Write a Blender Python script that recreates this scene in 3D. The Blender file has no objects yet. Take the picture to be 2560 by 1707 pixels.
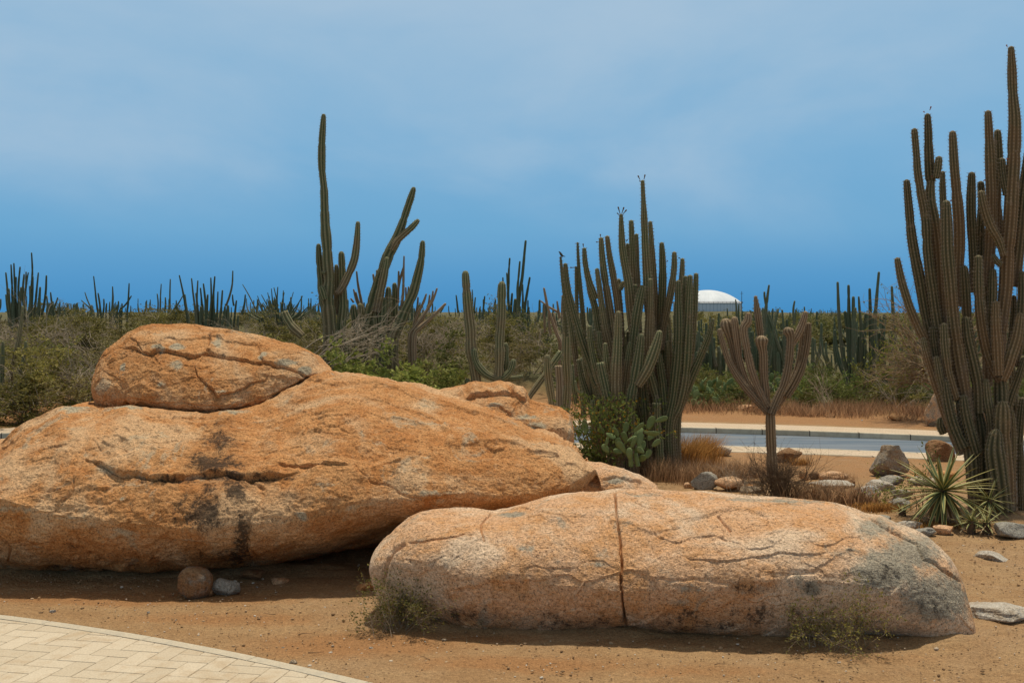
import bpy, math, random
import numpy as np
from mathutils import Vector, Matrix

rng = np.random.default_rng(7)
random.seed(7)
SC = bpy.context.scene
COL = SC.collection

# ------------------------------------------------------------------ camera, sky, sun, exposure
H = 2.4                      # eye height above the near ground
F = 2845.0                   # focal length in photograph pixels (2560 wide)
CU, CV = 1280.0, 777.5       # principal column, horizon row
cam = bpy.data.cameras.new("camera")
cam.sensor_width = 36.0
cam.lens = 36.0 * F / 2560.0
cam.shift_y = -(853.5 - CV) / 2560.0
cam.clip_end = 5000.0
co = bpy.data.objects.new("camera", cam)
COL.objects.link(co)
co.location = (0, 0, H)
co.rotation_euler = (math.pi / 2, 0, 0)
SC.camera = co

SUN_EL = math.radians(75)
SUN_AZ = math.radians(14)    # clockwise from +Y (straight ahead), so the sun stands behind the rocks, a little right
sun = bpy.data.lights.new("sun", 'SUN')
sun.energy = 3.7
sun.angle = math.radians(2.5)
sun.color = (1.0, 0.925, 0.78)
so = bpy.data.objects.new("sun", sun)
COL.objects.link(so)
sd = Vector((math.sin(SUN_AZ) * math.cos(SUN_EL), math.cos(SUN_AZ) * math.cos(SUN_EL), math.sin(SUN_EL)))
so.rotation_euler = sd.to_track_quat('Z', 'Y').to_euler()
so.location = (0, 0, 60)
SC.view_settings.view_transform = 'Standard'
SC.view_settings.look = 'None'
SC.view_settings.exposure = -0.08
SC.view_settings.gamma = 1.0


def s2l(*c):
    return tuple((x / 255.0 / 12.92) if x / 255.0 <= 0.04045 else ((x / 255.0 + 0.055) / 1.055) ** 2.4 for x in c) + (1.0,)


class NT:
    """small node-tree writer"""
    def __init__(self, nt):
        self.nt = nt
        nt.nodes.clear()

    def n(self, t, **kw):
        nd = self.nt.nodes.new(t)
        for k, v in kw.items():
            setattr(nd, k, v)
        return nd

    def l(self, a, b):
        self.nt.links.new(a, b)

    def put(self, sock, v):
        if hasattr(v, 'is_output'):
            self.l(v, sock)
        else:
            sock.default_value = v

    def math(self, op, a, b=0.0, c=None, clamp=False):
        nd = self.n('ShaderNodeMath', operation=op, use_clamp=clamp)
        self.put(nd.inputs[0], a)
        self.put(nd.inputs[1], b)
        if c is not None:
            self.put(nd.inputs[2], c)
        return nd.outputs[0]

    def mix(self, fac, a, b, mode='MIX'):
        nd = self.n('ShaderNodeMix', data_type='RGBA', blend_type=mode)
        self.put(nd.inputs[0], fac)
        self.put(nd.inputs[6], a)
        self.put(nd.inputs[7], b)
        return nd.outputs[2]

    def noise(self, vec, scale, detail=4.0, rough=0.55, dist=0.0):
        nd = self.n('ShaderNodeTexNoise')
        nd.inputs['Scale'].default_value = scale
        nd.inputs['Detail'].default_value = detail
        nd.inputs['Roughness'].default_value = rough
        nd.inputs['Distortion'].default_value = dist
        if vec is not None:
            self.l(vec, nd.inputs['Vector'])
        return nd.outputs[0]

    def ramp(self, fac, stops, interp='LINEAR'):
        nd = self.n('ShaderNodeValToRGB')
        cr = nd.color_ramp
        cr.interpolation = interp
        while len(cr.elements) > 1:
            cr.elements.remove(cr.elements[-1])
        cr.elements[0].position = stops[0][0]
        cr.elements[0].color = stops[0][1]
        for p, c in stops[1:]:
            e = cr.elements.new(p)
            e.color = c
        self.put(nd.inputs[0], fac)
        return nd.outputs[0]

    def rng(self, v, a, b, c=0.0, d=1.0, smooth=True):
        nd = self.n('ShaderNodeMapRange', interpolation_type='SMOOTHSTEP' if smooth else 'LINEAR')
        self.put(nd.inputs[0], v)
        for i, x in enumerate((a, b, c, d)):
            nd.inputs[i + 1].default_value = x
        return nd.outputs[0]

    def attr(self, name):
        return self.n('ShaderNodeAttribute', attribute_name=name).outputs['Fac']


world = bpy.data.worlds.new("World")
SC.world = world
world.use_nodes = True
w = NT(world.node_tree)
wo = w.n('ShaderNodeOutputWorld')
bg = w.n('ShaderNodeBackground')
w.l(bg.outputs[0], wo.inputs[0])
tc = w.n('ShaderNodeTexCoord')
sep = w.n('ShaderNodeSeparateXYZ')
w.l(tc.outputs['Generated'], sep.inputs[0])
nis = w.n('ShaderNodeTexSky', sky_type='NISHITA')
nis.sun_disc = False
nis.sun_elevation = SUN_EL
nis.sun_rotation = SUN_AZ
nis.dust_density = 1.5
nisc = w.n('ShaderNodeMix', data_type='RGBA', blend_type='MULTIPLY')
nisc.inputs[0].default_value = 1.0
w.l(nis.outputs[0], nisc.inputs[6])
nisc.inputs[7].default_value = (0.095, 0.09, 0.082, 1)
mp = w.n('ShaderNodeMapping')
mp.inputs['Scale'].default_value = (1.5, 1.5, 3.2)
mp.inputs['Rotation'].default_value = (0.0, -0.32, 0.0)
mp.inputs['Location'].default_value = (0.35, 0.0, 0.2)
w.l(tc.outputs['Generated'], mp.inputs['Vector'])
cl = w.noise(mp.outputs[0], 1.7, 7.0, 0.52, 0.3)
cl2 = w.noise(mp.outputs[0], 5.0, 5.0, 0.55, 0.6)
clm = w.math('ADD', w.math('MULTIPLY', cl, 0.88), w.math('MULTIPLY', cl2, 0.12))
p = w.math('DIVIDE', sep.outputs[2], 0.28)
grad = w.ramp(p, [(0.0, s2l(70, 140, 193)), (0.10, s2l(86, 151, 200)), (0.25, s2l(106, 165, 206)), (0.5, s2l(122, 173, 210)),
                  (0.80, s2l(137, 179, 211)), (1.0, s2l(144, 181, 211))])
cloudc = s2l(166, 192, 214)
cm = w.math('MULTIPLY', w.rng(clm, 0.34, 0.70), w.rng(p, 0.10, 0.5, 0.0, 0.9), clamp=True)
low = w.mix(cm, grad, cloudc)
hi = w.rng(sep.outputs[2], 0.28, 0.55)
veil = w.mix(0.55, nisc.outputs[2], (0.42, 0.385, 0.315, 1))   # thin high cloud whitens the sky overhead
sky = w.mix(hi, low, veil)
below = w.rng(sep.outputs[2], -0.04, -0.005)
sky2 = w.mix(below, (0.16, 0.11, 0.07, 1), sky)
w.l(sky2, bg.inputs[0])
bg.inputs[1].default_value = 1.08

# ------------------------------------------------------------------ geometry helpers
CR = {  # views of the photograph the outlines were measured in: x0, y0, scale
    'Z': (0, 0, 0.91875), 'A': (2168, 80, 3.005), 'B': (2168, 600, 3.005), 'C': (1300, 420, 4.506), 'D': (1300, 768, 4.506),
    'E': (660, 250, 4.506), 'G': (660, 598, 4.506), 'K': (0, 560, 2.735), 'L': (700, 250, 2.2086), 'M': (1100, 420, 2.208),
    'N': (1700, 620, 2.703), 'Q': (0, 1000, 1.8375), 'R': (900, 1180, 2.735), 'S': (1700, 1050, 2.386), 'H': (2000, 1000, 4.2),
}


def px(c, x, y):
    a = CR[c]
    return a[0] + x / a[2], a[1] + y / a[2]


def pxs(c, pts):
    return [px(c, q[0], q[1]) + tuple(q[2:]) for q in pts]


def P(u, v, d):
    u = np.asarray(u, float); v = np.asarray(v, float); d = np.asarray(d, float)
    return np.stack([(u - CU) / F * d, d + 0 * u, H - (v - CV) / F * d], -1)


def plates(p, seed=0):
    """random level per irregular cell: flaking sheets"""
    i = np.floor(p).astype(np.int64)
    best = np.full(p.shape[:-1], 1e9); val = np.zeros(p.shape[:-1]); sec = best.copy()
    for dx in (-1, 0, 1):
        for dy in (-1, 0, 1):
            for dz in (-1, 0, 1):
                c = i + np.array([dx, dy, dz])
                h = _perm[(_perm[(_perm[(c[..., 0] + seed) & 511] + c[..., 1]) & 511] + c[..., 2]) & 511]
                q = c + 0.5 + 0.42 * _grad[h]
                d = ((q - p) ** 2).sum(-1)
                m = d < best
                sec = np.where(m, best, np.minimum(sec, d))
                val = np.where(m, (h % 97) / 97.0, val)
                best = np.where(m, d, best)
    return val, np.sqrt(sec) - np.sqrt(best)


def sstep(x, a, b):
    t = np.clip((x - a) / (b - a), 0, 1)
    return t * t * (3 - 2 * t)


_perm = np.random.default_rng(3).permutation(512).astype(np.int64)
_grad = np.random.default_rng(4).normal(size=(512, 3))
_grad /= np.linalg.norm(_grad, axis=1)[:, None]


def perlin(p):
    i = np.floor(p).astype(np.int64)
    f = p - i
    g = f * f * f * (f * (f * 6 - 15) + 10)
    out = np.zeros(p.shape[:-1])
    for dx in (0, 1):
        wx = g[..., 0] if dx else 1 - g[..., 0]
        for dy in (0, 1):
            wy = g[..., 1] if dy else 1 - g[..., 1]
            for dz in (0, 1):
                wz = g[..., 2] if dz else 1 - g[..., 2]
                h = _perm[(_perm[(_perm[(i[..., 0] + dx) & 511] + i[..., 1] + dy) & 511] + i[..., 2] + dz) & 511]
                gr = _grad[h]
                out += wx * wy * wz * (gr[..., 0] * (f[..., 0] - dx) + gr[..., 1] * (f[..., 1] - dy) + gr[..., 2] * (f[..., 2] - dz))
    return out


def fbm(p, o=4, lac=2.03, gain=0.5, ridge=False):
    s = 0; a = 1.0; t = 0
    for k in range(o):
        n = perlin(p * lac ** k + 17.3 * k)
        if ridge:
            n = 0.5 - np.abs(n) * 1.6
        s = s + a * n
        a *= gain
    return s


def yback(x):
    """rear edge of the far pavement"""
    x = np.asarray(x, float)
    xc = np.clip(x, -17, 15)
    y = 28.28 - 0.0676 * xc - 0.02068 * xc ** 2
    sl = -0.0676 - 2 * 0.02068 * xc
    return y + sl * (x - xc) * 0.75


ROADW = dict(far=1.25, road=3.55, near=0.95)
TOTW = sum(ROADW.values())


def gz(x, y):
    x = np.asarray(x, float); y = np.asarray(y, float)
    yb = yback(x); yf = yb - TOTW
    z = -0.31 * sstep(y, 12.5, yf - 0.6)
    z = z - 0.30 * sstep(y, yf + 0.05, yf + 0.35)
    z = z + 0.31 * sstep(y, yb - 0.45, yb + 0.0)
    s = y - yb
    a = x / np.maximum(y, 4.0)
    left = 1 - sstep(a, -0.02, 0.12)
    z = z + left * (1.15 * sstep(s, 0.8, 10) + 0.55 * sstep(s, 10, 45))
    z = z + (1 - left) * (0.75 * sstep(s, 3.5, 60))
    z = z + 1.65 * np.exp(-((x - 43) ** 2 + (y - 250) ** 2) / (2 * 24.0 ** 2))
    z = z - 2.0 * sstep(y, 300, 700)
    return z


def gd(u, v, z=None):
    """distance at which the pixel's sight line meets the ground"""
    d = np.linspace(4, 120, 6000)
    pt = P(np.full_like(d, u), np.full_like(d, v), d)
    g = gz(pt[:, 0], pt[:, 1])
    k = np.nonzero(pt[:, 2] <= g)[0]
    return float(d[k[0]]) if len(k) else 120.0


def mk_mesh(name, verts, quads=None, tris=None, smooth=True, attrs=None, mats=(), qmat=None, tmat=None):
    me = bpy.data.meshes.new(name)
    verts = np.asarray(verts, np.float32)
    nq = 0 if quads is None else len(quads)
    nt = 0 if tris is None else len(tris)
    loops = []
    if nq:
        loops.append(np.asarray(quads, np.int32).ravel())
    if nt:
        loops.append(np.asarray(tris, np.int32).ravel())
    lp = np.concatenate(loops) if loops else np.zeros(0, np.int32)
    me.vertices.add(len(verts))
    me.vertices.foreach_set('co', verts.ravel())
    me.loops.add(len(lp))
    me.loops.foreach_set('vertex_index', lp)
    me.polygons.add(nq + nt)
    st = np.concatenate([np.arange(nq) * 4, nq * 4 + np.arange(nt) * 3]).astype(np.int32)
    me.polygons.foreach_set('loop_start', st)
    me.polygons.foreach_set('use_smooth', np.full(nq + nt, bool(smooth)))
    for m in mats:
        me.materials.append(m)
    if qmat is not None or tmat is not None:
        mi = np.concatenate([np.zeros(nq, np.int32) if qmat is None else np.broadcast_to(qmat, nq),
                             np.zeros(nt, np.int32) if tmat is None else np.broadcast_to(tmat, nt)]).astype(np.int32)
        me.polygons.foreach_set('material_index', mi)
    for k, v in (attrs or {}).items():
        at = me.attributes.new(k, 'FLOAT', 'POINT')
        at.data.foreach_set('value', np.asarray(v, np.float32))
    me.update()
    me.validate()
    return me


def obj(name, me, parent=None, loc=None):
    o = bpy.data.objects.new(name, me)
    COL.objects.link(o)
    if parent is not None:
        o.parent = parent
    if loc is not None:
        o.location = loc
    return o


def tag(o, label=None, cat=None, group=None, kind=None):
    if label: o['label'] = label
    if cat: o['category'] = cat
    if group: o['group'] = group
    if kind: o['kind'] = kind
    return o


def thing(name, loc, label, cat, group=None):
    e = bpy.data.objects.new(name, None)
    e.empty_display_size = 0.2
    COL.objects.link(e)
    e.location = tuple(float(q) for q in loc)
    return tag(e, label, cat, group)


def mesh_thing(name, verts, base, label, cat, group=None, **kw):
    me = mk_mesh(name, np.asarray(verts) - np.asarray(base), **kw)
    return tag(obj(name, me, None, tuple(float(q) for q in base)), label, cat, group)


def copy_tree(o, parent=None):
    c = o.copy()
    COL.objects.link(c)
    if parent is not None:
        c.parent = parent
    for ch in list(o.children):
        copy_tree(ch, c)
    return c


def catmull(pts, n_per=8):
    pts = np.asarray(pts, float)
    if len(pts) < 3:
        t = np.linspace(0, 1, n_per * 2)[:, None]
        return pts[0] * (1 - t) + pts[-1] * t
    q = np.vstack([2 * pts[0] - pts[1], pts, 2 * pts[-1] - pts[-2]])
    out = []
    t = np.linspace(0, 1, n_per, endpoint=False)[:, None]
    for i in range(1, len(q) - 2):
        a, b, c, d = q[i - 1], q[i], q[i + 1], q[i + 2]
        out.append(0.5 * ((2 * b) + (-a + c) * t + (2 * a - 5 * b + 4 * c - d) * t ** 2 + (-a + 3 * b - 3 * c + d) * t ** 3))
    out.append(pts[-1:])
    return np.vstack(out)


def resample(pts, ds):
    seg = np.linalg.norm(np.diff(pts[:, :3], axis=0), axis=1)
    s = np.concatenate([[0], np.cumsum(seg)])
    n = max(4, int(s[-1] / ds) + 1)
    t = np.linspace(0, s[-1], n)
    return np.stack([np.interp(t, s, pts[:, k]) for k in range(pts.shape[1])], 1), t


def frames(c):
    T = np.gradient(c, axis=0)
    T /= np.linalg.norm(T, axis=1)[:, None] + 1e-12
    N = np.zeros_like(T)
    a = np.array([1.0, 0, 0]) if abs(T[0, 0]) < 0.8 else np.array([0, 1.0, 0])
    v = a - T[0] * a.dot(T[0])
    N[0] = v / np.linalg.norm(v)
    for i in range(1, len(T)):
        v = N[i - 1] - T[i] * N[i - 1].dot(T[i])
        N[i] = v / (np.linalg.norm(v) + 1e-12)
    return T, N, np.cross(T, N)


class Tubes:
    """many thin tapering tubes gathered in one mesh"""
    def __init__(self, k=3):
        self.k = k; self.v = []; self.q = []; self.nv = 0

    def add(self, pts, r):
        pts = np.asarray(pts, float)
        n = len(pts)
        r = np.interp(np.linspace(0, 1, n), np.linspace(0, 1, len(r)), r) if np.ndim(r) else np.full(n, r)
        T, N, B = frames(pts)
        k = self.k
        th = np.arange(k) * 2 * np.pi / k
        ring = pts[:, None, :] + r[:, None, None] * (N[:, None, :] * np.cos(th)[None, :, None] + B[:, None, :] * np.sin(th)[None, :, None])
        self.v.append(ring.reshape(-1, 3))
        i = np.arange(n - 1)[:, None] * k
        j = np.arange(k)[None, :]
        j2 = (j + 1) % k
        self.q.append((np.stack([i + j, i + j2, i + k + j2, i + k + j], -1).reshape(-1, 4)) + self.nv)
        self.nv += n * k

    def mesh(self, name, mat, base=(0, 0, 0)):
        return mk_mesh(name, np.vstack(self.v) - np.asarray(base), quads=np.vstack(self.q), mats=[mat])


def leaf_mesh(name, c, size, mat, base=(0, 0, 0), aspect=0.5, up=0.5, dirs=None, fold=0.15, r=None):
    """one small folded diamond per leaf"""
    r = r or rng
    c = np.asarray(c, float)
    n = len(c)
    if dirs is None:
        dirs = r.normal(size=(n, 3))
    D = dirs / (np.linalg.norm(dirs, axis=1)[:, None] + 1e-9)
    nrm = r.normal(size=(n, 3)) + np.array([0, 0, up * 2])
    S = np.cross(D, nrm)
    S /= np.linalg.norm(S, axis=1)[:, None] + 1e-9
    Nn = np.cross(S, D)
    sz = np.asarray(size) * (0.6 + 0.8 * r.random(n))
    sz = sz[:, None]
    a = c
    b = c + D * sz * 0.5 + S * sz * aspect * 0.5 + Nn * sz * fold
    t = c + D * sz
    e = c + D * sz * 0.5 - S * sz * aspect * 0.5 + Nn * sz * fold
    v = np.stack([a, b, t, e], 1).reshape(-1, 3) - np.asarray(base)
    k = np.arange(n)[:, None] * 4
    tri = np.concatenate([k + np.array([[0, 1, 2]]), k + np.array([[0, 2, 3]])], 0)
    tone = np.repeat(r.random(n), 4)
    return mk_mesh(name, v, tris=tri, smooth=False, mats=[mat], attrs={'tone': tone})


# ------------------------------------------------------------------ materials
def new_mat(name):
    m = bpy.data.materials.new(name)
    m.use_nodes = True
    t = NT(m.node_tree)
    out = t.n('ShaderNodeOutputMaterial')
    b = t.n('ShaderNodeBsdfPrincipled')
    t.l(b.outputs[0], out.inputs[0])
    b.inputs['Roughness'].default_value = 0.9
    b.inputs['Specular IOR Level'].default_value = 0.2
    return m, t, b


def objco(t):
    return t.n('ShaderNodeTexCoord').outputs['Object']


def bump(t, b, h, strength=0.5, dist=0.02):
    nd = t.n('ShaderNodeBump')
    nd.inputs['Strength'].default_value = strength
    nd.inputs['Distance'].default_value = dist
    t.l(h, nd.inputs['Height'])
    t.l(nd.outputs[0], b.inputs['Normal'])


def rock_mat(name, main, pale, deep, greyc, grain=1.0, greymix=0.35, scale=1.0, autograin=1.0):
    m, t, b = new_mat(name)
    v = objco(t)
    big = t.noise(v, 1.1 * scale, 5, 0.6, 0.6)
    mid = t.noise(v, 3.7 * scale, 6, 0.65, 0.8)
    sm = t.noise(v, 11 * scale, 5, 0.65, 0.3)
    c = t.mix(t.rng(mid, 0.38, 0.66), main, deep)
    c = t.mix(t.math('MULTIPLY', t.rng(big, 0.45, 0.60), 0.9), c, pale)
    c = t.mix(t.math('MULTIPLY', t.rng(sm, 0.52, 0.72), 0.45), c, pale)
    # grey weathered patches
    gn = t.noise(v, 2.1 * scale, 7, 0.68, 1.2)
    c = t.mix(t.math('MULTIPLY', t.rng(gn, 0.57, 0.66), greymix), c, greyc)
    ga = t.attr('grey')
    gf = t.math('ADD', ga, t.math('MULTIPLY', t.math('SUBTRACT', sm, 0.5), 1.3))
    c = t.mix(t.math('MULTIPLY', t.rng(gf, 0.30, 0.75), t.rng(ga, 0.02, 0.2, 0, 0.92)), c, greyc)
    # crystals
    gr = t.noise(v, 46, 3, 0.7)
    g2 = t.noise(v, 105, 2, 0.6)
    gv = t.math('ADD', t.math('MULTIPLY', gr, 0.55), t.math('MULTIPLY', g2, 0.45))
    sp = t.ramp(gv, [(0.37, (0.30, 0.27, 0.25, 1)), (0.45, (0.78, 0.77, 0.76, 1)), (0.55, (1.06, 1.06, 1.06, 1)), (0.65, (1.42, 1.44, 1.46, 1))])
    c = t.mix(min(1.0, 0.85 * grain), c, sp, 'MULTIPLY')
    # dark organic stain
    sa = t.attr('stain')
    mps = t.n('ShaderNodeMapping')
    mps.inputs['Scale'].default_value = (1.0, 1.0, 0.35)
    t.l(v, mps.inputs[0])
    run = t.noise(mps.outputs[0], 13, 6, 0.72)
    sf = t.math('ADD', sa, t.math('MULTIPLY', t.math('SUBTRACT', t.math('ADD', t.math('MULTIPLY', gr, 0.45), t.math('MULTIPLY', run, 0.55)), 0.5), 4.2))
    c = t.mix(t.math('MULTIPLY', t.rng(sf, 0.28, 0.85), t.rng(sa, 0.03, 0.35, 0, 0.88)), c, (0.030, 0.022, 0.016, 1))
    t.l(c, b.inputs['Base Color'])
    h = t.math('ADD', t.math('MULTIPLY', gr, 0.5), t.math('ADD', t.math('MULTIPLY', t.noise(v, 20, 5, 0.7), 1.0), t.math('MULTIPLY', g2, 0.25)))
    bump(t, b, h, 0.75 * autograin, 0.035)
    return m


ORANGE = rock_mat('orange granite', (0.58, 0.290, 0.112, 1), (0.65, 0.415, 0.222, 1), (0.48, 0.204, 0.064, 1), (0.44, 0.375, 0.255, 1), grain=1.15, greymix=0.6)
PINK = rock_mat('pinkish granite', (0.66, 0.398, 0.222, 1), (0.70, 0.518, 0.350, 1), (0.60, 0.312, 0.132, 1), (0.33, 0.295, 0.22, 1), grain=1.5, greymix=0.65)
GREYR = rock_mat('grey granite', (0.40, 0.33, 0.24, 1), (0.52, 0.46, 0.36, 1), (0.36, 0.23, 0.12, 1), (0.33, 0.31, 0.26, 1), grain=1.1, greymix=0.7)
PALER = rock_mat('pale lichen granite', (0.50, 0.45, 0.37, 1), (0.62, 0.58, 0.50, 1), (0.40, 0.31, 0.21, 1), (0.44, 0.43, 0.40, 1), grain=1.1, greymix=0.7)
BROWNR = rock_mat('brown rock', (0.27, 0.145, 0.065, 1), (0.34, 0.22, 0.12, 1), (0.20, 0.09, 0.035, 1), (0.20, 0.18, 0.15, 1), grain=1.0, greymix=0.3)


def cactus_mat(name, crest, valley, old, pale, oldmix=0.6, spacing=0.045, dot=0.8):
    m, t, b = new_mat(name)
    v = objco(t)
    rib = t.attr('rib')
    al = t.attr('along')
    ag = t.attr('aged')
    rnd = t.n('ShaderNodeObjectInfo').outputs['Random']
    n1 = t.noise(v, 2.3, 4, 0.6)
    n2 = t.noise(v, 14, 4, 0.65)
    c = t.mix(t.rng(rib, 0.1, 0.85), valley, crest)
    of = t.math('ADD', t.math('MULTIPLY', ag, 0.75), t.math('ADD', t.math('MULTIPLY', t.math('SUBTRACT', n1, 0.5), 1.6), t.math('MULTIPLY', t.math('SUBTRACT', rnd, 0.5), 0.75)))
    c = t.mix(t.math('MULTIPLY', t.rng(of, 0.12, 0.75), oldmix), c, t.mix(t.rng(rib, 0.1, 0.9), tuple(q * 0.6 for q in old[:3]) + (1,), old))
    c = t.mix(t.math('MULTIPLY', t.rng(n2, 0.5, 0.75), 0.4), c, tuple(q * 1.3 for q in old[:3]) + (1,))
    ck = t.math('ADD', ag, t.math('MULTIPLY', t.math('SUBTRACT', t.noise(v, 5.5, 5, 0.7), 0.5), 0.9))
    c = t.mix(t.math('MULTIPLY', t.rng(ck, 0.72, 1.0), 0.8), c, t.mix(t.rng(n2, 0.35, 0.65), (0.215, 0.155, 0.098, 1), (0.11, 0.075, 0.045, 1)))
    scar = t.rng(t.noise(v, 7.5, 3, 0.6), 0.66, 0.72)
    c = t.mix(t.math('MULTIPLY', scar, 0.65), c, (0.30, 0.22, 0.14, 1))
    fr = t.math('FRACT', t.math('DIVIDE', al, spacing))
    dm = t.math('MULTIPLY', t.math('LESS_THAN', fr, 0.5), t.rng(rib, 0.62, 0.86))
    c = t.mix(t.math('MULTIPLY', dm, dot), c, pale)
    br = t.math('ADD', 0.8, t.math('MULTIPLY', rnd, 0.45))
    nd = t.n('ShaderNodeMix', data_type='RGBA', blend_type='MULTIPLY')
    nd.inputs[0].default_value = 1.0
    t.l(c, nd.inputs[6])
    cmb = t.n('ShaderNodeCombineColor')
    for i in range(3):
        t.l(br, cmb.inputs[i])
    t.l(cmb.outputs[0], nd.inputs[7])
    t.l(nd.outputs[2], b.inputs['Base Color'])
    b.inputs['Roughness'].default_value = 0.75
    bump(t, b, n2, 0.25, 0.01)
    return m


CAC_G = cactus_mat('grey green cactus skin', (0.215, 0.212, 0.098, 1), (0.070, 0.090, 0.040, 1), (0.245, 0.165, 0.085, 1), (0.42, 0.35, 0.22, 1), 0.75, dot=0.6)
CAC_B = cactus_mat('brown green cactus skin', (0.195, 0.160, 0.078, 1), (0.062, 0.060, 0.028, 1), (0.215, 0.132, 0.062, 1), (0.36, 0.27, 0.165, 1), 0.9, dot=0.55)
CAC_D = cactus_mat('dark far cactus skin', (0.150, 0.170, 0.088, 1), (0.070, 0.092, 0.052, 1), (0.20, 0.155, 0.09, 1), (0.25, 0.22, 0.15, 1), 0.55, dot=0.3)
CAC_X = cactus_mat('dry grey cactus skin', (0.365, 0.265, 0.155, 1), (0.150, 0.105, 0.055, 1), (0.28, 0.19, 0.115, 1), (0.46, 0.36, 0.24, 1), 0.7, dot=0.5)


def flat_mat(name, col, col2=None, scale=6.0, rough=0.9, bmp=0.0, spec=0.2, contrast=(0.35, 0.65)):
    m, t, b = new_mat(name)
    v = objco(t)
    n = t.noise(v, scale, 5, 0.6)
    c = t.mix(t.rng(n, *contrast), col, col2 or tuple(q * 0.75 for q in col[:3]) + (1,))
    t.l(c, b.inputs['Base Color'])
    b.inputs['Roughness'].default_value = rough
    b.inputs['Specular IOR Level'].default_value = spec
    if bmp:
        bump(t, b, n, bmp, 0.02)
    return m


def leaf_mat(name, a, bcol, c2=None):
    m, t, b = new_mat(name)
    tone = t.attr('tone')
    rnd = t.n('ShaderNodeObjectInfo').outputs['Random']
    n = t.noise(objco(t), 1.7, 4, 0.6)
    f = t.math('ADD', t.math('MULTIPLY', tone, 0.6), t.math('MULTIPLY', n, 0.55))
    c = t.ramp(f, [(0.2, a), (0.62, bcol), (0.95, c2 or bcol)])
    c = t.mix(t.math('MULTIPLY', rnd, 0.35), c, (0.15, 0.115, 0.035, 1))
    hs = t.n('ShaderNodeHueSaturation')
    t.l(t.math('ADD', 0.72, t.math('MULTIPLY', t.math('FRACT', t.math('MULTIPLY', rnd, 7.31)), 0.65)), hs.inputs['Value'])
    t.l(c, hs.inputs['Color'])
    c = hs.outputs[0]
    t.l(c, b.inputs['Base Color'])
    b.inputs['Roughness'].default_value = 0.7
    tr = t.n('ShaderNodeBsdfTranslucent')
    t.l(c, tr.inputs[0])
    mx = t.n('ShaderNodeMixShader')
    mx.inputs[0].default_value = 0.3
    t.l(b.outputs[0], mx.inputs[1])
    t.l(tr.outputs[0], mx.inputs[2])
    out = [q for q in t.nt.nodes if q.type == 'OUTPUT_MATERIAL'][0]
    t.l(mx.outputs[0], out.inputs[0])
    return m


LEAF_SCRUB = leaf_mat('thorn scrub leaves', (0.105, 0.105, 0.030, 1), (0.215, 0.190, 0.045, 1), (0.33, 0.265, 0.075, 1))
LEAF_OLIVE = leaf_mat('olive scrub leaves', (0.070, 0.090, 0.026, 1), (0.150, 0.160, 0.040, 1), (0.24, 0.225, 0.065, 1))
LEAF_STRAW = leaf_mat('straw scrub leaves', (0.17, 0.135, 0.055, 1), (0.27, 0.22, 0.085, 1), (0.36, 0.29, 0.12, 1))
LEAF_VINE = leaf_mat('vine leaves', (0.130, 0.170, 0.035, 1), (0.250, 0.270, 0.060, 1), (0.33, 0.32, 0.09, 1))
LEAF_DARK = leaf_mat('dark bush leaves', (0.070, 0.115, 0.026, 1), (0.150, 0.195, 0.040, 1), (0.24, 0.24, 0.06, 1))
LEAF_LOW = leaf_mat('low bush leaves', (0.100, 0.105, 0.032, 1), (0.165, 0.170, 0.045, 1), (0.23, 0.195, 0.065, 1))
LEAF_YEL = leaf_mat('yellow green leaves', (0.12, 0.135, 0.018, 1), (0.21, 0.21, 0.03, 1), (0.26, 0.23, 0.04, 1))
PETAL = leaf_mat('yellow petals', (0.36, 0.19, 0.010, 1), (0.46, 0.26, 0.012, 1), (0.40, 0.16, 0.012, 1))
TWIG_GREY = flat_mat('grey dead twigs', (0.40, 0.325, 0.235, 1), (0.25, 0.19, 0.125, 1), 5)
TWIG_PALE = flat_mat('pale dry twigs', (0.46, 0.36, 0.25, 1), (0.30, 0.215, 0.14, 1), 5)
TWIG_TAN = flat_mat('tan dry twigs', (0.36, 0.26, 0.15, 1), (0.22, 0.145, 0.08, 1), 5)
TWIG_BROWN = flat_mat('brown twigs', (0.16, 0.105, 0.06, 1), (0.10, 0.065, 0.04, 1), 5)
def grass_mat(name, a, bcol, sc):
    m = flat_mat(name, a, bcol, sc)
    t = NT.__new__(NT)
    t.nt = m.node_tree
    b = [q for q in t.nt.nodes if q.type == 'BSDF_PRINCIPLED'][0]
    out = [q for q in t.nt.nodes if q.type == 'OUTPUT_MATERIAL'][0]
    c0 = b.inputs['Base Color'].links[0].from_socket
    hs = t.n('ShaderNodeHueSaturation')
    t.l(t.math('ADD', 0.35, t.math('MULTIPLY', t.attr('tone'), 1.25)), hs.inputs['Value'])
    t.l(c0, hs.inputs['Color'])
    t.l(hs.outputs[0], b.inputs['Base Color'])
    tr = t.n('ShaderNodeBsdfTranslucent')
    t.l(hs.outputs[0], tr.inputs[0])
    mx = t.n('ShaderNodeMixShader')
    mx.inputs[0].default_value = 0.45
    t.l(b.outputs[0], mx.inputs[1]); t.l(tr.outputs[0], mx.inputs[2]); t.l(mx.outputs[0], out.inputs[0])
    return m


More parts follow.
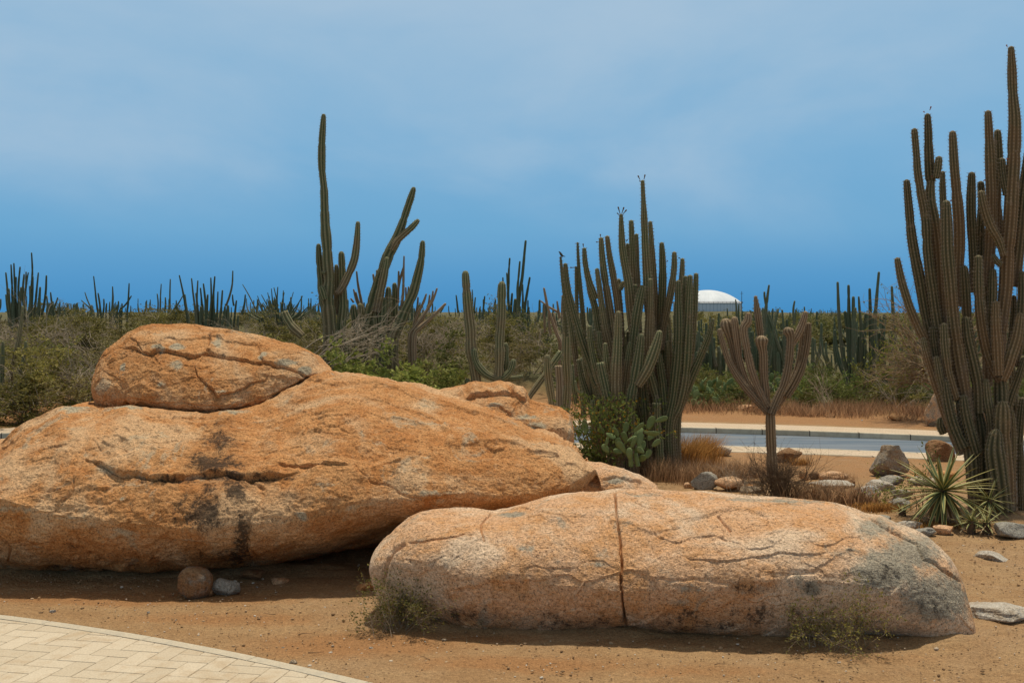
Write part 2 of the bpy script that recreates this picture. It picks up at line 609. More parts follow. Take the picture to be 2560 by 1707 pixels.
GRASS_GOLD = grass_mat('golden dry grass blades', (0.50, 0.265, 0.075, 1), (0.33, 0.16, 0.045, 1), 3)
GRASS_DRY = grass_mat('pale dry grass blades', (0.47, 0.30, 0.165, 1), (0.31, 0.18, 0.095, 1), 3)
GRASS_RED = grass_mat('reddish dry grass blades', (0.46, 0.28, 0.15, 1), (0.32, 0.18, 0.095, 1), 1.2)
WHITE = flat_mat('weathered white', (0.72, 0.72, 0.70, 1), (0.6, 0.6, 0.58, 1), 3)
DARKM = flat_mat('dark metal', (0.08, 0.09, 0.10, 1), (0.05, 0.05, 0.06, 1), 5)
PAD = flat_mat('prickly pear skin', (0.185, 0.235, 0.085, 1), (0.130, 0.180, 0.066, 1), 7, 0.6, 0.2)
RED = flat_mat('red fruit', (0.33, 0.10, 0.06, 1), (0.25, 0.07, 0.04, 1), 9)
SPINE = flat_mat('pale spines', (0.42, 0.35, 0.26, 1), (0.30, 0.23, 0.16, 1), 9)


# ------------------------------------------------------------------ ground, road, pavements, footpath
def ground():
    a = np.linspace(-1, 1, 900)
    a = 1.25 * (0.55 * a + 0.45 * a ** 3)
    y = np.concatenate([np.linspace(-7, 6, 40, endpoint=False), np.linspace(6, 14, 420, endpoint=False),
                        14 + (1.0175 ** np.arange(0, 262) - 1) / (1.0175 - 1) * 0.05 * 1.0])
    y = np.concatenate([y[y < 1], y[y >= 1]])
    last = y[-1]
    y = np.concatenate([y, np.geomspace(last + 2, 2500, 60)])
    A, Y = np.meshgrid(a, y)
    X = A * (Y + 9)
    Z = gz(X, Y)
    p = np.stack([X, Y, np.zeros_like(X)], -1)
    near = 1 - sstep(Y, 14, 24)
    yb = yback(X)
    off = 1 - (Y > yb - TOTW - 0.4) * (Y < yb + 0.5)
    n = fbm(p * 0.55, 4) * 0.055 + fbm(p * 3.0 + 5, 3) * 0.012
    far = sstep(Y - yb, 0.5, 4)
    Z = Z + n * off * (near * 0.75 + far * 1.6)
    Z = Z + near * (fbm(p * np.array([4, 7, 1]) + 3, 4, gain=0.6) * 0.012 + fbm(p * np.array([11, 15, 1]) + 13, 2) * 0.006)
    # sand banked against the feet of the two front boulders
    fx1 = np.interp(X, [-0.98, -0.6, 0, 0.8, 1.6, 2.4, 3.3], [8.8, 8.75, 8.55, 8.52, 8.45, 8.35, 8.3])
    bank = np.exp(-((Y - fx1) / 0.13) ** 2) * ((X > -1.05) & (X < 3.4))
    bank2 = np.exp(-((Y - 10.55) / 0.22) ** 2) * (1 - sstep(X, -1.9, -1.3))
    Z = Z + (0.040 * bank + 0.06 * bank2) * (0.7 + 1.2 * perlin(p * np.array([2.3, 2.3, 1]) + 40))
    # keep the sand below the footpath near the viewer
    fx = footline(X)
    Z = np.where((Y < fx + 0.03) & (X < 3.2), np.minimum(Z, 0.0) - 0.012, Z)
    nr, nc = X.shape
    v = np.stack([X, Y, Z], -1).reshape(-1, 3)
    i = np.arange(nr - 1)[:, None] * nc
    j = np.arange(nc - 1)[None, :]
    q = np.stack([i + j, i + j + 1, i + nc + j + 1, i + nc + j], -1).reshape(-1, 4)
    # ochre: richer orange earth, in patches that are really there
    och = np.zeros_like(X)
    for (cx, cy, rx, ry, s) in [(-3.2, 9.55, 1.8, 0.28, 1.1), (-1.1, 8.2, 0.9, 0.40, 1.1), (0.1, 7.75, 1.0, 0.25, 0.9), (-2.2, 8.9, 1.1, 0.25, 0.8), (1.3, 7.6, 0.8, 0.2, 0.7), (-0.2, 8.35, 0.5, 0.16, 0.8), (2.6, 7.9, 0.7, 0.2, 0.5)]:
        och = np.maximum(och, s * np.exp(-((X - cx) / rx) ** 2 - ((Y - cy) / ry) ** 2))
    och = np.maximum(och, sstep(Y - yb, -0.2, 0.6) * (1 - sstep(Y - yb, 6, 12)) * 0.75)
    och = np.maximum(och, sstep(Y, 15.5, 18.5) * (1 - sstep(Y, 23, 24)) * 0.6)
    scrub = sstep(Y - yb, 2.5, 7)
    me = mk_mesh('ground', v, quads=q, mats=[ground_mat()], attrs={'ochre': och.ravel(), 'scrub': scrub.ravel()})
    return tag(obj('ground', me), 'bare sandy orange-brown ground', 'ground', kind='structure')


def ground_mat():
    m, t, b = new_mat('sandy ground')
    v = objco(t)
    n1 = t.noise(v, 0.55, 5, 0.6, 0.5)
    n2 = t.noise(v, 2.6, 6, 0.65, 0.4)
    n3 = t.noise(v, 45, 4, 0.7)
    n4 = t.noise(v, 130, 2, 0.6)
    c = t.mix(t.rng(n2, 0.35, 0.7), (0.345, 0.200, 0.090, 1), (0.405, 0.255, 0.124, 1))
    c = t.mix(t.math('MULTIPLY', t.rng(n1, 0.5, 0.7), 0.6), c, (0.415, 0.280, 0.160, 1))
    of = t.math('ADD', t.attr('ochre'), t.math('MULTIPLY', t.math('SUBTRACT', t.math('ADD', t.math('MULTIPLY', n2, 0.6), t.math('MULTIPLY', t.noise(v, 8, 5, 0.7), 0.4)), 0.5), 1.8))
    c = t.mix(t.math('MULTIPLY', t.rng(of, 0.25, 0.9), 0.75), c, (0.355, 0.168, 0.062, 1))
    c = t.mix(t.math('MULTIPLY', t.attr('scrub'), 0.95), c, t.mix(t.rng(n1, 0.4, 0.6), (0.078, 0.080, 0.032, 1), (0.125, 0.110, 0.045, 1)))
    g = t.math('ADD', t.math('MULTIPLY', n3, 0.5), t.math('MULTIPLY', n4, 0.5))
    sp = t.ramp(g, [(0.36, (0.42, 0.40, 0.38, 1)), (0.46, (0.86, 0.86, 0.86, 1)), (0.56, (1.08, 1.08, 1.08, 1)), (0.66, (1.6, 1.6, 1.6, 1))])
    c = t.mix(0.95, c, sp, 'MULTIPLY')
    t.l(c, b.inputs['Base Color'])
    h = t.math('ADD', t.math('MULTIPLY', n3, 0.6), t.math('ADD', t.math('MULTIPLY', n4, 0.3), t.math('MULTIPLY', t.noise(v, 9, 5, 0.65), 1.6)))
    bump(t, b, h, 0.9, 0.03)
    return m


_e = np.array([(0, 1537.7), (54, 1541.5), (218, 1568), (381, 1592), (490, 1608), (653, 1646), (816, 1682), (941, 1708)])
_ed = (H - 0.015) * F / (_e[:, 1] - CV)
_ex = (_e[:, 0] - CU) / F * _ed
_pf = np.polyfit(_ex, _ed, 2)
_xs = np.linspace(_ex[0], _ex[-1], 12)
_fl = np.vstack([[(-10.5, 10.6), (-7.2, 9.85), (-5.4, 9.34)], np.c_[_xs, np.polyval(_pf, _xs)], [(0.2, 6.5), (1.4, 5.2), (2.4, 3.6), (3.2, 1.0)]])


def footline(x):
    return np.interp(x, _fl[:, 0], _fl[:, 1])


def strip(name, x, y0, y1, z0, z1, mat, ny=2):
    """sheet between two curves y0(x), y1(x)"""
    s = np.linspace(0, 1, ny)[:, None]
    X = np.broadcast_to(x, (ny, len(x)))
    Y = y0[None] * (1 - s) + y1[None] * s
    Z = np.broadcast_to(z0 * (1 - s) + z1 * s, X.shape)
    v = np.stack([X, Y, Z], -1).reshape(-1, 3)
    n = len(x)
    i = np.arange(ny - 1)[:, None] * n
    j = np.arange(n - 1)[None]
    q = np.stack([i + j, i + j + 1, i + n + j + 1, i + n + j], -1).reshape(-1, 4)
    return v, q


def paving_mat(name, col, sx, sy, mort):
    m, t, b = new_mat(name)
    v = objco(t)
    br = t.n('ShaderNodeTexBrick')
    br.inputs['Scale'].default_value = 1.0
    br.inputs['Brick Width'].default_value = sx
    br.inputs['Row Height'].default_value = sy
    br.inputs['Mortar Size'].default_value = mort
    br.inputs['Mortar Smooth'].default_value = 0.3
    br.inputs['Color1'].default_value = col
    br.inputs['Color2'].default_value = tuple(q * 0.88 for q in col[:3]) + (1,)
    br.inputs['Mortar'].default_value = tuple(q * 0.55 for q in col[:3]) + (1,)
    t.l(v, br.inputs['Vector'])
    n = t.noise(v, 1.5, 5, 0.6)
    n2 = t.noise(v, 40, 3, 0.6)
    c = t.mix(t.math('MULTIPLY', t.rng(n, 0.4, 0.7), 0.45), br.outputs[0], (0.50, 0.36, 0.22, 1))
    c = t.mix(0.35, c, t.ramp(n2, [(0.35, (0.7, 0.7, 0.7, 1)), (0.65, (1.2, 1.2, 1.2, 1))]), 'MULTIPLY')
    t.l(c, b.inputs['Base Color'])
    bump(t, b, n2, 0.3, 0.006)
    return m


def road_mat():
    m, t, b = new_mat('asphalt')
    v = objco(t)
    mpn = t.n('ShaderNodeMapping')
    mpn.inputs['Scale'].default_value = (0.25, 3.0, 1)
    t.l(v, mpn.inputs[0])
    n = t.noise(mpn.outputs[0], 1.4, 6, 0.6)
    n2 = t.noise(v, 60, 2, 0.6)
    c = t.mix(t.rng(n, 0.35, 0.68), (0.105, 0.140, 0.178, 1), (0.175, 0.200, 0.225, 1))
    c = t.mix(0.5, c, t.ramp(n2, [(0.35, (0.75, 0.75, 0.75, 1)), (0.65, (1.2, 1.2, 1.2, 1))]), 'MULTIPLY')
    n3 = t.noise(v, 0.8, 6, 0.65)
    c = t.mix(t.math('MULTIPLY', t.rng(n3, 0.5, 0.72), 0.4), c, (0.24, 0.20, 0.15, 1))
    t.l(c, b.inputs['Base Color'])
    b.inputs['Roughness'].default_value = 0.8
    return m


def kerb_mat(name='kerb concrete', bright=1.0):
    m, t, b = new_mat(name)
    v = objco(t)
    sx = t.n('ShaderNodeSeparateXYZ')
    t.l(v, sx.inputs[0])
    seg = t.math('DIVIDE', t.math('ADD', sx.outputs[0], 50.3), 1.0)
    fr = t.math('FRACT', seg)
    cell = t.math('FLOOR', seg)
    wn = t.n('ShaderNodeTexWhiteNoise', noise_dimensions='1D')
    t.l(cell, wn.inputs['W'])
    c = t.mix(wn.outputs[0], tuple(q * bright for q in (0.52, 0.43, 0.30)) + (1,), tuple(q * bright for q in (0.68, 0.58, 0.42)) + (1,))
    n = t.noise(v, 6, 5, 0.65)
    c = t.mix(t.math('MULTIPLY', t.rng(n, 0.4, 0.7), 0.5), c, (0.36, 0.28, 0.19, 1))
    c = t.mix(t.math('LESS_THAN', fr, 0.02), c, (0.08, 0.06, 0.045, 1))
    t.l(c, b.inputs['Base Color'])
    return m


def road_set():
    x = np.linspace(-60, 45, 420)
    yb = yback(x)
    w1, w2, w3 = ROADW['far'], ROADW['road'], ROADW['near']
    zs, zr = -0.30, -0.42
    pave = paving_mat('cream pavement blocks', (0.60, 0.47, 0.33, 1), 0.21, 0.105, 0.007)
    kerbm = kerb_mat()
    for nm, lab, ya, yb2 in (('sidewalk', 'cream paved sidewalk on the far side of the road', yb - w1 + 0.13, yb),
                             ('sidewalk', 'cream paved sidewalk on the near side of the road', yb - TOTW + 0.12, yb - w1 - w2 - 0.12)):
        v, q = strip(nm, x, ya, yb2, zs, zs, pave)
        nv = len(v)
        v = np.vstack([v, v - np.array([0, 0, 0.3])])
        n = len(x)
        q = np.vstack([q, [[i + nv, i + 1 + nv, i + 1, i] for i in range(n - 1)], [[n + i, n + i + 1, n + i + 1 + nv, n + i + nv] for i in range(n - 1)]])
        me = mk_mesh(nm, v, quads=q, smooth=False, mats=[pave])
        tag(obj(nm, me), lab, 'sidewalk', kind='structure')
    for nm, lab, yk0, yk1, zb in (('kerb', 'concrete kerb along the far edge of the road', yb - w1, yb - w1 + 0.127, -0.6),
                                  ('kerb', 'concrete kerb along the near edge of the road', yb - w1 - w2 - 0.117, yb - w1 - w2, -0.6),
                                  ('kerb', 'flush concrete edging in front of the near sidewalk', yb - TOTW, yb - TOTW + 0.117, -0.6)):
        n = len(x)
        rows = [(yk0, np.full(n, zb)), (yk0, np.full(n, zs - 0.012)), (yk0 + 0.012, np.full(n, zs + 0.004)), (yk1 - 0.008, np.full(n, zs + 0.004)), (yk1, np.full(n, zs - 0.004)), (yk1, np.full(n, zb))]
        v = np.concatenate([np.stack([x, a, z], -1) for a, z in rows])
        q = [[r * n + i, r * n + i + 1, (r + 1) * n + i + 1, (r + 1) * n + i] for r in range(5) for i in range(n - 1)]
        me = mk_mesh(nm, v, quads=q, smooth=False, mats=[kerbm])
        tag(obj(nm, me), lab, 'kerb', kind='structure')
    v, q = strip('road', x, yb - w1 - w2 + 0.001, yb - w1 - 0.001, zr, zr, None)
    me = mk_mesh('road', v, quads=q, smooth=False, mats=[road_mat()])
    tag(obj('road', me), 'narrow blue-grey asphalt road behind the rocks', 'road', kind='structure')


def clip_poly(poly, a, b):
    """keep the part of poly on the right of the line a->b (towards the viewer)"""
    d = np.array([b[0] - a[0], b[1] - a[1]])
    side = lambda p: d[0] * (p[1] - a[1]) - d[1] * (p[0] - a[0])
    out = []
    for i in range(len(poly)):
        p, q = poly[i], poly[(i + 1) % len(poly)]
        sp, sq = side(p), side(q)
        if sp <= 0:
            out.append(p)
        if sp * sq < 0:
            t = sp / (sp - sq)
            out.append((p[0] + (q[0] - p[0]) * t, p[1] + (q[1] - p[1]) * t))
    return out


def footpath():
    W = 0.15
    ang = math.radians(-12)
    ca, sa = math.cos(ang), math.sin(ang)
    verts, faces, tone = [], [], []
    bw = 0.095
    g = 0.0018
    lim = [(-9.5, 10.9), (3.2, 1.0)]

    def emit(poly, z, tn):
        # bevelled block: inset top, sides
        c = np.mean(poly, axis=0)
        n = len(poly)
        b0 = len(verts)
        P0 = np.array(poly)
        dc = P0 - c
        L = np.linalg.norm(dc, axis=1)[:, None] + 1e-6
        top = c + dc * (1 - 0.006 / L)
        for q in top: verts.append((q[0], q[1], z))
        for q in P0: verts.append((q[0], q[1], z - 0.005))
        for q in P0: verts.append((q[0], q[1], z - 0.06))
        tone.extend([tn] * (3 * n))
        faces.append([b0 + i for i in range(n)])
        for i in range(n):
            j = (i + 1) % n
            faces.append([b0 + n + i, b0 + n + j, b0 + j, b0 + i])
            faces.append([b0 + 2 * n + i, b0 + 2 * n + j, b0 + n + j, b0 + n + i])

    r = random.Random(5)
    segs = [(_fl[i], _fl[i + 1]) for i in range(len(_fl) - 1)]
    for i in range(-90, 90):
        for j in range(-90, 90):
            k = (i - j) % 4
            if k == 0:
                rect = (i, j, 2, 1)
            elif k == 3 and False:
                rect = None
            else:
                rect = None
            rects = []
            if (i - j) % 4 == 0: rects.append((i, j, i + 2, j + 1))
            if (i - j) % 4 == 3: rects.append((i, j, i + 1, j + 2))
            for (a0, b0, a1, b1) in rects:
                x0, y0, x1, y1 = a0 * W + g, b0 * W + g, a1 * W - g, b1 * W - g
                if (a1 - a0) == 1 and (b1 - b0) == 1:
                    continue
                pl = [(x0, y0), (x1, y0), (x1, y1), (x0, y1)]
                pl = [(ca * p[0] - sa * p[1] - 2.6, sa * p[0] + ca * p[1] + 6.6) for p in pl]
                cx = sum(p[0] for p in pl) / 4; cy = sum(p[1] for p in pl) / 4
                if cx < -8.5 or cx > 2.6 or cy > footline(cx) + 0.2 or cy < 2.2:
                    continue
                for (s0, s1) in segs:
                    if cx < s0[0] - 1.0 or cx > s1[0] + 1.0: continue
                    dx, dy = s1 - s0
                    L = math.hypot(dx, dy)
                    ox, oy = dy / L * (bw + g), -dx / L * (bw + g)
                    pl = clip_poly(pl, (s0[0] + ox, s0[1] + oy), (s1[0] + ox, s1[1] + oy))
                    if len(pl) < 3: break
                if len(pl) >= 3:
                    ar = abs(sum(pl[m][0] * pl[(m + 1) % len(pl)][1] - pl[(m + 1) % len(pl)][0] * pl[m][1] for m in range(len(pl)))) / 2
                    if ar > 1e-4:
                        emit(pl, 0.016 + r.uniform(-0.0012, 0.0012), r.random())
    nb = len(verts)
    # edging stones
    pts = catmull(np.c_[_fl, np.zeros(len(_fl))], 10)[:, :2]
    seg = np.linalg.norm(np.diff(pts, axis=0), axis=1)
    s = np.concatenate([[0], np.cumsum(seg)])
    t = np.arange(0.2, s[-1], 1.0)
    for a in t[:-1]:
        sub = np.linspace(a + 0.003, a + 0.997, 6)
        o = np.stack([np.interp(sub, s, pts[:, 0]), np.interp(sub, s, pts[:, 1])], 1)
        d = np.gradient(o, axis=0); d /= np.linalg.norm(d, axis=1)[:, None]
        inn = o + np.stack([d[:, 1], -d[:, 0]], 1) * bw
        emit([tuple(q) for q in o] [::-1]+ [tuple(q) for q in inn], 0.019, 1.6 + 0.3 * r.random())
    me = bpy.data.meshes.new('footpath')
    me.from_pydata(verts, [], faces)
    at = me.attributes.new('tone', 'FLOAT', 'POINT')
    at.data.foreach_set('value', np.array(tone, np.float32))
    m, tt, b = new_mat('cream path blocks')
    v = objco(tt)
    tn = tt.attr('tone')
    n1 = tt.noise(v, 1.2, 5, 0.6)
    n2 = tt.noise(v, 70, 3, 0.65)
    n3 = tt.noise(v, 9, 4, 0.6)
    c = tt.mix(tt.math('MINIMUM', tn, 1.0), (0.50, 0.415, 0.295, 1), (0.575, 0.485, 0.355, 1))
    c = tt.mix(tt.math('MULTIPLY', tt.rng(tt.math('ADD', tt.math('MULTIPLY', n1, 0.6), tt.math('MULTIPLY', n3, 0.4)), 0.46, 0.62), 0.6), c, (0.43, 0.315, 0.19, 1))
    c = tt.mix(tt.math('MULTIPLY', tt.rng(n3, 0.5, 0.75), 0.3), c, (0.44, 0.33, 0.21, 1))
    c = tt.mix(tt.math('GREATER_THAN', tn, 1.5), c, tt.mix(tt.rng(n3, 0.35, 0.7), (0.52, 0.445, 0.325, 1), (0.45, 0.395, 0.30, 1)))
    c = tt.mix(0.5, c, tt.ramp(n2, [(0.35, (0.75, 0.75, 0.75, 1)), (0.65, (1.18, 1.18, 1.18, 1))]), 'MULTIPLY')
    tt.l(c, b.inputs['Base Color'])
    bump(tt, b, tt.math('ADD', n2, tt.math('MULTIPLY', n3, 2.0)), 0.35, 0.006)
    me.materials.append(m)
    me.update()
    tag(obj('footpath', me), 'cream herringbone block footpath with a pale stone edge', 'path', kind='structure')
    # sand bed seen in the joints
    x = np.linspace(-8.6, 2.7, 80)
    v, q = strip('bed', x, np.full(80, 2.0), footline(x) - 0.03, 0.008, 0.008, None)
    me = mk_mesh('path_bedding', v, quads=q, mats=[flat_mat('joint sand', (0.27, 0.175, 0.09, 1), None, 8)])
    tag(obj('path_bedding', me), 'brown sand in the joints of the footpath', 'path', kind='structure')


# ------------------------------------------------------------------ rocks
def curve(pts, us, sm=5.0):
    pts = np.array(sorted(pts))
    y = np.interp(us, pts[:, 0], pts[:, 1])
    step = abs(us[1] - us[0])
    k = max(1, int(sm / max(step, 1e-6)))
    if k > 1:
        ker = np.hanning(2 * k + 3)[1:-1]
        ker /= ker.sum()
        yp = np.concatenate([2 * y[0] - y[1:k + 1][::-1], y, 2 * y[-1] - y[-k - 1:-1][::-1]])
        y = np.convolve(yp, ker, 'valid')
    return y


def polydist(u, v, pts):
    """distance and side of pixels to a polyline; returns dist, signed side (+ = upper when drawn left to right), along (0..1)"""
    best = np.full(u.shape, 1e9)
    sgn = np.zeros(u.shape)
    al = np.zeros(u.shape)
    pts = np.asarray(pts, float)
    L = np.linalg.norm(np.diff(pts, axis=0), axis=1)
    cum = np.concatenate([[0], np.cumsum(L)])
    for i in range(len(pts) - 1):
        a, b = pts[i], pts[i + 1]
        d = b - a
        t = ((u - a[0]) * d[0] + (v - a[1]) * d[1]) / (d @ d + 1e-9)
        t = np.clip(t, 0, 1)
        dx = u - (a[0] + t * d[0]); dy = v - (a[1] + t * d[1])
        dist = np.hypot(dx, dy)
        m = dist < best
        best = np.where(m, dist, best)
        cr = -(d[0] * (v - a[1]) - d[1] * (u - a[0]))
        sgn = np.where(m, np.sign(cr), sgn)
        al = np.where(m, (cum[i] + t * L[i]) / cum[-1], al)
    return best, sgn, al


def rock(name, label, mat, top, lip, bot, dtop, dlip, dbot, k=0.5, back=1.2, foot=None, feats=(), greys=(), stains=(), n=(700, 150, 90, 50),
         amp=(0.06, 0.02, 0.008), seed=0, taper=8.0, cat='boulder', group=None, ledge=1.0, plate=(0.035, 1.0), lowk=0.6, backdrop=0.25):
    """top / lip / bot: outline, brow and foot of the side that faces the path (photo pixels); d*: their distances, functions of column"""
    nu, n1, n2, n3 = n
    uL = min(q[0] for q in top); uR = max(q[0] for q in top)
    s = np.linspace(0, 1, nu)
    s = 0.5 - 0.5 * np.cos(np.pi * s) * (0.35 + 0.65 * np.abs(np.cos(np.pi * s)) ** 0.0) if False else s
    us = uL + (uR - uL) * s
    vt = curve(top, us, 4.0); vl = curve(lip, us, 14.0); vb = curve(bot, us, 4.0)
    vb = np.maximum(vb, vt + 0.5)
    vl = np.clip(vl, vt + 0.05 * (vb - vt), vb - 0.03 * (vb - vt))
    f = lambda q: curve(q, us, 40.0) if isinstance(q, (list, tuple)) else np.full(nu, float(q))
    dt, dl, db = f(dtop), f(dlip), f(dbot)
    e = np.sqrt(np.clip(1 - np.abs(2 * s - 1) ** taper, 0, 1))
    mid = (dt + dl) / 2 * 0.5 + db * 0.5
    dt = mid + (dt - mid) * e; dl = mid + (dl - mid) * e; db = mid + (db - mid) * e
    rows_u, rows_v, rows_d = [], [], []
    # upper face: rounded from the ridge, then a slope, to the brow
    th = np.linspace(0, np.pi / 2, n1)[:, None]
    q = th / (np.pi / 2)
    kk = k
    ve = (1 - np.cos(th)); de = np.sin(th)
    vv = vt + (vl - vt) * (kk * ve + (1 - kk) * q)
    dd = dt + (dl - dt) * (kk * de + (1 - kk) * (q * 0.55 + 0.45 * np.sin(th)))
    rows_v.append(vv); rows_d.append(dd)
    ph = np.linspace(0, np.pi / 2, n2)[1:, None]
    q2 = ph / (np.pi / 2)
    vv2 = vl + (vb - vl) * (lowk * np.sin(ph) + (1 - lowk) * q2)
    dd2 = dl + (db - dl) * (lowk * (1 - np.cos(ph)) + (1 - lowk) * q2 ** 1.5)
    rows_v.append(vv2); rows_d.append(dd2)
    V = np.vstack(rows_v); D = np.vstack(rows_d)
    U = np.broadcast_to(us, V.shape)
    front = P(U, V, D)
    nf = V.shape[0]
    # far side: from the foot under the rock, back and up to the ridge
    bl = front[-1]; tp = front[0]
    bk = (e * back)[:, None]
    ground_z = np.minimum(bl[:, 2], tp[:, 2] - 0.02)
    if foot is not None:
        gz0 = gz(bl[:, 0], bl[:, 1] + 0.6) - 0.12
        ground_z = np.where(e > 0.5, np.minimum(ground_z, gz0), ground_z)
    ctrl_y = np.stack([bl[:, 1], bl[:, 1] + 0.15 * bk[:, 0], bl[:, 1] * 0.4 + (tp[:, 1] + bk[:, 0]) * 0.6, tp[:, 1] + bk[:, 0], tp[:, 1] + bk[:, 0] * 0.85, tp[:, 1] + bk[:, 0] * 0.4, tp[:, 1]])
    ctrl_z = np.stack([bl[:, 2], bl[:, 2] * 0.7 + 0.3 * ground_z, ground_z, ground_z * 0.6 + tp[:, 2] * 0.4, tp[:, 2] - backdrop * 0.8 * (tp[:, 2] - ground_z) , tp[:, 2] - backdrop * 0.25 * (tp[:, 2] - ground_z), tp[:, 2]])
    tt = np.linspace(0, 1, n3 + 2)[1:-1]
    tc_ = np.linspace(0, 1, 7)
    by = np.empty((n3, nu)); bz = np.empty((n3, nu))
    for i in range(6):
        m = (tt >= tc_[i]) & (tt <= tc_[i + 1])
        f1 = ((tt[m] - tc_[i]) * 6)[:, None]
        p0 = max(i - 1, 0); p3 = min(i + 2, 6)
        for arr, outa in ((ctrl_y, by), (ctrl_z, bz)):
            a, b_, c_, d_ = arr[p0], arr[i], arr[i + 1], arr[p3]
            outa[m] = 0.5 * (2 * b_ + (c_ - a) * f1 + (2 * a - 5 * b_ + 4 * c_ - d_) * f1 ** 2 + (3 * b_ - a - 3 * c_ + d_) * f1 ** 3)
    tf = sstep(tt, 0.0, 1.0)[:, None]
    bx = bl[:, 0] * (1 - tf) + tp[:, 0] * tf
    backp = np.stack([bx, by, bz], -1)
    allp = np.concatenate([front, backp], 0)
    R = allp.shape[0]
    # normals
    du = np.gradient(allp, axis=1)
    dv = (np.roll(allp, -1, 0) - np.roll(allp, 1, 0)) / 2
    N = np.cross(dv, du)
    nl = np.linalg.norm(N, axis=-1)[..., None]
    N = N / (nl + 1e-9)
    if N[n1 // 2, nu // 2, 1] > 0:
        N = -N
    # round the shape with noise
    ee = np.clip(e, 0, 1)[None, :] * np.ones((R, 1))
    o = np.array([seed * 7.1, seed * 3.3, seed * 1.7])
    h = amp[0] * fbm(allp * 0.9 + o, 3) * 1.3
    rg = fbm(allp * np.array([1.6, 2.2, 3.6]) + o + 9, 4, ridge=True)
    h = h + amp[1] * (rg - 0.4) * 0.75
    h = h + amp[1] * fbm(allp * 5.0 + o + 4, 4, gain=0.55)
    # exfoliation: terraces
    tr = fbm(allp * np.array([1.1, 1.6, 1.9]) + o + 31, 4) * 4.0
    ter = tr - np.floor(tr)
    h = h + amp[2] * 1.7 * (sstep(ter, 0.0, 0.08) - ter) * sstep(fbm(allp * 0.8 + o + 50, 2), -0.05, 0.3)
    wp = allp * np.array([0.85, 1.2, 1.7]) * plate[1] + 0.55 * np.stack([fbm(allp * 1.3 + o + 60, 4), fbm(allp * 1.3 + o + 70, 4), fbm(allp * 1.3 + o + 80, 4)], -1)
    pv, pe = plates(wp, seed * 7)
    h = h + plate[0] * ((pv - 0.5) * sstep(pe, 0.0, 0.05))
    wp2 = wp * 2.7 + 0.5 * np.stack([fbm(allp * 5 + o, 2), fbm(allp * 5 + o + 7, 2), fbm(allp * 5 + o + 8, 2)], -1)
    pv, pe = plates(wp2, seed * 5 + 3)
    h = h + plate[0] * 0.4 * (pv - 0.5) * sstep(pe, 0.0, 0.06) * sstep(fbm(allp * 0.9 + o + 90, 2), -0.15, 0.25)
    h = h + amp[2] * 1.1 * fbm(allp * np.array([14.0, 18, 24]) + o, 4, gain=0.62)
    soft = np.ones((R, 1))
    soft[0:6, 0] = np.linspace(0.35, 1, 6)
    h = h * soft
    hf = h[:nf]
    wu = U + 5.0 * perlin(np.stack([U / 40, V / 40, 0 * U + 1.5], -1)) + 1.8 * perlin(np.stack([U / 9, V / 9, 0 * U + 3.5], -1))
    wv = V + 5.0 * perlin(np.stack([U / 40, V / 40, 0 * U + 8.5], -1)) + 1.8 * perlin(np.stack([U / 9, V / 9, 0 * U + 6.5], -1))
    grey = np.zeros((R, nu)); stain = np.zeros((R, nu))
    for ft in feats:
        kind, pts = ft[0], np.array(ft[1], float)
        x0, y0 = pts.min(0) - 170; x1, y1 = pts.max(0) + 170
        c0 = np.searchsorted(us, x0); c1 = np.searchsorted(us, x1)
        if c1 <= c0: continue
        dist, sg, al = polydist(wu[:, c0:c1], wv[:, c0:c1], pts)
        fade0 = sstep(al, 0.0, 0.12) * sstep(1 - al, 0.0, 0.12)
        fade = sstep(al, 0.0, 0.2) * sstep(1 - al, 0.0, 0.2) * np.clip(0.85 + 1.0 * perlin(np.stack([wu[:, c0:c1] / 45, wv[:, c0:c1] / 45, 0 * dist + 12.2], -1)), 0.3, 1.3)
        fade = np.where(al <= 0.0, np.exp(-dist / 3.0) * 0, fade)
        if kind == 'crack':
            wd, dp = ft[2], ft[3]
            hf[:, c0:c1] -= dp * np.exp(-(dist / wd) ** 2) * np.clip(fade0 * 2, 0, 1)
        else:
            hh, fall = ft[2] * ledge, ft[3]
            nz = 0.85 + 0.45 * perlin(np.stack([wu[:, c0:c1] / 26, wv[:, c0:c1] / 26, 0 * dist + 2.2], -1))
            fall = fall * 1.9
            up = (sg > 0) * np.exp(-dist / fall) * sstep(dist, 0.0, 2.6)
            dn = (sg <= 0) * np.exp(-dist / (fall * 0.3)) * 0.10
            hf[:, c0:c1] += hh * fade * (up * np.clip(nz, 0.2, 1.5) - dn)
            hf[:, c0:c1] -= hh * 0.42 * np.exp(-(dist / 1.4) ** 2) * fade0
    for lst, arr in ((greys, grey), (stains, stain)):
        for (cx, cy, rx, ry, st) in lst:
            arr[:nf] = np.maximum(arr[:nf], st * np.exp(-((wu - cx) / rx) ** 2 - ((wv - cy) / ry) ** 2))
    h[:nf] = hf
    allp = allp + N * (h * np.clip(ee * 1.3, 0, 1))[..., None]
    i = np.arange(R)[:, None] * nu
    i2 = ((np.arange(R) + 1) % R)[:, None] * nu
    j = np.arange(nu - 1)[None]
    quads = np.stack([i + j, i2 + j, i2 + j + 1, i + j + 1], -1).reshape(-1, 4)
    # close the two ends
    v = allp.reshape(-1, 3)
    cL = allp[:, 0].mean(0); cRr = allp[:, -1].mean(0)
    nv = len(v)
    v = np.vstack([v, cL, cRr])
    r0 = np.arange(R); r1 = (r0 + 1) % R
    tris = np.vstack([np.stack([r0 * nu, np.full(R, nv), r1 * nu], 1), np.stack([r0 * nu + nu - 1, r1 * nu + nu - 1, np.full(R, nv + 1)], 1)])
    base = np.array([allp[..., 0].mean(), allp[..., 1].mean(), allp[..., 2].min()])
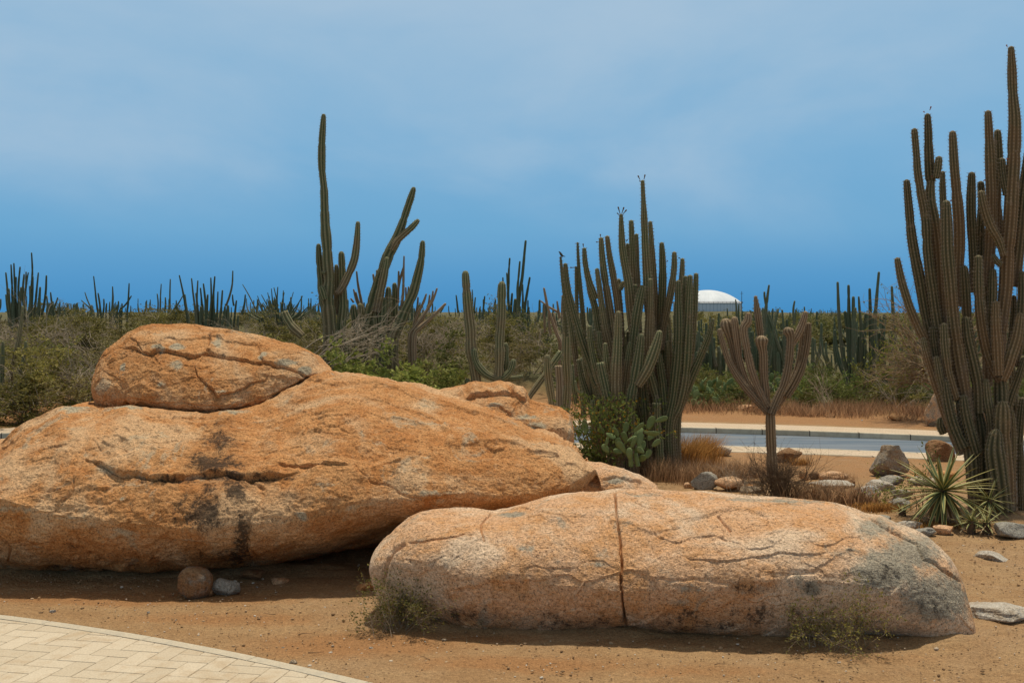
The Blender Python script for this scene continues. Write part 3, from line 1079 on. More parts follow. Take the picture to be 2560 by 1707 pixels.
    ob = mesh_thing(name, v, base, label, cat, group, quads=quads, tris=tris, mats=[mat],
                    attrs={'grey': np.append(grey.ravel(), [0, 0]), 'stain': np.append(stain.ravel(), [0, 0])})
    return ob


def ico(level=4):
    key = '_ico%d' % level
    if key in globals():
        return globals()[key]
    import bmesh
    bm = bmesh.new()
    bmesh.ops.create_icosphere(bm, subdivisions=level, radius=1.0)
    v = np.array([q.co[:] for q in bm.verts])
    f = np.array([[q.index for q in fc.verts] for fc in bm.faces])
    bm.free()
    globals()[key] = (v, f)
    return v, f


def small_rock(name, label, u, v, wpx, hpx, mat, seed=0, d=None, thick=0.8, square=0.5, cuts=11, level=4, group=None, cat='rock', sink=0.12, tilt=0.0, rough=1.0, greys=0.0):
    """a loose stone whose foot is at photo pixel (u, v)"""
    d = d or gd(u, v)
    c = P(u, v, d)
    W = wpx / F * d; Hh = hpx / F * d
    V, T = ico(level)
    r = np.random.default_rng(seed + 100)
    p = np.sign(V) * np.abs(V) ** (1 - 0.45 * square)
    p = p / np.maximum(1e-6, np.linalg.norm(p, axis=1)[:, None]) * (0.82 + 0.18 * np.linalg.norm(p, axis=1)[:, None])
    # facets: cut by a few planes
    for _ in range(cuts):
        nn = r.normal(size=3); nn /= np.linalg.norm(nn)
        lim = r.uniform(0.5, 0.82)
        dd = p @ nn
        p = p - np.where(dd > lim, (dd - lim) * 0.93, 0)[:, None] * nn
    o = r.random(3) * 40
    nd = V
    p = p * (1 + rough * (0.16 * fbm(V * 1.1 + o, 3) + 0.05 * fbm(V * 4 + o, 3, ridge=True) + 0.03 * fbm(V * 11 + o, 3)))[:, None]
    a = r.uniform(-0.5, 0.5)
    ca, sa = math.cos(a), math.sin(a)
    p = p @ np.array([[ca, sa, 0], [-sa, ca, 0], [0, 0, 1]])
    lo, hi = p.min(0), p.max(0)
    p = (p - (lo + hi) / 2) / ((hi - lo) / 2)
    p = p * np.array([W / 2, W / 2 * thick, Hh / 2 * (1 + sink)])
    if tilt:
        ca, sa = math.cos(tilt), math.sin(tilt)
        p = p @ np.array([[ca, 0, sa], [0, 1, 0], [-sa, 0, ca]])
    p[:, 2] -= p[:, 2].min()
    base = np.array([c[0], c[1] + W / 2 * thick * 0.6, c[2] - sink * Hh])
    g = np.clip(greys + 0.6 * fbm(p * 6 + o, 2), 0, 1) if greys else np.zeros(len(p))
    me = mk_mesh(name, p, tris=T, mats=[mat], attrs={'grey': g, 'stain': np.zeros(len(p))})
    return tag(obj(name, me, None, tuple(float(q) for q in base)), label, cat, group)


# ------------------------------------------------------------------ cacti
def stem_geo(pts, ds=0.05, ribs=9, per=4, depth=0.16, tuft=0, tip=1.3, seed=0, cut=False, spl=0.035):
    """pts: rows x,y,z,r from the tip down. Ribbed column."""
    r_ = np.random.default_rng(seed)
    c, s = resample(catmull(pts, 8), ds)
    n = len(c)
    rad = c[:, 3].copy()
    rad *= 1 + 0.05 * np.interp(s, np.arange(0, s[-1] + 0.6, 0.3), r_.normal(size=len(np.arange(0, s[-1] + 0.6, 0.3))))
    s0 = r_.uniform(0.3, 0.9)
    while s0 < s[-1]:
        rad *= 1 - r_.uniform(0.05, 0.2) * np.exp(-((s - s0) / (0.035 + rad[0] * 0.25)) ** 2)
        s0 += r_.uniform(0.35, 1.3)
    xyz = c[:, :3].copy()
    xyz += np.stack([np.interp(s, np.arange(0, s[-1] + 1.0, 0.5), r_.normal(size=len(np.arange(0, s[-1] + 1.0, 0.5)))) for _ in range(3)], 1) * rad[:, None] * 0.10
    if not cut:
        rt = rad[0] * tip
        extra = np.array([0.0, 0.06, 0.16, 0.32, 0.52, 0.75]) * rt
        T0 = xyz[1] - xyz[0]; T0 /= np.linalg.norm(T0)
        k = max(1, int(np.searchsorted(s, rt)))
        s2 = np.concatenate([extra, s[k:]]) if k < n - 2 else np.concatenate([extra, s[-2:]])
        xyz = np.stack([np.interp(s2, s, xyz[:, q]) for q in range(3)], 1)
        rad = np.interp(s2, s, rad)
        s = s2
        q = np.clip(s / rt, 0, 1)
        rad = rad * np.sqrt(np.clip(1 - (1 - q) ** 2, 0.004, 1))
    n = len(s)
    T, N, B = frames(xyz)
    m = ribs * per
    th = np.arange(m) * 2 * np.pi / m + r_.random() * 6
    rb = 0.5 + 0.5 * np.cos(np.arange(m) * 2 * np.pi / per)
    shape = 1 - depth + depth * rb ** 0.8
    ring = xyz[:, None] + (rad[:, None] * shape[None])[..., None] * (N[:, None] * np.cos(th)[None, :, None] + B[:, None] * np.sin(th)[None, :, None])
    v = ring.reshape(-1, 3)
    i = np.arange(n - 1)[:, None] * m
    j = np.arange(m)[None]
    j2 = (j + 1) % m
    quads = np.stack([i + j, i + m + j, i + m + j2, i + j2], -1).reshape(-1, 4)
    rib = np.broadcast_to(rb, (n, m)).ravel()
    along = np.repeat(s, m)
    aged = np.repeat(np.clip(s / max(s[-1], 1.5), 0, 1), m)
    tris = []
    c0 = len(v)
    v = np.vstack([v, xyz[0] - T[0] * rad[0] * (0.1 if not cut else -0.4)])
    tris = np.stack([np.arange(m), (np.arange(m) + 1) % m, np.full(m, c0)], 1)
    rib = np.append(rib, 0.6); along = np.append(along, 0); aged = np.append(aged, 0)
    tm = np.zeros(len(tris), np.int32)
    if tuft:
        si = np.arange(0.02, s[-1], tuft)
        cx = np.stack([np.interp(si, s, xyz[:, q]) for q in range(3)], 1)
        rr = np.interp(si, s, rad)
        Ti = np.stack([np.interp(si, s, T[:, q]) for q in range(3)], 1)
        Ni = np.stack([np.interp(si, s, N[:, q]) for q in range(3)], 1)
        Bi = np.stack([np.interp(si, s, B[:, q]) for q in range(3)], 1)
        tv, tt = [], []
        for jj in range(0, m, per):
            out = Ni * math.cos(th[jj]) + Bi * math.sin(th[jj])
            side = np.cross(Ti, out)
            pt = cx + out * rr[:, None] * 0.99
            for a in range(4):
                w1 = r_.normal(size=(len(si), 1)) * 0.7; w2 = r_.normal(size=(len(si), 1)) * 0.7
                dr = out + side * w1 + Ti * w2
                dr /= np.linalg.norm(dr, axis=1)[:, None]
                pp = np.cross(dr, r_.normal(size=(len(si), 3)))
                pp /= np.linalg.norm(pp, axis=1)[:, None] + 1e-9
                ln = spl * (0.5 + 0.8 * r_.random((len(si), 1)))
                wd = 0.0022
                tv.append(np.stack([pt - pp * wd, pt + pp * wd, pt + dr * ln], 1))
        tv = np.concatenate(tv).reshape(-1, 3)
        b0 = len(v)
        v = np.vstack([v, tv])
        nt = len(tv) // 3
        tris = np.vstack([tris, (np.arange(nt)[:, None] * 3 + np.array([[0, 1, 2]])) + b0])
        tm = np.concatenate([tm, np.ones(nt, np.int32)])
        z = np.zeros(len(tv))
        rib = np.concatenate([rib, z + 1]); along = np.concatenate([along, z]); aged = np.concatenate([aged, z])
    return v, quads, tris, tm, rib, along, aged


def stem(parent, base, crop, pts, d, mat, doff=0.0, name='stem', **kw):
    """pts: (x, y, width) rows in a view of the photograph, tip first. d may be (tip, foot)."""
    pts = [p if len(p) == 3 else (p[0], p[1], None) for p in pts]
    xs = np.array([p[0] for p in pts], float); ys = np.array([p[1] for p in pts], float)
    wi = [i for i, p in enumerate(pts) if p[2] is not None]
    ws = np.interp(np.arange(len(pts)), wi, [pts[i][2] for i in wi])
    a = CR[crop]
    u = a[0] + xs / a[2]; v = a[1] + ys / a[2]; wp = ws / a[2]
    if np.ndim(d):
        dd = np.linspace(d[0], d[1], len(pts)) + doff
    else:
        dd = np.full(len(pts), d + doff)
    xyz = P(u, v, dd)
    r = wp / 2 / F * dd * 1.08
    geo = stem_geo(np.c_[xyz, r], **kw)
    vv, q, t, tm, rib, al, ag = geo
    me = mk_mesh(name, vv - np.asarray(base), quads=q, tris=t, mats=[mat, SPINE], tmat=tm, attrs={'rib': rib, 'along': al, 'aged': ag})
    return obj(name, me, parent)


def bud(parent, crop, x, y, d, base, dx=0.0, dy=-0.03, size=0.02, mat=None, name='flower_bud'):
    u, v = px(crop, x, y)
    c = P(u, v, d) - np.asarray(base)
    t = Tubes(6)
    pts = [c, c + np.array([dx * 0.4, -0.004, -dy * 0.4]), c + np.array([dx, -0.008, -dy])]
    t.add(pts, [size * 0.45, size * 0.5, size])
    t.add([pts[-1], pts[-1] + np.array([dx, 0, -dy]) * 0.15], [size, size * 0.3])
    return obj(name, t.mesh(name, mat or RED), parent)


# ------------------------------------------------------------------ build: setting
ground()
road_set()
footpath()

# ------------------------------------------------------------------ build: the big rocks
Zs = lambda pts: pxs('Z', pts)
Qs = lambda pts: pxs('Q', pts)
Ks = lambda pts: pxs('K', pts)
Rs = lambda pts: pxs('R', pts)
Ss = lambda pts: pxs('S', pts)
Ms = lambda pts: pxs('M', pts)


def foot_d(pts, lim=(8.0, 12.0), add=0.0):
    out = []
    for (u, v) in pts:
        out.append((u, float(np.clip(H * F / max(v - CV, 1), *lim)) + add))
    return out


def ell(c, lst):
    return [px(c, e[0], e[1]) + (e[2] / CR[c][2], e[3] / CR[c][2], e[4]) for e in lst]


big_top = Zs([(-330, 1250), (-300, 1190), (-240, 1140), (-120, 1065), (0, 1015), (30, 985), (60, 965), (95, 950), (140, 930), (190, 932), (240, 935), (300, 931), (340, 940), (400, 946), (480, 952),
              (540, 946), (600, 935), (650, 905), (700, 875), (750, 857), (800, 862), (860, 873), (920, 885), (980, 905), (1050, 925), (1120, 945), (1180, 970), (1230, 1000), (1290, 1020), (1340, 1052),
              (1368, 1080), (1380, 1108), (1384, 1140)])
big_lip = Qs([(-640, 560), (0, 450), (200, 510), (480, 556), (900, 590), (1130, 562), (1350, 540), (1740, 464), (1950, 436), (2150, 424), (2352, 440), (2600, 400), (2758, 300)])
big_bot = Qs([(-640, 740), (-300, 790), (0, 770), (300, 792), (600, 800), (850, 790), (1100, 764), (1300, 742), (1550, 700), (1750, 624), (1850, 596), (2000, 590), (2300, 560), (2600, 480), (2758, 330)])
rock('boulder', 'huge orange boulder with dark stains and a long wavy ledge, carrying another boulder on top', ORANGE, big_top, big_lip, big_bot,
     dtop=[(-360, 11.4), (0, 11.3), (300, 11.2), (560, 11.25), (800, 11.75), (1100, 11.6), (1500, 10.9)],
     dlip=[(-360, 9.9), (0, 9.75), (500, 9.6), (800, 9.7), (1100, 9.85), (1500, 10.4)],
     dbot=[(-360, 10.6), (0, 10.6), (500, 10.55), (700, 10.65), (900, 10.85), (1500, 10.95)],
     k=0.42, back=1.9, foot=True, n=(950, 230, 120, 50), seed=1, plate=(0.045, 1.0), amp=(0.055, 0.024, 0.009), ledge=0.75, taper=9.0, lowk=0.75, backdrop=0.12,
     feats=[('ledge', Qs([(350, 262), (420, 285), (480, 315), (540, 338), (620, 352), (700, 371), (770, 378), (830, 368), (890, 350), (960, 352), (1030, 348), (1080, 370), (1150, 379), (1230, 373), (1310, 370), (1380, 350), (1430, 330)]), 0.09, 60),
            ('crack', Qs([(540, 338), (620, 352), (700, 371), (770, 378), (830, 368), (890, 350), (960, 352), (1030, 348), (1080, 370), (1150, 379), (1230, 373), (1310, 370)]), 3.0, 0.05),
            ('ledge', Qs([(1270, 322), (1350, 312), (1430, 308), (1520, 311), (1620, 320)]), 0.05, 24),
            ('crack', Qs([(1280, 320), (1350, 312), (1430, 308), (1500, 311)]), 2.2, 0.03),
            ('ledge', Qs([(690, 212), (730, 208), (770, 198), (820, 196), (836, 170)]), 0.022, 12),
            ('ledge', Qs([(160, 300), (170, 262), (200, 235), (290, 210), (390, 192)]), 0.022, 14),
            ('ledge', Qs([(395, 200), (430, 196), (480, 240)]), 0.02, 12),
            ('crack', Qs([(330, 335), (338, 380), (330, 425), (270, 462)]), 2.0, 0.018),
            ('ledge', Qs([(2215, 185), (2235, 215), (2275, 243), (2312, 235), (2328, 205)]), 0.03, 14),
            ('ledge', Qs([(1775, 275), (1800, 292), (1835, 288), (1858, 262)]), 0.022, 12),
            ('ledge', Qs([(900, 110), (960, 140), (1030, 120), (1100, 80)]), 0.02, 14),
            ('ledge', Qs([(1350, 165), (1450, 150), (1600, 165), (1690, 190)]), 0.018, 18),
            ('crack', Qs([(1130, 560), (1350, 541), (1740, 464)]), 2.5, 0.012),
            ('crack', Qs([(0, 620), (30, 640), (50, 690), (40, 740)]), 2.5, 0.03),
            ('ledge', Qs([(1000, 600), (1090, 620), (1140, 660), (1150, 720)]), 0.02, 16)],
     greys=ell('Q', [(60, 500, 180, 26, .55), (330, 545, 120, 14, .5), (2000, 425, 200, 22, .55), (330, 32, 100, 24, .8), (600, 36, 90, 16, .7), (1070, 70, 90, 22, .7), (2040, 100, 30, 22, .5), (1960, 260, 30, 20, .6), (1390, 530, 40, 12, .9), (560, 455, 22, 16, .7), (140, 640, 120, 30, .45)]),
     stains=ell('Q', [(985, 305, 130, 55, 1.0), (1005, 205, 110, 50, .8), (1080, 425, 80, 75, .9), (930, 520, 130, 95, .95), (1118, 630, 50, 130, .85), (1090, 715, 110, 50, .75), (1040, 362, 110, 24, 1.0), (760, 378, 190, 12, .75), (1220, 377, 190, 12, .75), (330, 668, 60, 18, .55), (700, 480, 30, 18, .4), (1010, 130, 90, 50, .5), (960, 420, 60, 120, .5), (300, 770, 400, 24, .5)]))

bo_top = Ks([(622, 1110), (628, 1065), (650, 1010), (672, 960), (705, 895), (768, 822), (815, 785), (870, 742), (960, 702), (1040, 684), (1150, 690), (1250, 679), (1340, 690), (1430, 706), (1560, 731), (1700, 747),
             (1820, 772), (1920, 812), (2040, 852), (2115, 888), (2150, 930), (2170, 960), (2205, 985), (2245, 1006)])
bo_lip = Ks([(622, 1125), (700, 1150), (850, 1190), (1000, 1205), (1200, 1225), (1450, 1255), (1650, 1238), (1800, 1190), (2000, 1095), (2110, 1030), (2245, 1012)])
bo_bot = Ks([(622, 1135), (640, 1200), (672, 1250), (800, 1249), (900, 1240), (1000, 1256), (1150, 1280), (1300, 1300), (1450, 1304), (1600, 1294), (1720, 1272), (1800, 1232), (1900, 1182), (2000, 1132), (2090, 1072), (2150, 1045), (2245, 1016)])
rock('boulder', 'rounded orange boulder split by cracks, perched on top of the huge boulder', ORANGE, bo_top, bo_lip, bo_bot,
     dtop=[(220, 12.1), (500, 12.35), (820, 12.1)], dlip=[(220, 11.6), (500, 11.2), (820, 11.7)], dbot=[(220, 11.8), (500, 11.5), (820, 11.9)],
     k=0.55, back=0.9, n=(620, 230, 50, 40), seed=2, plate=(0.036, 1.3), amp=(0.03, 0.016, 0.006), ledge=0.6, taper=6.0, lowk=0.9, backdrop=0.3,
     feats=[('ledge', Ks([(768, 838), (840, 846), (920, 840), (970, 872), (1020, 887), (1080, 870), (1140, 860), (1220, 886), (1300, 902), (1350, 886), (1420, 880), (1520, 906), (1600, 915), (1720, 945), (1800, 955), (1870, 970), (1960, 990), (2050, 1018), (2110, 1058)]), 0.075, 22),
            ('crack', Ks([(940, 850), (970, 872), (1020, 887), (1080, 870), (1140, 860), (1220, 886), (1300, 902), (1350, 886), (1420, 880), (1520, 906), (1600, 915), (1720, 945)]), 2.2, 0.03),
            ('crack', Ks([(1800, 955), (1870, 970), (1960, 990), (2050, 1018), (2110, 1058)]), 2.6, 0.05),
            ('ledge', Ks([(1325, 905), (1330, 970), (1350, 1040), (1420, 1110), (1462, 1150), (1488, 1185), (1520, 1167), (1600, 1155), (1680, 1122), (1705, 1090), (1790, 1075), (1812, 1078), (1850, 985)]), 0.055, 30),
            ('ledge', Ks([(880, 770), (930, 800), (950, 830), (975, 870)]), 0.03, 14),
            ('ledge', Ks([(1095, 950), (1078, 1020), (1040, 1082), (1085, 1088), (1140, 1135)]), 0.025, 14),
            ('ledge', Ks([(1455, 730), (1432, 790), (1425, 830), (1400, 862), (1450, 885)]), 0.045, 16),
            ('ledge', Ks([(860, 1185), (950, 1203), (1100, 1222), (1260, 1228)]), 0.03, 12),
            ('ledge', Ks([(1200, 1210), (1350, 1240), (1500, 1245), (1700, 1225)]), 0.03, 12),
            ('ledge', Ks([(700, 1000), (780, 1040), (850, 1090)]), 0.02, 14)],
     greys=ell('K', [(1080, 845, 55, 26, 1.), (1215, 840, 70, 28, .95), (1200, 960, 60, 48, .8), (1795, 912, 45, 34, .9), (1480, 822, 42, 34, .95), (1960, 955, 85, 30, .9), (2085, 1000, 60, 32, .9), (830, 975, 24, 40, .9), (1520, 1150, 60, 14, .6), (1110, 1100, 40, 20, .6), (760, 1180, 60, 40, .4)]),
     stains=ell('K', [(1085, 840, 46, 18, .55), (1960, 950, 80, 20, .55), (2080, 1000, 50, 24, .5), (1525, 885, 30, 22, .7), (1435, 770, 14, 40, .7), (1300, 905, 160, 5, .5)]))

fr_top = Rs([(62, 655), (68, 610), (85, 570), (110, 525), (150, 476), (200, 432), (250, 372), (320, 311), (400, 271), (500, 250), (640, 236), (760, 237), (860, 254), (905, 262), (1000, 250), (1100, 226),
             (1250, 177), (1400, 147), (1550, 131), (1640, 128), (1700, 114), (1745, 106), (1850, 116), (2000, 129), (2200, 130)]) + Ss([(143, 421), (250, 426), (400, 441), (600, 456), (750, 469), (930, 486), (1050, 521),
             (1100, 545), (1200, 572), (1300, 621), (1400, 662), (1500, 722), (1580, 792), (1640, 862), (1690, 962), (1722, 1082), (1745, 1182), (1768, 1272)])
fr_lip = Rs([(62, 665), (200, 650), (400, 640), (700, 715), (1000, 720), (1300, 765), (1600, 790), (1790, 825), (2100, 800), (2352, 820)]) + Ss([(400, 960), (650, 945), (900, 960), (1100, 980), (1300, 1030), (1500, 1130), (1700, 1240), (1768, 1275)])
fr_bot = Rs([(62, 675), (75, 740), (100, 810), (140, 920), (180, 985), (300, 1022), (500, 1032), (600, 1055), (750, 1076), (900, 1085), (1200, 1095), (1400, 1084), (1600, 1077), (1750, 1072), (1900, 1086), (2100, 1110), (2352, 1126)]) + \
    Ss([(300, 1302), (500, 1306), (700, 1309), (850, 1311), (1000, 1301), (1200, 1280), (1350, 1292), (1500, 1316), (1600, 1323), (1690, 1313), (1768, 1282)])
fb = foot_d(fr_bot, (8.2, 9.0), 0.06)
fb = [(u, min(d, 8.85)) for u, d in fb]
rock('boulder', 'long low pinkish boulder with a straight vertical crack, nearest to the footpath', PINK, fr_top, fr_lip, fr_bot,
     dtop=[(920, 9.3), (1500, 9.45), (2000, 9.4), (2440, 8.9)], dlip=[(920, 8.6), (1100, 8.42), (1500, 8.22), (1900, 8.12), (2200, 8.12), (2440, 8.3)], dbot=fb,
     k=0.62, back=0.7, foot=True, n=(960, 260, 110, 40), seed=3, plate=(0.028, 1.2), amp=(0.035, 0.010, 0.0045), ledge=0.32, taper=7.0, lowk=0.8, backdrop=0.4,
     feats=[('crack', Rs([(1738, 95), (1747, 200), (1757, 300), (1776, 400), (1784, 500), (1788, 600), (1786, 700), (1787, 800), (1796, 900), (1816, 1000), (1822, 1075)]), 2.2, 0.085),
            ('crack', Rs([(905, 262), (862, 320), (835, 370), (830, 420), (850, 485)]), 2.0, 0.03),
            ('ledge', Rs([(900, 268), (1000, 258), (1100, 250), (1160, 262), (1210, 280)]), 0.04, 22),
            ('ledge', Rs([(1200, 285), (1280, 302), (1400, 326), (1475, 357)]), 0.028, 26),
            ('ledge', Rs([(1095, 700), (1130, 655), (1200, 642), (1280, 660), (1380, 656), (1510, 648)]), 0.024, 18),
            ('ledge', Rs([(1550, 608), (1610, 600), (1665, 602), (1700, 630), (1750, 658)]), 0.022, 16),
            ('ledge', Rs([(1760, 668), (1650, 730), (1545, 768)]), 0.016, 14),
            ('crack', Rs([(150, 820), (165, 700), (192, 600), (232, 550), (322, 490)]), 4.0, 0.055),
            ('ledge', Rs([(150, 820), (165, 700), (192, 600), (232, 550), (322, 490)]), 0.03, 24),
            ('crack', Rs([(322, 490), (480, 472), (560, 466), (620, 458), (740, 438)]), 1.8, 0.02),
            ('ledge', Rs([(310, 592), (400, 606), (440, 622)]), 0.016, 14), ('ledge', Rs([(430, 635), (500, 612), (600, 570)]), 0.016, 14),
            ('ledge', Rs([(1610, 872), (1700, 832), (1790, 815)]), 0.018, 14), ('ledge', Rs([(840, 720), (930, 742), (1040, 770), (1130, 800)]), 0.018, 14),
            ('ledge', Rs([(1180, 575), (1240, 530), (1310, 520)]), 0.01, 10), ('ledge', Rs([(880, 590), (930, 620), (1000, 640)]), 0.012, 12),
            ('ledge', Rs([(1750, 190), (1800, 180), (1830, 145), (1900, 138), (2060, 155), (2140, 215), (2230, 205)]), 0.03, 18),
            ('ledge', Ss([(-30, 770), (0, 806), (60, 836), (200, 851), (350, 849), (450, 831), (560, 800), (700, 808), (800, 806), (880, 796), (935, 768)]), 0.042, 26),
            ('ledge', Ss([(-190, 560), (-180, 640), (-130, 700), (-70, 722), (0, 736), (60, 706), (130, 691), (200, 681), (260, 706), (330, 741), (400, 771), (480, 776), (560, 756), (605, 721), (650, 671), (690, 640)]), 0.036, 24),
            ('crack', Ss([(220, 558), (262, 612), (308, 668)]), 2.4, 0.03), ('ledge', Ss([(325, 608), (380, 650), (440, 632), (472, 618)]), 0.03, 16),
            ('ledge', Ss([(705, 640), (740, 702), (800, 746), (870, 766), (930, 741), (1000, 702), (1075, 688)]), 0.034, 20),
            ('ledge', Ss([(760, 570), (820, 580), (890, 610), (920, 640)]), 0.016, 14),
            ('ledge', Ss([(1105, 556), (1200, 640), (1300, 692), (1400, 746), (1452, 832), (1530, 870), (1600, 922), (1695, 975)]), 0.06, 30),
            ('crack', Ss([(1105, 556), (1200, 640), (1300, 692), (1400, 746), (1452, 832), (1530, 870), (1600, 922), (1695, 975)]), 2.4, 0.03),
            ('ledge', Ss([(1655, 1165), (1700, 1220), (1750, 1262)]), 0.04, 16), ('ledge', Ss([(470, 908), (560, 912), (700, 922), (840, 893)]), 0.022, 14),
            ('ledge', Ss([(-40, 985), (0, 990), (100, 1000), (180, 1035)]), 0.018, 12), ('ledge', Ss([(540, 1120), (620, 1095), (720, 1065), (800, 1080)]), 0.02, 14),
            ('ledge', Ss([(520, 480), (600, 490), (700, 490), (790, 495)]), 0.016, 12)],
     greys=ell('S', [(1240, 905, 250, 150, 1.), (1520, 1060, 240, 170, 1.), (1380, 800, 200, 130, .9), (1150, 640, 160, 90, .7), (600, 480, 500, 26, .7), (790, 1000, 100, 60, .85), (1000, 790, 130, 40, .6), (1260, 720, 120, 70, .55), (450, 1010, 250, 40, .5), (60, 1010, 140, 40, .6), (1380, 800, 100, 60, .6)]) +
     ell('R', [(1040, 290, 150, 26, .8), (1380, 360, 100, 40, .6), (370, 320, 60, 40, .55), (1900, 150, 200, 16, .7), (1130, 540, 120, 50, .5), (1000, 700, 60, 40, .5), (600, 620, 160, 50, .45), (1640, 620, 70, 40, .65), (2200, 900, 130, 50, .6), (1270, 470, 30, 14, .6), (900, 160, 140, 40, .2)]),
     stains=ell('S', [(500, 1160, 260, 70, .62), (1230, 930, 190, 100, .55), (1500, 1110, 160, 80, .42), (780, 1000, 100, 60, .5), (430, 1000, 260, 45, .55), (100, 1230, 400, 60, .5), (900, 1240, 300, 60, .5), (1420, 1250, 200, 30, .3), (100, 1130, 200, 40, .3), (420, 1010, 200, 30, .25)]) + ell('R', [(1280, 980, 90, 40, .55), (1700, 990, 220, 50, .5), (1100, 860, 60, 40, .4), (200, 740, 30, 90, .3), (2200, 1000, 220, 60, .55), (700, 980, 320, 60, .5), (1400, 1030, 300, 40, .5)]))

th_top = Zs([(930, 960), (960, 925), (982, 903), (1020, 891), (1090, 882), (1150, 881), (1195, 888), (1211, 905), (1218, 918), (1255, 929), (1290, 936), (1311, 951), (1318, 978), (1319, 1000)])
th_lip = Zs([(930, 985), (1000, 960), (1100, 975), (1200, 990), (1290, 985), (1319, 1005)])
th_bot = Zs([(930, 1010), (980, 1040), (1100, 1070), (1200, 1075), (1290, 1050), (1319, 1012)])
rock('boulder', 'smaller layered orange and grey boulder just behind the right end of the huge boulder', ORANGE, th_top, th_lip, th_bot,
     dtop=13.0, dlip=12.35, dbot=12.6, k=0.6, back=0.8, foot=True, n=(330, 90, 50, 30), seed=5, amp=(0.03, 0.02, 0.008), taper=8.0,
     feats=[('crack', Ms([(130, 1292), (150, 1274), (200, 1262), (260, 1256), (345, 1250)]), 1.8, 0.05), ('ledge', Ms([(130, 1292), (150, 1274), (200, 1262), (260, 1256), (345, 1250), (420, 1262)]), 0.07, 22),
            ('ledge', Ms([(385, 1212), (392, 1260), (440, 1278), (487, 1285)]), 0.06, 16), ('ledge', Ms([(500, 1420), (560, 1440), (620, 1480)]), 0.04, 14),
            ('ledge', Ms([(260, 1310), (330, 1320), (420, 1370)]), 0.02, 14)],
     greys=ell('M', [(540, 1430, 70, 40, 1.), (480, 1370, 80, 26, .8), (300, 1310, 60, 12, .8), (600, 1330, 60, 20, .5)]), stains=ell('M', [(540, 1430, 50, 26, .4)]))

fo_top = Zs([(1315, 1078), (1345, 1062), (1378, 1061), (1400, 1070), (1450, 1085), (1488, 1098), (1508, 1113), (1516, 1130)])
fo_lip = Zs([(1315, 1110), (1440, 1130), (1516, 1150)])
fo_bot = Zs([(1315, 1200), (1400, 1255), (1480, 1255), (1516, 1200)])
rock('boulder', 'pale sloping rock tucked between the huge boulder and the long cracked boulder', PINK, fo_top, fo_lip, fo_bot,
     dtop=11.2, dlip=10.8, dbot=10.75, k=0.4, back=0.7, foot=True, n=(200, 60, 60, 24), seed=8, amp=(0.03, 0.02, 0.008), taper=6.0,
     feats=[('ledge', Rs([(1650, 60), (1750, 40), (1850, 70), (1950, 90)]), 0.03, 16)], greys=ell('R', [(1750, 60, 120, 30, .8)]))

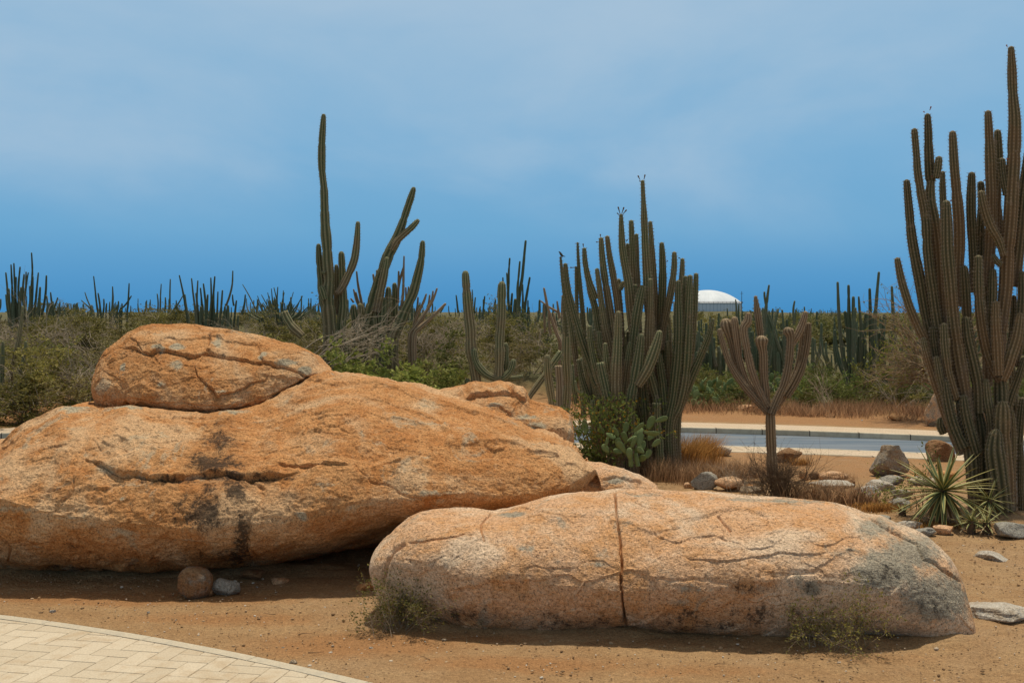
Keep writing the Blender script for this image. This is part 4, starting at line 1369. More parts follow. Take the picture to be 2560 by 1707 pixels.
# ------------------------------------------------------------------ build: loose stones
for a in [
    ('round brown stone in the shade at the foot of the huge boulder', 'Z', 443, 1375, 82, 70, BROWNR, 11, dict(square=0.1, thick=0.9, greys=0.3, cuts=2)),
    ('angular blue-grey stone beside the round brown stone', 'Z', 514, 1368, 66, 37, GREYR, 12, dict(square=0.9, thick=0.7, greys=0.9)),
    ('small tan stone wedged between the round and the angular stone', 'Z', 466, 1370, 44, 22, BROWNR, 13, dict(square=0.7)),
    ('flat brown stone lying in the shade under the huge boulder', 'Z', 575, 1332, 60, 22, BROWNR, 14, dict(square=0.7)),
    ('thin pale flake lying on the sand in front of the dark gap', 'Z', 640, 1342, 42, 13, PINK, 15, dict(square=0.6)),
    ('low orange rock at the left end of the long cracked boulder', 'Z', 842, 1362, 54, 22, ORANGE, 16, dict(square=0.4)),
    ('small pale stone under the weedy bush by the long boulder', 'Z', 977, 1440, 36, 18, PINK, 17, dict(square=0.7)),
    ('large grey boulder standing beside the near sidewalk', 'H', 985, 805, 440, 340, GREYR, 21, dict(square=0.45, thick=0.9, level=5, greys=0.35)),
    ('brown boulder half hidden behind the large grey boulder', 'H', 1480, 640, 310, 215, BROWNR, 22, dict(square=0.3, level=5, thick=0.9)),
    ('dark brown boulder right beside the dry candelabra cactus', 'Z', 1812, 1062, 66, 32, BROWNR, 23, dict(square=0.35, level=5)),
    ('speckled black and white boulder at the right edge beneath the giant cactus', 'H', 2350, 1110, 260, 400, PALER, 24, dict(square=0.4, level=5, greys=0.9)),
    ('white lichen rock left of the variegated rosette', 'H', 735, 1070, 300, 165, PALER, 25, dict(square=0.55, greys=0.6)),
    ('pale flat rock above the white lichen rock', 'H', 880, 960, 330, 110, PALER, 26, dict(square=0.55)),
    ('bluish rock behind the white lichen rock', 'H', 985, 890, 270, 90, GREYR, 27, dict(square=0.6, greys=0.9)),
    ('grey rock just left of the rosette leaves', 'H', 1080, 1040, 260, 100, GREYR, 28, dict(square=0.55, greys=0.5)),
    ('grey rock under the left leaves of the rosette', 'H', 1070, 1135, 260, 100, GREYR, 29, dict(square=0.5, greys=0.8)),
    ('long low slab lying left of the small brown block', 'H', 360, 930, 480, 75, PALER, 30, dict(square=0.6, thick=0.5)),
    ('small brown block on the long low slab', 'H', 512, 918, 165, 85, BROWNR, 31, dict(square=0.7)),
    ('flat-topped tan rock half buried in the sand behind the long slab', 'H', 380, 850, 340, 95, PINK, 32, dict(square=0.9, thick=0.5)),
    ('small rounded brown rock left of the flat-topped tan rock', 'H', 150, 840, 110, 90, BROWNR, 33, dict(square=0.3)),
    ('orange rock with a sunlit top behind the dead twiggy bush', 'H', 50, 850, 110, 120, ORANGE, 34, dict(square=0.4)),
    ('small orange stone below the rosette, left of the grey slab', 'H', 1190, 850, 130, 70, ORANGE, 35, dict(square=0.4)),
    ('tiny pink stone on the sand by the large grey boulder', 'H', 1005, 822, 60, 36, PINK, 36, dict(square=0.4)),
    ('grey slab behind the rosette', 'H', 1300, 900, 330, 80, GREYR, 37, dict(square=0.6)),
    ('orange rock behind the upper leaves of the rosette', 'H', 1560, 850, 260, 110, ORANGE, 38, dict(square=0.4)),
    ('blue-grey banded stone in front of the rosette', 'H', 1320, 1435, 260, 95, GREYR, 39, dict(square=0.5, greys=1.0)),
    ('yellowish stone beside the blue-grey banded stone', 'H', 1535, 1420, 230, 95, PINK, 40, dict(square=0.7)),
    ('flat grey slab between the long boulder and the rosette', 'H', 1150, 1345, 340, 75, PALER, 41, dict(square=0.6, thick=0.6)),
    ('small slate-grey stone just behind the right end of the long boulder', 'H', 880, 1260, 200, 50, GREYR, 42, dict(square=0.6, greys=0.9)),
    ('grey-blue rock at the right edge in front of the small rosette', 'H', 2300, 1450, 440, 160, GREYR, 43, dict(square=0.4, greys=0.9)),
    ('thin pale slab sunk in the sand on the right', 'S', 1890, 830, 165, 34, PALER, 44, dict(square=0.5, thick=1.3, sink=0.9)),
    ('wide pale slab sunk in the sand at the right end of the long boulder', 'S', 1960, 1190, 400, 70, PALER, 45, dict(square=0.6, thick=1.1, sink=0.9, level=5)),
    ('small grey stone next to the wide sunken slab', 'S', 1775, 1150, 90, 40, GREYR, 46, dict(square=0.5)),
    ('striped grey boulder among the dry grass behind the long boulder', 'S', 150, 420, 165, 110, GREYR, 47, dict(square=0.3, greys=0.8)),
    ('tan rock right of the striped grey boulder', 'S', 305, 428, 190, 85, PINK, 48, dict(square=0.35)),
    ('small orange stone on the tan rock', 'S', 408, 405, 65, 22, ORANGE, 49, dict(square=0.5)),
    ('grey stone behind the crest of the long boulder', 'S', 440, 440, 150, 45, GREYR, 50, dict(square=0.5)),
    ('small pale stone left of the striped grey boulder', 'S', 50, 412, 60, 40, PINK, 51, dict(square=0.4)),
    ('pale grey rock under the golden grass tuft by the road', 'S', 250, 215, 130, 60, PALER, 52, dict(square=0.4)),
    ('tall orange and grey standing rock beyond the road', 'N', 1715, 1205, 120, 222, PINK, 53, dict(square=0.45, level=5, greys=0.5)),
    ('whitish boulder under the dark cactus clump beyond the road', 'N', 1350, 1035, 115, 62, PALER, 54, dict(square=0.4, level=4)),
    ('flat orange rock beyond the road left of the blue-white bag', 'N', 1455, 1060, 110, 42, ORANGE, 55, dict(square=0.8)),
    ('small orange rock on the far dirt verge by the standing rock', 'N', 1465, 1165, 95, 32, ORANGE, 56, dict(square=0.6)),
    ('low tan rock on the far dirt verge left of the dry candelabra cactus', 'N', 460, 1098, 140, 38, PINK, 57, dict(square=0.5)),
    ('pale rock among the prickly pears beyond the road', 'N', 470, 1050, 70, 45, PINK, 58, dict(square=0.4)),
    ('flat brown stone lying on the far dirt verge', 'N', 1020, 1145, 75, 20, BROWNR, 59, dict(square=0.6)),
    ('grey rock in the scrub beyond the road right of the whitish boulder', 'N', 1540, 1025, 110, 34, GREYR, 60, dict(square=0.5)),
    ('orange rock half hidden beneath the central cactus cluster', 'D', 590, 1070, 80, 90, ORANGE, 61, dict(square=0.3)),
]:
    lab, cr, x, y, wv_, hv_, mat, sd_, kw = a
    u, v = px(cr, x, y)
    sc = CR[cr][2]
    small_rock('rock', lab, u, v, wv_ / sc, hv_ / sc, mat, seed=sd_, **kw)

# small stones one can count on the sand, white and brown
for i, (x, y, ww, hh, mt) in enumerate([(1704, 1146, 22, 14, PALER), (1345, 1212, 40, 18, GREYR), (1683, 1277, 22, 10, GREYR), (240, 977, 28, 14, PALER), (680, 978, 16, 9, PALER), (1180, 862, 14, 8, PALER), (2190, 1150, 20, 10, BROWNR), (2040, 1105, 24, 10, GREYR),
                                        (960, 862, 12, 7, PALER), (1300, 1140, 14, 8, PALER)]):
    u, v = px('Q', x, y)
    small_rock('pebble', 'small loose pebble lying on the open sand', u, v, ww / 1.8375, hh / 1.8375, mt, seed=200 + i, level=2, group='loose pebbles on the sand', cat='pebble')


def pebbles():
    V, T = ico(1)
    vs, ts = [], []
    n = 11000
    x = rng.uniform(-5.5, 5.5, n * 3); y = rng.uniform(6.6, 16.5, n * 3) 
    m = (y > footline(x) + 0.06) & (np.abs(x) < 0.47 * y + 0.3)
    x, y = x[m][:n], y[m][:n]
    z = gz(x, y) + 0.0
    s = 0.0035 + 0.004 * rng.random(len(x)) + 0.010 * rng.random(len(x)) ** 12
    for i in range(len(x)):
        p = V * s[i] * np.array([1.3, 1.0, 0.75]) * rng.uniform(0.7, 1.2, 3)
        a = rng.random() * 6.28
        p = p @ np.array([[math.cos(a), math.sin(a), 0], [-math.sin(a), math.cos(a), 0], [0, 0, 1]])
        vs.append(p + np.array([x[i], y[i], z[i] + 0.004]))
        ts.append(T + 42 * i if False else T + len(V) * i)
    tone = np.repeat(rng.random(len(x)), len(V))
    m_, t, b = new_mat('mixed grit')
    c = t.ramp(t.attr('tone'), [(0.0, (0.20, 0.12, 0.06, 1)), (0.5, (0.36, 0.22, 0.11, 1)), (0.8, (0.46, 0.32, 0.19, 1)), (1.0, (0.62, 0.56, 0.46, 1))])
    t.l(c, b.inputs['Base Color'])
    me = mk_mesh('gravel', np.vstack(vs), tris=np.vstack(ts), mats=[m_], smooth=False, attrs={'tone': tone})
    tag(obj('gravel', me), 'fine mixed grit scattered over the sand', 'gravel', kind='stuff')



def twig_debris():
    tb = Tubes(3)
    r = np.random.default_rng(91)
    k = 0
    while k < 420:
        x = r.uniform(-5, 6); y = r.uniform(7.4, 18)
        if y < footline(x) + 0.08:
            continue
        k += 1
        a = r.uniform(0, 6.28); L = r.uniform(0.03, 0.13)
        n = 4
        q = np.array([[x + math.cos(a) * L * j / n + r.normal() * 0.004, y + math.sin(a) * L * j / n + r.normal() * 0.004, float(gz(x, y)) + 0.012 + r.uniform(0, 0.008)] for j in range(n)])
        tb.add(q, [r.uniform(0.0018, 0.004), 0.0012])
    tag(obj('twig_debris', tb.mesh('twig_debris', TWIG_BROWN)), 'broken dry twigs scattered over the sand', 'debris', kind='stuff')


pebbles()
twig_debris()
# ------------------------------------------------------------------ build: cacti
def vshift(pts, dy):
    return [(p[0], p[1] + dy) + tuple(p[2:]) for p in pts]


# giant cactus at the right edge -- views A and B share their columns, B lies 1563 rows lower
DR = 14.1
ub, vb_ = px('B', 800, 1800)
base = np.array([(ub - CU) / F * DR, DR, float(gz((ub - CU) / F * DR, DR))])
t = thing('giant_cactus', base, 'giant many-stemmed columnar cactus towering at the right edge', 'cactus')
b = 1563
RIGHT = [
    ([(293, 1103, 46), (310, 1300, 58), (338, 1563, 68), (395, b + 300, 78), (445, b + 600, 74), (520, b + 900, 74), (600, b + 1200, 76), (690, b + 1500, 80)], 0.10),
    ([(355, 722, 44), (375, 900, 52), (400, 1150, 64), (428, 1340, 66), (440, 1420, 62)], 0.0),
    ([(430, 1345, 50), (445, 1450, 72), (455, b + 50, 78), (480, b + 350, 78), (535, b + 650, 76), (600, b + 900, 78), (680, b + 1200, 78)], 0.0),
    ([(455, 605, 44), (460, 750, 56), (462, 900, 66), (476, 1080, 72), (485, 1130, 60)], 0.12),
    ([(490, 1100, 48), (480, 1250, 74), (510, 1450, 80), (530, b + 100, 80), (545, b + 450, 70), (570, b + 700, 64)], 0.12),
    ([(540, 932, 44), (532, 1020, 52), (520, 1100, 50)], 0.02),
    ([(570, 1045, 30), (565, 1200, 48), (572, 1500, 52), (575, b + 300, 50)], 0.35),
    ([(595, 1262, 54), (600, 1450, 74), (605, b + 100, 84), (625, b + 350, 86), (650, b + 600, 88), (685, b + 850, 92), (725, b + 1100, 92), (765, b + 1350, 84)], -0.18),
    ([(638, 742, 46), (650, 950, 62), (670, 1200, 72), (685, 1450, 78), (682, b + 200, 70), (690, b + 500, 60)], 0.30),
    ([(785, 1050, 52), (785, 1250, 62), (792, 1500, 70), (800, b + 150, 70), (800, b + 400, 60)], 0.30),
    ([(850, 1118, 46), (862, 1300, 56), (850, 1500, 60), (850, b + 200, 56)], 0.40),
    ([(850, 1190, 50), (878, 1330, 62), (922, 1455, 66), (985, 1565, 62), (1025, 1680, 50)], -0.05),
    ([(908, 590, 44), (915, 800, 62), (922, 1050, 72), (930, 1350, 76), (925, b + 50, 76), (910, b + 350, 66)], 0.20),
    ([(980, 735, 48), (985, 950, 58), (972, 1200, 62), (970, 1500, 60)], 0.42),
    ([(960, 1150, 40), (990, 1400, 56), (1000, b + 50, 60)], 0.50),
    ([(1008, 943, 46), (1022, 1080, 54), (1050, 1230, 54)], 0.12),
    ([(1080, 108, 46), (1092, 300, 62), (1102, 500, 74), (1110, 650, 82), (1104, 850, 86), (1086, 1150, 92), (1072, 1450, 96), (1050, b + 150, 98), (1035, b + 400, 96), (1005, b + 700, 88), (985, b + 1000, 76)], 0.10),
    ([(1205, 880, 50), (1180, 1150, 70), (1150, 1400, 84), (1125, b + 100, 88), (1100, b + 350, 80)], 0.28),
    ([(222, 128, 40), (255, 300, 54), (310, 480, 62), (375, 630, 62), (430, 740, 56)], -0.05, 1),
    ([(420, 730, 30), (440, 830, 50), (490, 1000, 66), (560, 1200, 76), (640, 1420, 84), (720, 1600, 84)], -0.10, 1),
    ([(725, 190, 54), (738, 380, 64), (752, 600, 64), (790, 850, 66)], 0.16, 1),
    ([(835, 112, 52), (835, 330, 70), (850, 560, 76), (885, 780, 78), (945, 950, 74), (1000, 1060, 62)], -0.12, 1),
    ([(943, 215, 50), (940, 420, 64), (930, 680, 62), (940, 900, 56)], 0.10, 1),
    ([(972, 455, 48), (970, 640, 64), (978, 820, 70), (992, 1020, 66)], -0.26, 1),
    ([(1145, 550, 58), (1122, 750, 74), (1070, 930, 80), (1015, 1060, 70)], -0.24, 1),
    ([(495, 642, 44), (505, 780, 56), (530, 960, 58), (560, 1120, 50)], -0.05, 1),
    ([(575, 622, 46), (582, 800, 62), (610, 1000, 68), (670, 1200, 60)], -0.24, 1),
    ([(520, 862, 44), (540, 1000, 56), (575, 1160, 56), (620, 1300, 50)], -0.24, 1),
    ([(745, 572, 56), (762, 740, 74), (800, 920, 84), (832, 1100, 90), (835, 1300, 90)], -0.14, 1),
    ([(580, 1042, 46), (600, 1180, 66), (650, 1380, 84), (720, 1560, 84)], -0.26, 1),
    ([(720, 1162, 50), (735, 1290, 70), (775, 1450, 80), (820, 1600, 72)], -0.30, 1),
    ([(895, 1042, 46), (905, 1180, 62), (930, 1350, 64), (930, 1500, 60)], -0.22, 1),
    ([(1008, 1200, 84), (1010, 1350, 112), (1022, 1550, 116), (1030, 1750, 112), (1035, 1890, 110)], -0.34, 1),
    ([(985, 1418, 84), (972, 1560, 116), (985, 1700, 132), (1003, 1890, 138)], -0.55, 1),
    ([(1082, 1268, 34), (1090, 1400, 50), (1090, 1600, 52), (1090, 1850, 50)], -0.30, 1),
    ([(990, 1010, 60), (1000, 1100, 96), (1000, 1250, 104), (985, 1500, 100), (960, 1800, 90)], -0.05, 1),
    ([(690, 1200, 50), (735, 1400, 84), (780, 1600, 96), (800, 1860, 92)], -0.20, 1),
    ([(830, 1250, 50), (860, 1450, 84), (872, 1650, 86), (880, 1870, 82)], -0.06, 1),
    ([(560, 1330, 50), (556, 1390, 66), (580, 1450, 60)], 0.05, 1),
    ([(1180, 880, 40), (1130, 1040, 58), (1080, 1180, 62), (1040, 1330, 58)], 0.05, 1),
    ([(1160, 230, 40), (1165, 420, 66), (1150, 700, 70), (1110, 950, 64)], 0.15, 1),
    ([(1100, 415, 36), (1095, 640, 50), (1060, 900, 50)], 0.32, 1),
    ([(945, 110, 30), (975, 160, 44), (1005, 190, 36)], -0.02, 1),
    ([(880, 200, 40), (900, 500, 66), (900, 800, 70), (905, 1100, 70)], 0.50, 1),
    ([(1080, 900, 40), (1100, 1100, 60), (1110, 1400, 66), (1100, 1850, 60)], 0.35, 1),
    ([(700, 900, 40), (760, 1200, 70), (800, 1500, 80), (830, 1860, 80)], 0.35, 1),
    ([(1170, 1180, 40), (1150, 1350, 60), (1130, 1600, 60), (1120, 1840, 56)], 0.20, 1),
    ([(1150, 1520, 30), (1155, 1640, 44), (1155, 1860, 48)], -0.2, 1),
]
for i, s in enumerate(RIGHT):
    q = s[0][-1]
    if q[1] > (1700 if len(s) > 2 else 3300):
        s[0].append((q[0] + 3, q[1] + 70, q[2])); s[0].append((q[0] + 4, max(2030, q[1] + 120), q[2]))
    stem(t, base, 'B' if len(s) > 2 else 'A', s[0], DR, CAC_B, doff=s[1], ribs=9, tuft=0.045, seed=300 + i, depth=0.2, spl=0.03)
for x, y, dx, dy in [(470, 590, 0.02, -0.07), (1052, 115, -0.02, -0.04), (620, 1275, 0.03, -0.03), (1040, 958, 0.05, -0.01), (872, 1120, 0.03, -0.02), (430, 607, -0.02, -0.02), (480, 1085, 0.02, 0.0)]:
    bud(t, 'A', x, y, DR - 0.05, base, dx * 0.6, dy * 0.6, 0.010)

# central cluster: views C and D share their columns, D lies 1568 rows lower
DC = 17.8
b = 1568
ub, vb_ = px('D', 1640, 1480)
base = np.array([(ub - CU) / F * DC, DC, float(gz((ub - CU) / F * DC, DC))])
t = thing('organ_cactus', base, 'broad many-armed columnar cactus in the middle beside the road, two stems tipped with buds', 'cactus')
MID = [
    ([(1382, 132, 42), (1390, 350, 54), (1402, 600, 68), (1415, 850, 80), (1428, 1100, 96), (1445, 1350, 104), (1465, 1700, 104), (1490, 2100, 110), (1540, 2500, 110), (1610, 2900, 110)], 0.0),
    ([(1138, 515, 40), (1146, 700, 60), (1160, 900, 74), (1185, 1100, 84), (1220, 1300, 96), (1255, 1568, 112), (1300, 1900, 110), (1360, 2300, 100)], -0.05),
    ([(1252, 588, 50), (1262, 850, 68), (1272, 1100, 82), (1285, 1350, 88), (1300, 1700, 80)], 0.25),
    ([(1308, 735, 38), (1320, 1000, 50), (1328, 1300, 56), (1330, 1600, 56)], 0.4),
    ([(1466, 596, 44), (1482, 850, 58), (1500, 1150, 66), (1520, 1500, 72), (1530, 1900, 72)], 0.3),
    ([(1208, 845, 36), (1216, 1000, 44), (1222, 1300, 44)], 0.45),
    ([(982, 760, 44), (1005, 980, 62), (1045, 1220, 78), (1085, 1450, 86), (1108, 1650, 86), (1130, 2000, 80)], 0.15),
    ([(912, 780, 46), (922, 950, 62), (948, 1180, 72), (982, 1400, 80), (1020, 1650, 84), (1080, 2050, 86), (1130, 2350, 80)], 0.10),
    ([(866, 1128, 44), (888, 1300, 64), (912, 1500, 72), (955, 1750, 80), (1020, 2080, 84), (1060, 2400, 80)], 0.0),
    ([(725, 895, 44), (740, 1080, 60), (782, 1280, 70), (820, 1380, 72), (856, 1480, 66)], 0.10),
    ([(765, 1265, 44), (795, 1400, 64), (840, 1560, 70), (880, 1800, 76), (950, 2150, 80)], 0.16),
    ([(648, 835, 24), (654, 1000, 32), (668, 1250, 42), (690, 1480, 48), (715, 1750, 50), (740, 2200, 50)], 0.9),
    ([(628, 1105, 24), (634, 1300, 36), (640, 1568, 40), (650, 2000, 40)], 0.9),
    ([(508, 1075, 44), (528, 1280, 62), (566, 1480, 74), (615, 1680, 82), (690, 1930, 88), (775, 2150, 90), (850, 2380, 88), (930, 2600, 80)], 0.0),
    ([(455, 995, 24), (476, 1200, 40), (512, 1450, 54), (575, 1750, 62), (620, 2050, 62), (650, 2350, 60)], 0.5),
    ([(485, 1430, 28), (498, 1568, 36), (520, 1900, 38)], 0.8),
    ([(1595, 835, 46), (1603, 980, 68), (1606, 1200, 84), (1600, 1450, 86), (1588, 1700, 80), (1580, 2000, 76)], 0.25),
    ([(1735, 945, 46), (1735, 1130, 66), (1710, 1350, 74), (1668, 1568, 72), (1620, 1800, 74), (1585, 2050, 74)], 0.15),
    ([(1828, 1018, 44), (1824, 1200, 60), (1808, 1400, 68), (1785, 1600, 70)], 0.22),
    ([(1782, 1260, 54), (1780, 1500, 86), (1782, 1850, 104), (1765, 2200, 112), (1720, 2550, 110), (1665, 2850, 100)], -0.22),
    ([(1915, 1205, 58), (1903, 1420, 88), (1893, 1700, 112), (1875, 2050, 128), (1840, 2400, 126), (1780, 2680, 120), (1700, 2880, 110)], -0.18),
    ([(1868, 1215, 50), (1862, 1450, 64), (1850, 1750, 66), (1835, 2150, 70)], -0.05),
    ([(1983, 1180, 44), (1975, 1400, 60), (1958, 1700, 72), (1925, 2050, 74), (1870, 2400, 70)], 0.12),
    ([(2175, 1690, 34), (2125, 1890, 62), (2025, 2140, 84), (1930, 2350, 94), (1850, 2570, 92), (1770, 2790, 90)], -0.05),
    ([(1110, 1245, 46), (1106, 1400, 64), (1120, 1600, 70), (1140, 1900, 66)], 0.28),
    ([(1172, 1270, 44), (1150, 1330, 52), (1112, 1372, 50)], 0.14),
    ([(1378, 1322, 66), (1348, 1470, 92), (1312, 1700, 104), (1282, 1950, 100), (1260, 2150, 84)], -0.30),
    ([(1468, 1240, 46), (1465, 1450, 74), (1460, 1750, 92), (1455, 2100, 92)], -0.22),
    ([(1300, 1305, 46), (1300, 1500, 58), (1310, 1700, 58)], 0.1),
    ([(1112, b + 45, 56), (1106, b + 220, 86), (1096, b + 500, 112), (1086, b + 800, 128), (1090, b + 1080, 124), (1110, b + 1300, 116)], -0.55),
    ([(1365, b + 296, 58), (1345, b + 470, 96), (1315, b + 680, 124), (1290, b + 820, 104), (1262, b + 960, 112), (1240, b + 1180, 116), (1250, b + 1450, 110)], -0.60),
    ([(1578, b + 250, 58), (1530, b + 430, 98), (1455, b + 640, 122), (1385, b + 770, 120), (1320, b + 880, 100)], -0.62),
    ([(775, b + 198, 50), (790, b + 380, 70), (828, b + 580, 76), (890, b + 800, 78), (960, b + 1000, 76)], -0.2),
    ([(888, b + 265, 48), (900, b + 430, 68), (945, b + 600, 76), (1000, b + 800, 76)], -0.25),
    ([(953, b + 398, 52), (970, b + 580, 74), (1005, b + 780, 78), (1050, b + 980, 76)], -0.34),
    ([(900, b + 625, 80), (930, b + 760, 100), (975, b + 950, 104), (1020, b + 1180, 96)], -0.55, True),
    ([(1250, b + 390, 46), (1222, b + 600, 72), (1195, b + 800, 78), (1170, b + 1050, 76)], -0.35),
    ([(1668, b + 375, 42), (1680, b + 600, 62), (1670, b + 900, 66)], -0.05),
    ([(1540, b + 1068, 84), (1542, b + 1300, 92), (1570, b + 1520, 96)], -0.35, True),
    ([(1640, b + 1150, 90), (1640, b + 1300, 126), (1652, b + 1480, 128), (1660, b + 1680, 130)], -0.1),
    ([(840, b + 1050, 92), (842, b + 1180, 96), (850, b + 1400, 96)], -0.2, True),
    ([(1420, b + 500, 60), (1480, b + 800, 96), (1560, b + 1100, 110), (1620, b + 1400, 110)], -0.1),
    ([(1560, b + 500, 60), (1590, b + 800, 96), (1620, b + 1050, 110), (1650, b + 1350, 110)], -0.15),
    ([(1130, b + 300, 50), (1160, b + 700, 90), (1200, b + 1100, 100), (1260, b + 1500, 100)], 0.2),
    ([(1370, b + 600, 60), (1400, b + 1000, 96), (1430, b + 1500, 100)], 0.2),
    ([(760, b + 500, 50), (820, b + 900, 80), (900, b + 1300, 84)], 0.4),
    ([(1010, b + 700, 60), (1030, b + 1000, 90), (1050, b + 1450, 90)], 0.1),
]
_r = random.Random(77)
for _i in range(26):   # the crowd of stems inside the clump
    _x = _r.uniform(620, 1900); _top = 1500 + abs(_x - 1350) * 0.35 + _r.uniform(0, 420)
    _f = 1480 + (_x - 1350) * 0.42
    MID.append(([(_x, _top, 46), (_x + (_f - _x) * 0.12, _top + 300, 74), (_x + (_f - _x) * 0.45, _top + 700, 84), (_f, 3050, 84)], _r.uniform(0.25, 0.75)))
for i, s in enumerate(MID):
    q = s[0][-1]
    if q[1] > b + 1000:
        s[0].append((q[0] + 8, b + 1700, q[2])); s[0].append((q[0] + 8, b + 1960, q[2]))
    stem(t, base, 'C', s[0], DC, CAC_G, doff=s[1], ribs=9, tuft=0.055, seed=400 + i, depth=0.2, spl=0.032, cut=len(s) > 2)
for x, y, dx, dy in [(1352, 135, -0.03, -0.06), (1396, 132, 0.015, -0.07), (1360, 155, -0.02, -0.01), (1128, 518, -0.03, -0.10), (1146, 515, 0.03, -0.09), (1160, 520, 0.05, -0.06), (1116, 525, -0.03, -0.02),
                     (880, 835, -0.03, 0.0), (612, 1122, -0.06, 0.0), (1195, 830, 0.02, -0.03), (1648, 1060, 0.02, -0.02), (1522, 1095, 0.02, 0.0), (714, 893, -0.005, -0.05), (905, 778, 0.0, -0.04), (1808, 1020, -0.03, -0.01)]:
    bud(t, 'C', x, y, DC - 0.05, base, dx, dy, 0.012, TWIG_BROWN)

# bird on the thin stem
u, v = px('C', 458, 972)
bd = P(u, v, DC + 0.5)
pts = np.array([[-0.072, 0, 0.062], [-0.05, 0, 0.062], [-0.036, 0, 0.060], [-0.018, 0, 0.045], [0.0, 0, 0.015], [0.022, 0, -0.018], [0.05, 0, -0.045], [0.085, 0, -0.052], [0.125, 0, -0.062]])
rr = [0.002, 0.006, 0.021, 0.022, 0.032, 0.034, 0.024, 0.012, 0.008]
tb = Tubes(10)
tb.add(np.c_[catmull(np.c_[pts, rr], 4)][:, :3], catmull(np.c_[pts, rr], 4)[:, 3])
tb.add([[0.012, 0.008, -0.03], [0.010, 0.008, -0.075]], [0.004, 0.003])
tb.add([[0.024, -0.008, -0.03], [0.022, -0.008, -0.075]], [0.004, 0.003])
ob = obj('bird', tb.mesh('bird', flat_mat('dark plumage', (0.05, 0.055, 0.05, 1), (0.09, 0.085, 0.07, 1), 30)), None, tuple(bd))
ob.scale = (0.6, 0.6, 0.6)
tag(ob, 'small dark bird perched on the tip of a thin cactus stem', 'bird')

# two bare columns and a fallen stem left of the central cactus
def lone(name, label, crop, stems, d, mat=CAC_G, ub=None, **kw):
    p0 = stems[0][0][-1]
    u, v = px(crop, p0[0], p0[1])
    c = P(u, v, d)
    base = np.array([c[0], d, min(c[2], float(gz(c[0], d)) if c[2] - float(gz(c[0], d)) < 0.6 else c[2])])
    base[2] = float(gz(c[0], d))
    t = thing(name, base, label, 'cactus', kw.pop('group', None))
    ys = [s[0][-1][1] for s in stems] + [s[0][0][1] for s in stems]
    near_foot = max(ys) - 0.12 * (max(ys) - min(ys))
    for i, s in enumerate(stems):
        kk = dict(kw)
        q = s[0][-1]
        if q[1] >= near_foot and not (len(s) > 2 and s[2]):   # carry the stem down into the ground
            uu, vv = px(crop, q[0], q[1])
            dd = d + s[1]
            vg = CV + (H - float(gz((uu - CU) / F * dd, dd)) + 0.08) * F / dd
            yg = (vg - CR[crop][1]) * CR[crop][2]
            if yg > q[1] + 4:
                s = (list(s[0]) + [(q[0], (q[1] + yg) / 2) + tuple(q[2:3]), (q[0], yg) + tuple(q[2:3])],) + tuple(s[1:])
        if len(s) > 2 and s[2]:
            kk.update(s[2])
        stem(t, base, crop, s[0], d, mat, doff=s[1], seed=500 + i + int(abs(d) * 7), **kk)
    return t, base


lone('column_cactus', 'single upright green cactus column left of the broad central cactus', 'D', [([(518, 52, 72), (520, 300, 96), (525, 700, 100), (520, 1000, 92), (512, 1160, 84), (510, 1330, 84)], 0)], 24.0, ribs=9, tuft=0.07, spl=0.04, depth=0.22)
lone('column_cactus', 'short leaning green cactus column next to the single upright one', 'D', [([(300, 530, 60), (310, 700, 84), (335, 900, 88), (368, 1100, 88), (385, 1300, 84)], 0)], 23.6, ribs=9, tuft=0.07, spl=0.04, depth=0.22)
lone('fallen_cactus_stem', 'striped cactus stem leaning over diagonally behind the two columns', 'D', [([(470, 500, 66), (330, 700, 70), (200, 880, 70), (90, 1035, 66), (40, 1110, 60)], 0, dict(cut=True))], 24.6, ribs=7, depth=0.25)
lone('dead_cactus_trunk', 'brown rotten cactus trunk between the two green columns', 'D', [([(430, 660, 70), (440, 850, 76), (445, 1100, 80), (445, 1330, 80)], 0, dict(cut=True))], 24.3, mat=CAC_X, ribs=8)
lone('column_cactus', 'dim clump of slim cactus stems standing behind the central cactus', 'D',
     [([(690, 560, 40), (700, 800, 60), (710, 1090, 60), (715, 1190, 60)], 0), ([(610, 640, 40), (600, 850, 60), (640, 1080, 60)], 0.3), ([(620, 825, 26), (640, 930, 36), (680, 965, 34), (740, 970, 34)], -0.2),
      ([(745, 700, 40), (740, 900, 50), (760, 1100, 56)], 0.2), ([(790, 780, 40), (810, 900, 56), (800, 1090, 60)], 0), ([(850, 880, 40), (830, 1000, 56), (800, 1150, 50)], 0.3)], 29.3, ribs=8)

# cactus with a U-shaped pair of arms
lone('candelabra_cactus', 'cactus with two upright arms joined in a U shape above the layered boulder', 'M',
     [([(140, 568, 36), (146, 700, 48), (160, 850, 54), (180, 1000, 56), (205, 1180, 54), (215, 1300, 54)], 0), ([(183, 992, 32), (195, 1060, 40), (240, 1125, 42), (300, 1160, 40), (340, 1165, 36)], -0.15),
      ([(342, 628, 38), (340, 780, 50), (332, 950, 52), (325, 1110, 48), (318, 1250, 46)], -0.05), ([(362, 965, 30), (362, 1060, 38), (352, 1160, 36)], 0.15), ([(408, 1055, 32), (395, 1110, 40), (360, 1150, 40), (325, 1165, 36)], -0.1),
      ([(150, 1160, 30), (160, 1220, 40)], -0.1), ([(460, 1150, 24), (420, 1158, 30), (340, 1162, 30)], 0.1, dict(cut=True))], 29.5, ribs=9, tuft=0.08, spl=0.045, depth=0.22)

